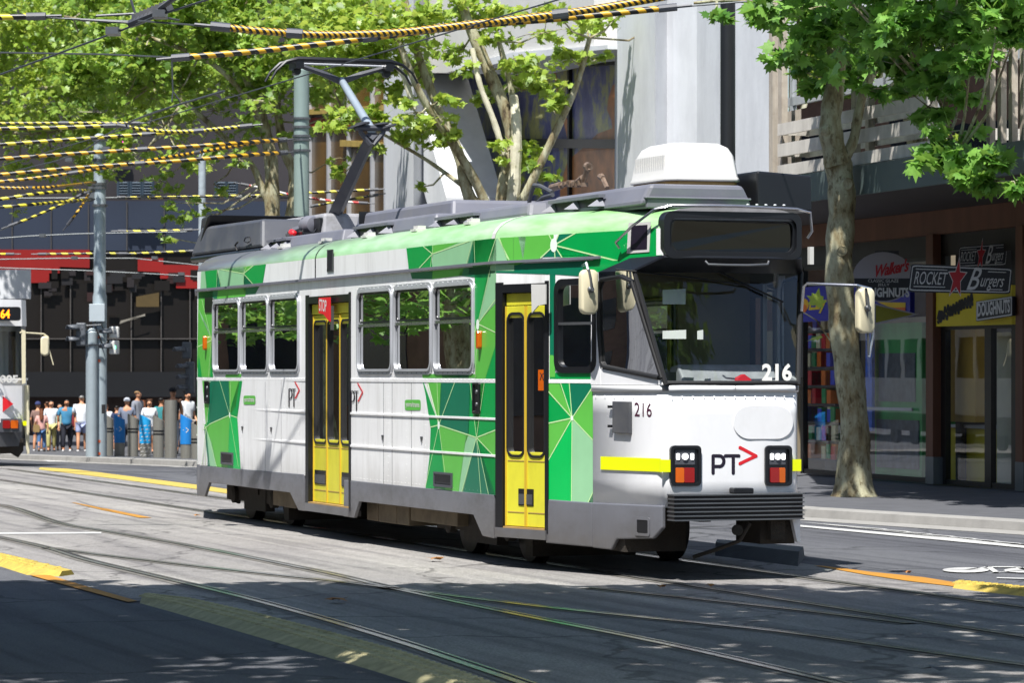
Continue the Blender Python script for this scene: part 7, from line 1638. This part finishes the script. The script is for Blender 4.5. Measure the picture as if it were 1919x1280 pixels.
def person(px, py_foot, py_head, rz, label, top, bottom, hair='dark', short=True, sleeves='short', long_hair=False, cap=None, skin=0, arms='down', stride=.12, lean=0, bag=None, D=None, build_=1.0):
    if D is None: D = (H + .31) * F / (py_foot - HY)
    x = (px - CX) / F * D; z0 = footz(x, D); hgt = H - (py_head - HY) / F * D - z0; k = hgt / 1.75
    O = empty('person', (x, D, z0), math.radians(rz)); tag(O, label, 'person', 'people waiting and walking by the bollards')
    b_ = build_; sk = skins[skin]; v = lambda x, y, z: (x * k, (y + lean * max(0, z - .95)) * k, z * k)
    pel = v(0, 0, .95); wa = v(0, 0, 1.1); ch = v(0, .0, 1.32); nk = v(0, -.0, 1.47); nk2 = v(0, -.01, 1.54); hd = v(0, -.02, 1.62); ht = v(0, -.01, 1.70)
    body = [[(pel, (.15 * k * b_, .11 * k * b_)), (wa, (.135 * k * b_, .10 * k * b_)), (ch, (.16 * k * b_, .11 * k * b_)), (nk, (.07 * k, .065 * k)), (nk2, .055 * k), (v(0, -.03, 1.575), .072 * k), (hd, (.078 * k, .095 * k)), (ht, (.062 * k, .078 * k))]]
    legs = []; arms_ = []
    for sg in (1, -1):
        fy = stride * sg; hip = v(sg * .09, 0, .88); kn = v(sg * .10, fy * .6 - .03, .50); an = v(sg * .10, fy + .02, .09); toe = v(sg * .11, fy - .16, .035)
        legs.append([(pel, .12 * k), (hip, .092 * k * b_), (kn, .062 * k), (v(sg * .10, fy * .8 + .01, .34), .058 * k), (an, .038 * k), (toe, .036 * k)])
        sh = v(sg * .19 * b_, 0, 1.41)
        if arms == 'down': el = v(sg * .245 * b_, .03 + fy * .3, 1.13); wr = v(sg * .25 * b_, -.05 - fy * .7, .90); hand = v(sg * .25 * b_, -.07 - fy * .8, .80)
        elif arms == 'phone': el = v(sg * .24 * b_, -.02, 1.15); wr = v(sg * .12, -.24, 1.18); hand = v(sg * .07, -.31, 1.22)
        else: el = v(sg * .24 * b_, .0, 1.14) if sg > 0 else v(sg * .26, -.05, 1.16); wr = v(sg * .22, -.2, 1.25) if sg > 0 else v(sg * .25, -.08, .92); hand = v(sg * .16, -.24, 1.38) if sg > 0 else v(sg * .25, -.1, .83)
        hx, hy, hz2 = hand
        arms_.append([(ch, .1 * k), (sh, .055 * k * b_), (el, .042 * k), (wr, .028 * k), (hand, (.036 * k, .018 * k))] )
        fingers = [[(hand, (.03 * k, .016 * k)), ((hx + q * .016 * k, hy - .02 * k, hz2 - (.06 - .006 * abs(q)) * k), .0085 * k), ((hx + q * .017 * k, hy - .035 * k, hz2 - (.092 - .008 * abs(q)) * k), .0075 * k)] for q in (-1.5, -.5, .5, 1.5)] + [[(hand, .02 * k), ((hx - sg * .04 * k, hy - .02 * k, hz2 - .02 * k), .010 * k), ((hx - sg * .05 * k, hy - .035 * k, hz2 - .05 * k), .009 * k)]]
        arms_ += fingers
    nose_ = [(hd, .09 * k), (v(0, -.11, 1.615), .02 * k), (v(0, -.125, 1.605), .012 * k)]
    ears = [[(hd, .09 * k), (v(s_ * .082, -.01, 1.62), .018 * k)] for s_ in (1, -1)]
    skin_mesh(body + legs + arms_ + [nose_] + ears, 'body', sk, O)
    G = .016 * k
    tp = [[(v(0, 0, .84), (.15 * k * b_ + G, .125 * k * b_ + G)), (v(0, 0, .97), (.16 * k * b_ + G, .13 * k * b_ + G)), (wa, (.14 * k * b_ + G, .11 * k * b_ + G)), (ch, (.165 * k * b_ + G, .12 * k * b_ + G)), (v(0, 0, 1.45), (.09 * k, .08 * k))]]
    for sg in (1, -1):
        a_ = [c for c in arms_ if c[0][0] == ch][0 if sg == 1 else 1]; sh, el, wr = a_[1][0], a_[2][0], a_[3][0]
        if sleeves == 'none': tp.append([(ch, .11 * k), (sh, .06 * k)])
        else:
            e2 = tuple(sh[i] + (el[i] - sh[i]) * .85 for i in range(3)); c_ = [(ch, .12 * k), (sh, .068 * k * b_), (e2, .062 * k)]
            if sleeves == 'long': c_ = [(ch, .12 * k), (sh, .068 * k * b_), (el, .058 * k), (tuple(el[i] + (wr[i] - el[i]) * .9 for i in range(3)), .042 * k)]
            tp.append(c_)
    skin_mesh(tp, 'top', cloth(*top), O)
    bt = []
    for sg in (1, -1):
        l = legs[0 if sg == 1 else 1]; c_ = [(v(0, 0, .97), (.15 * k * b_ + G, .12 * k * b_ + G)), (l[1][0], .105 * k * b_)]
        kn = l[2][0]
        if short: c_.append((tuple(l[1][0][i] + (kn[i] - l[1][0][i]) * .85 for i in range(3)), .09 * k))
        else: c_ += [(kn, .08 * k), (tuple(kn[i] + (l[4][0][i] - kn[i]) * .9 for i in range(3)), .06 * k)]
        bt.append(c_)
    skin_mesh(bt, 'shorts' if short else 'trousers', cloth(*bottom), O)
    sh_ = []
    for sg in (1, -1):
        l = legs[0 if sg == 1 else 1]; mb = MB(); a, t = Vector(l[4][0]), Vector(l[5][0])
        skin_mesh([[((a.x, a.y + .03 * k, .05 * k), .048 * k), ((t.x, (a.y + t.y) / 2, .045 * k), .048 * k), ((t.x, t.y - .03 * k, .035 * k), .04 * k)]], 'shoe', cloth('shoe_' + ('white' if px % 2 else 'dark'), 'C8C8C8' if px % 2 else '2A2A2C'), O)
    hm = hairs[hair]
    hc = [[(v(0, .02, 1.63), (.092 * k, .10 * k)), (v(0, .0, 1.69), (.085 * k, .10 * k)), (v(0, .0, 1.735), (.05 * k, .06 * k))]]
    if long_hair: hc.append([(v(0, .02, 1.63), (.09 * k, .09 * k)), (v(0, .08, 1.52), (.09 * k, .06 * k)), (v(0, .12, 1.36), (.085 * k, .045 * k)), (v(0, .13, 1.25), (.05 * k, .03 * k))])
    hh_ = skin_mesh(hc, 'hair', hm, O)
    hh_.location = (0, .012 * k, .004)
    if cap:
        mb = MB(); mb.lathe([(.105 * k, 0), (.105 * k, .05 * k), (.08 * k, .095 * k), (.03 * k, .115 * k)], v(0, .0, 1.67), n=16); mb.box(-.07 * k, .07 * k, -.2 * k, -.08 * k, 1.67 * k, 1.682 * k); mb.build('cap', cloth(*cap), O, smooth=True)
    # face: eyes and mouth
    mb = MB(); 
    for s_ in (.032, -.032): mb.lathe([(.011 * k, 0), (.007 * k, .006 * k)], v(s_, -.108, 1.63), axis=(0, -1, 0), n=8)
    mb.box(-.025 * k, .025 * k, v(0, -.112, 0)[1], v(0, -.10, 0)[1], 1.572 * k, 1.578 * k); mb.build('face_features', M['ink'], O)
    if bag:
        mb = MB(); bx, by, bz2 = bag[2]; mb.prism(rrect(bx - .13, bx + .13, bz2 - .15, bz2 + .15, .05), lambda u, w, o: (u * k, (by + o) * k, w * k), -.06, .06)
        mb.tube([(bx * k - .1 * k, by * k, (bz2 + .14) * k), (-.12 * k, .0 * k - .12 * k, 1.3 * k), (.1 * k, .0, 1.47 * k), (bx * k + .1 * k, by * k + .05 * k, (bz2 + .14) * k)], .012 * k, 5)
        bo = mb.build('shoulder_bag', cloth(*bag[:2]), None, bevel=.01); bo.parent = O
    return O
person(71, 851, 754, 170, 'person in a brown top and dark shorts with a navy cap, leftmost of the crowd', ('top_taupe', '7A6058'), ('shorts_navy', '1E2C48'), 'dark', True, cap=('cap_navy', '2C3460'), stride=.1, D=93)
person(78, 852, 766, 185, 'person with auburn hair in a pink top and blue jeans beside the second tram', ('top_pink', 'C89890'), ('jeans_blue', '4A6E9A'), 'auburn', False, long_hair=True, D=91, bag=('bag_tan', '8A7248', (.2, .1, .95)))
person(96, 852, 750, 10, 'person in a white shirt and pale yellow trousers seen from behind', ('top_white', 'D8DCE0'), ('trousers_yellow', 'B8B070'), 'dark', False, D=92)
person(125, 852, 748, 5, 'person in a blue shirt and dark trousers seen from behind', ('top_blue', '3A7CA0'), ('trousers_dark', '1A1C28'), 'dark', False, build_=1.15, skin=1, D=92)
person(153, 854, 740, 185, 'elderly person in a white shirt and pale blue shorts with white hair and beard', ('top_white', 'D8DCE0'), ('shorts_pale', '9CA6C8'), 'grey', True, arms='phone', build_=1.08, stride=.16, D=90, bag=('bag_navy', '22305A', (-.2, -.05, 1.0)))
person(199, 852, 757, 190, 'person with a fair face and white top looking out between the pole and first bollard', ('top_white', 'D8DCE0'), ('shorts_grey', '6A6A70'), 'brown', True, D=93)
person(238, 852, 747, 180, 'person in a grey blue shirt and grey cap behind the arrow bollard', ('top_slate', '6A7284'), ('trousers_dark', '1A1C28'), 'grey', False, cap=('cap_grey', 'A8ACB4'), D=88, build_=1.1)
person(258, 852, 732, 60, 'tall person in a grey shirt with fair hair looking left', ('top_grey', '7E828C'), ('shorts_grey', '6A6A70'), 'fair', True, D=90)
person(280, 852, 748, 5, 'person with long grey brown hair and a white top behind the patterned bollard', ('top_white', 'D8DCE0'), ('shorts_white', 'C8CCD0'), 'brown', True, long_hair=True, D=86)
person(324, 856, 728, 15, 'person in a black top and dark hat behind the tallest bollard', ('top_black', '16161C'), ('trousers_white', 'B8C0CC'), 'dark', False, sleeves='none', cap=('hat_black', '14141A'), D=84.5, arms='down')
person(351, 856, 733, 40, 'person with long black hair in a white top next to the three lens signal', ('top_white', 'D8DCE0'), ('skirt_grey', '8A7E74'), 'dark', False, long_hair=True, D=86)
person(88, 852, 752, 200, 'person in a dark tank top half hidden between the pink top and the white shirt', ('top_black', '16161C'), ('shorts_grey', '6A6A70'), 'brown', True, D=94, skin=1, stride=.05)
person(112, 852, 756, 20, 'person in a pale green shirt just left of the broad blue shirt', ('top_sage', '9CB0A0'), ('trousers_grey', '50525A'), 'dark', False, D=94.5, lean=.05)
person(139, 852, 757, 160, 'person in a dark red top behind the elderly person in white', ('top_red', '7A2226'), ('trousers_dark', '1A1C28'), 'dark', False, D=95, arms='phone')
person(219, 852, 760, 175, 'person in a navy top behind the left arrow bollard', ('top_navy', '26304E'), ('shorts_grey', '6A6A70'), 'dark', True, D=93, arms='raise')
person(268, 852, 750, 200, 'person in a cream top between the tall fair haired person and the long haired one', ('top_cream', 'C8BCA4'), ('jeans_blue', '4A6E9A'), 'auburn', False, D=92, long_hair=True)
person(302, 854, 745, 165, 'person in a teal top holding up a phone behind the steel bollards', ('top_teal', '2E7A7E'), ('trousers_dark', '1A1C28'), 'dark', False, D=89, arms='raise', skin=1)
person(338, 855, 747, 190, 'person in a pale shirt between the dark hat and the long black hair', ('top_pale', 'AEB8C4'), ('trousers_grey', '50525A'), 'brown', False, D=90, lean=.06)
# ================================================================== overhead wires
WB = [mat('sleeve_yellow', 'C99A1E', .45, var=.06), mat('sleeve_black', '131210', .4, var=.05)]; wirem = mat('wire_steel', '4E5254', .5, metal=.5, var=.05); WBy = [mat('sleeve_lemon', 'D6C838', .45, var=.06), WB[1]]; WR = [mat('sleeve_red', 'B83030', .5), M['acwhite']]
def smooth_pts(P, step):
    out = []; P = [Vector(p) for p in P]
    for k in range(len(P) - 1):
        p0, p1, p2, p3 = P[max(k - 1, 0)], P[k], P[k + 1], P[min(k + 2, len(P) - 1)]; n = max(1, int((p2 - p1).length / step))
        for t in np.arange(n) / n: out.append(.5 * ((2 * p1) + (p2 - p0) * t + (2 * p0 - 5 * p1 + 4 * p2 - p3) * t * t + (3 * p1 - p0 - 3 * p2 + p3) * t ** 3))
    out.append(P[-1]); return out
def sleeve(pts, r, seg, label, mats=WB, ext0=None, ext1=None, group='striped insulated span wires', ends=True):
    """striped wire; pts = (px,py,D)"""
    P = smooth_pts([PX(*p) for p in pts], seg); mb = MB(); mb.tube(P, r, 8, seg=1, twist=1.1); o = mb.build('striped_wire', mats, None, fix=False); tag(o, label, 'wire', group)
    for p in o.data.polygons: p.use_smooth = True
    mb = MB()
    if ends:
        for a, b in ((P[0], P[1]), (P[-1], P[-2])): d = (a - b).normalized(); mb.tube([a - d * .1, a + d * .12], r * 1.25, 8); mb.tube([a + d * .12, a + d * .3], r * .5, 6)
        for k in range(25, len(P) - 5, 37 if seg > .05 else 90): d = (P[k + 1] - P[k]).normalized(); mb.tube([P[k] - d * .09, P[k] + d * .09], r * 1.35, 8)
        mb.build('end_clamp', M['dgrey'], o)
    for ex, a in ((ext0, P[0]), (ext1, P[-1])):
        if ex: mb = MB(); mb.tube([a] + smooth_pts([PX(*p) for p in ex], 3), .011, 5); mb.build('bare_wire', wirem, o)
    return o
def wire(pts, r, label, group='thin overhead wires', world=False, clamps=()):
    P = smooth_pts([Vector(p) if world else PX(*p) for p in pts], 2.0); mb = MB(); mb.tube(P, r, 6); o = mb.build('overhead_wire', wirem); tag(o, label, 'wire', group)
    if clamps:
        mb = MB()
        for c in clamps: p = PX(*c); mb.box(p.x - .07, p.x + .07, p.y - .15, p.y + .15, p.z - .03, p.z + .05)
        mb.build('wire_clamp', M['steel'], o)
    return o
LAB = 'striped'
sleeve([(415, 50, 37), (500, 58, 37), (600, 64, 37), (740, 60, 37), (870, 46, 37), (1000, 31, 37), (1100, 18, 37), (1230, -4, 37), (1330, -24, 37)], .042, .032, 'finely striped black and yellow wire sagging across the top middle of the picture', ext0=[(405, 50, 37), (350, 45, 37), (258, 38, 37)])
sleeve([(340, 107, 40), (480, 95, 40), (640, 77, 40), (870, 49, 40), (1060, 33, 40), (1250, 14, 40)], .038, .088, 'boldly striped wire running from above the rear of the tram up to the right', ext0=[(330, 107, 40), (200, 101, 40), (-40, 97, 40)], ext1=[(1262, 13, 40), (1400, 2, 40)])
sleeve([(-40, 32, 38), (20, 31, 38), (66, 30, 38)], .036, .10, 'short striped wire end in the top left corner', WBy, ext1=[(75, 31, 38), (120, 34, 38), (256, 40, 38)])
sleeve([(-60, 231, 62), (120, 230, 62), (250, 230, 62)], .026, .07, 'thin striped wire, upper of the close pair crossing the tall pole top', WBy)
sleeve([(-60, 241, 58), (90, 239, 58), (205, 235, 58)], .036, .12, 'thicker striped wire, lower of the close pair left of the tall pole top', WBy)
sleeve([(232, 236, 58), (285, 244, 58), (350, 246, 58), (410, 241, 58), (460, 236, 58)], .034, .05, 'finely striped sagging wire right of the tall pole top', WBy)
sleeve([(-60, 275, 60), (100, 263, 60), (230, 254, 60), (350, 246, 60)], .034, .12, 'striped wire dropping to the left below the tall pole top', WBy)
sleeve([(-60, 302, 60), (100, 290, 60), (290, 278, 60), (430, 269, 60), (528, 262, 61)], .036, .12, 'striped wire reaching the green grey pole, upper of three', ext1=[(535, 261, 61), (560, 259, 61.8)])
sleeve([(-60, 333, 60), (130, 315, 60), (320, 302, 60), (440, 292, 60), (530, 286, 61)], .036, .12, 'striped wire reaching the green grey pole, lowest of three', ext1=[(536, 285, 61), (560, 284, 61.8)])
sleeve([(-60, 345, 66), (60, 334, 66), (180, 317, 66), (330, 292, 65), (500, 264, 63)], .032, .08, 'finer striped wire crossing behind the two long ones to the green grey pole', WB)
sleeve([(-60, 350, 70), (50, 352, 70), (110, 349, 70), (178, 341, 77)], .03, .05, 'dull striped wire running into the tall pole from the left', WB)
sleeve([(-60, 383, 74), (60, 364, 74), (130, 358, 75), (172, 357, 77)], .036, .13, 'pale striped wire joining the tall pole, upper of two lower ones', WBy)
sleeve([(-60, 393, 74), (60, 383, 74), (168, 374, 77)], .036, .13, 'pale striped wire joining the tall pole, lower of two lower ones', WBy)
sleeve([(26, 420, 76), (60, 407, 76), (110, 385, 76), (152, 365, 76)], .03, .1, 'short striped wire slanting up to the tall pole', WBy, ext0=[(20, 424, 76), (0, 432, 76)])
sleeve([(132, 414, 76), (150, 390, 76), (166, 364, 77)], .03, .06, 'short dull striped wire hanging steeply beside the tall pole', WB)
sleeve([(228, 370, 86), (280, 370, 86), (330, 369, 86), (420, 367, 86), (490, 366, 86), (560, 362, 86), (640, 358, 86), (700, 355, 86)], .034, .14, 'pale striped wire level with the office spandrel', WBy)
sleeve([(230, 433, 86), (290, 433, 86), (352, 431, 86)], .034, .14, 'pale striped wire low between the tall pole and the tram rear', WBy)
sleeve([(-60, 477, 88), (0, 476, 88), (18, 476, 88)], .03, .14, 'short striped wire at the left edge in front of the red band', WBy); sleeve([(80, 476, 88), (180, 475, 88), (230, 475, 88)], .03, .14, 'striped wire crossing in front of the red band behind the tall pole', WBy); sleeve([(228, 476, 88.5), (300, 473, 88.5), (362, 470, 88.5)], .03, .14, 'striped wire between the tall pole and the tram rear over the red band', WBy)
sleeve([(460, 346, 84), (500, 354, 84), (550, 366, 84), (620, 376, 84), (680, 380, 84)], .03, .14, 'red and white striped wire dipping behind the green grey pole', WR)
sleeve([(590, 385, 82), (640, 376, 82), (700, 366, 82)], .03, .14, 'striped wire slanting up behind the pantograph arm', WBy)
cz = 5.71
wl = [tuple((P0 + B * s).to_3d() + Vector((0, 0, cz))) for s in (-20, 0, 20, 45, 60)]
wire(wl, .009, 'contact wire above the tram touching its pantograph', world=True)
wl = [tuple((P0 + V * 3.55 + B * s).to_3d() + Vector((0, 0, 5.75))) for s in (-10, 0, 10, 25, 40)]
wire([(-60, 160, 46), (0, 139, 42), (100, 103, 40), (230, 55, 38), (300, 27, 37), (390, -2, 36), (450, -24, 35)], .012, 'steep contact wire rising through the top left corner', clamps=((212, 60, 38), (300, 28, 37)))
mb = MB(); a, b = PX(245, 44, 37.8), PX(318, 14, 37); mb.tube([a, b], .05, 6)
for t in np.linspace(.1, .9, 9): p = a.lerp(b, t) + Vector((0, 0, .05)); mb.box(p.x - .03, p.x + .03, p.y - .04, p.y + .04, p.z - .06, p.z + .04)
mb.tube([PX(150, 36, 38), PX(245, 42, 38)], .016, 6); mb.tube([PX(180, 29, 38), PX(252, 25, 38)], .016, 6); mb.tube([PX(244, -6, 38), PX(253, 24, 38)], .016, 6); mb.tube([PX(300, 30, 37), PX(335, 37, 37.5)], .012, 6); mb.tube([PX(300, 15, 37), PX(332, -8, 36.5)], .03, 6)
tag(mb.build('section_insulator', M['dgrey']), 'dark bolted insulator block clamped to the steep contact wire', 'insulator')
for pts, lab in (([(-60, 451, 84), (60, 442, 84), (150, 438, 84), (350, 434, 84)], 'thin wire in front of the blue grey spandrel, left part'), ([(-60, 487, 86), (120, 484, 86), (250, 484, 86), (400, 500, 86)], 'thin wire across the red band'), ([(-60, 500, 84), (160, 507, 84), (300, 514, 84), (400, 521, 84)], 'pale wire just under the red band'), ([(-60, 372, 80), (250, 370, 80), (420, 368, 80), (600, 372, 80)], 'thin wire level with the balcony chairs'), ([(30, 320, 70), (110, 300, 68), (160, 280, 66), (220, 240, 60), (290, 210, 52), (420, 170, 46)], 'thin wire curving up from the left towards the pantograph')):
    wire(pts, .016, lab, clamps=((pts[1][0] + 20, pts[1][1], pts[1][2]), (pts[2][0] + 40, pts[2][1], pts[2][2])))
mb = MB(); mb.tube([PX(322, 112, 50), PX(324, 170, 50), PX(338, 190, 50)], .012, 5); mb.tube([PX(324, 170, 50), PX(322, 190, 50)], .012, 5); tag(mb.build('hanger_wire', wirem), 'thin hanger dropping from the striped wire to the contact wire', 'wire')

# ------------------------------------------------------------------ stand every Empty at the base of its thing
bpy.context.view_layer.update()
for o in list(col.objects):
    if o.type == 'EMPTY' and o.parent is None and o.children and tuple(o.location) == (0, 0, 0):
        pts = [c.matrix_world @ Vector(v) for c in o.children if c.type == 'MESH' for v in c.bound_box]
        if not pts: continue
        xs, ys, zs = [p.x for p in pts], [p.y for p in pts], [p.z for p in pts]
        loc = Vector(((min(xs) + max(xs)) / 2, (min(ys) + max(ys)) / 2, min(zs))); o.location = loc
        for c in o.children: c.location = c.location - loc
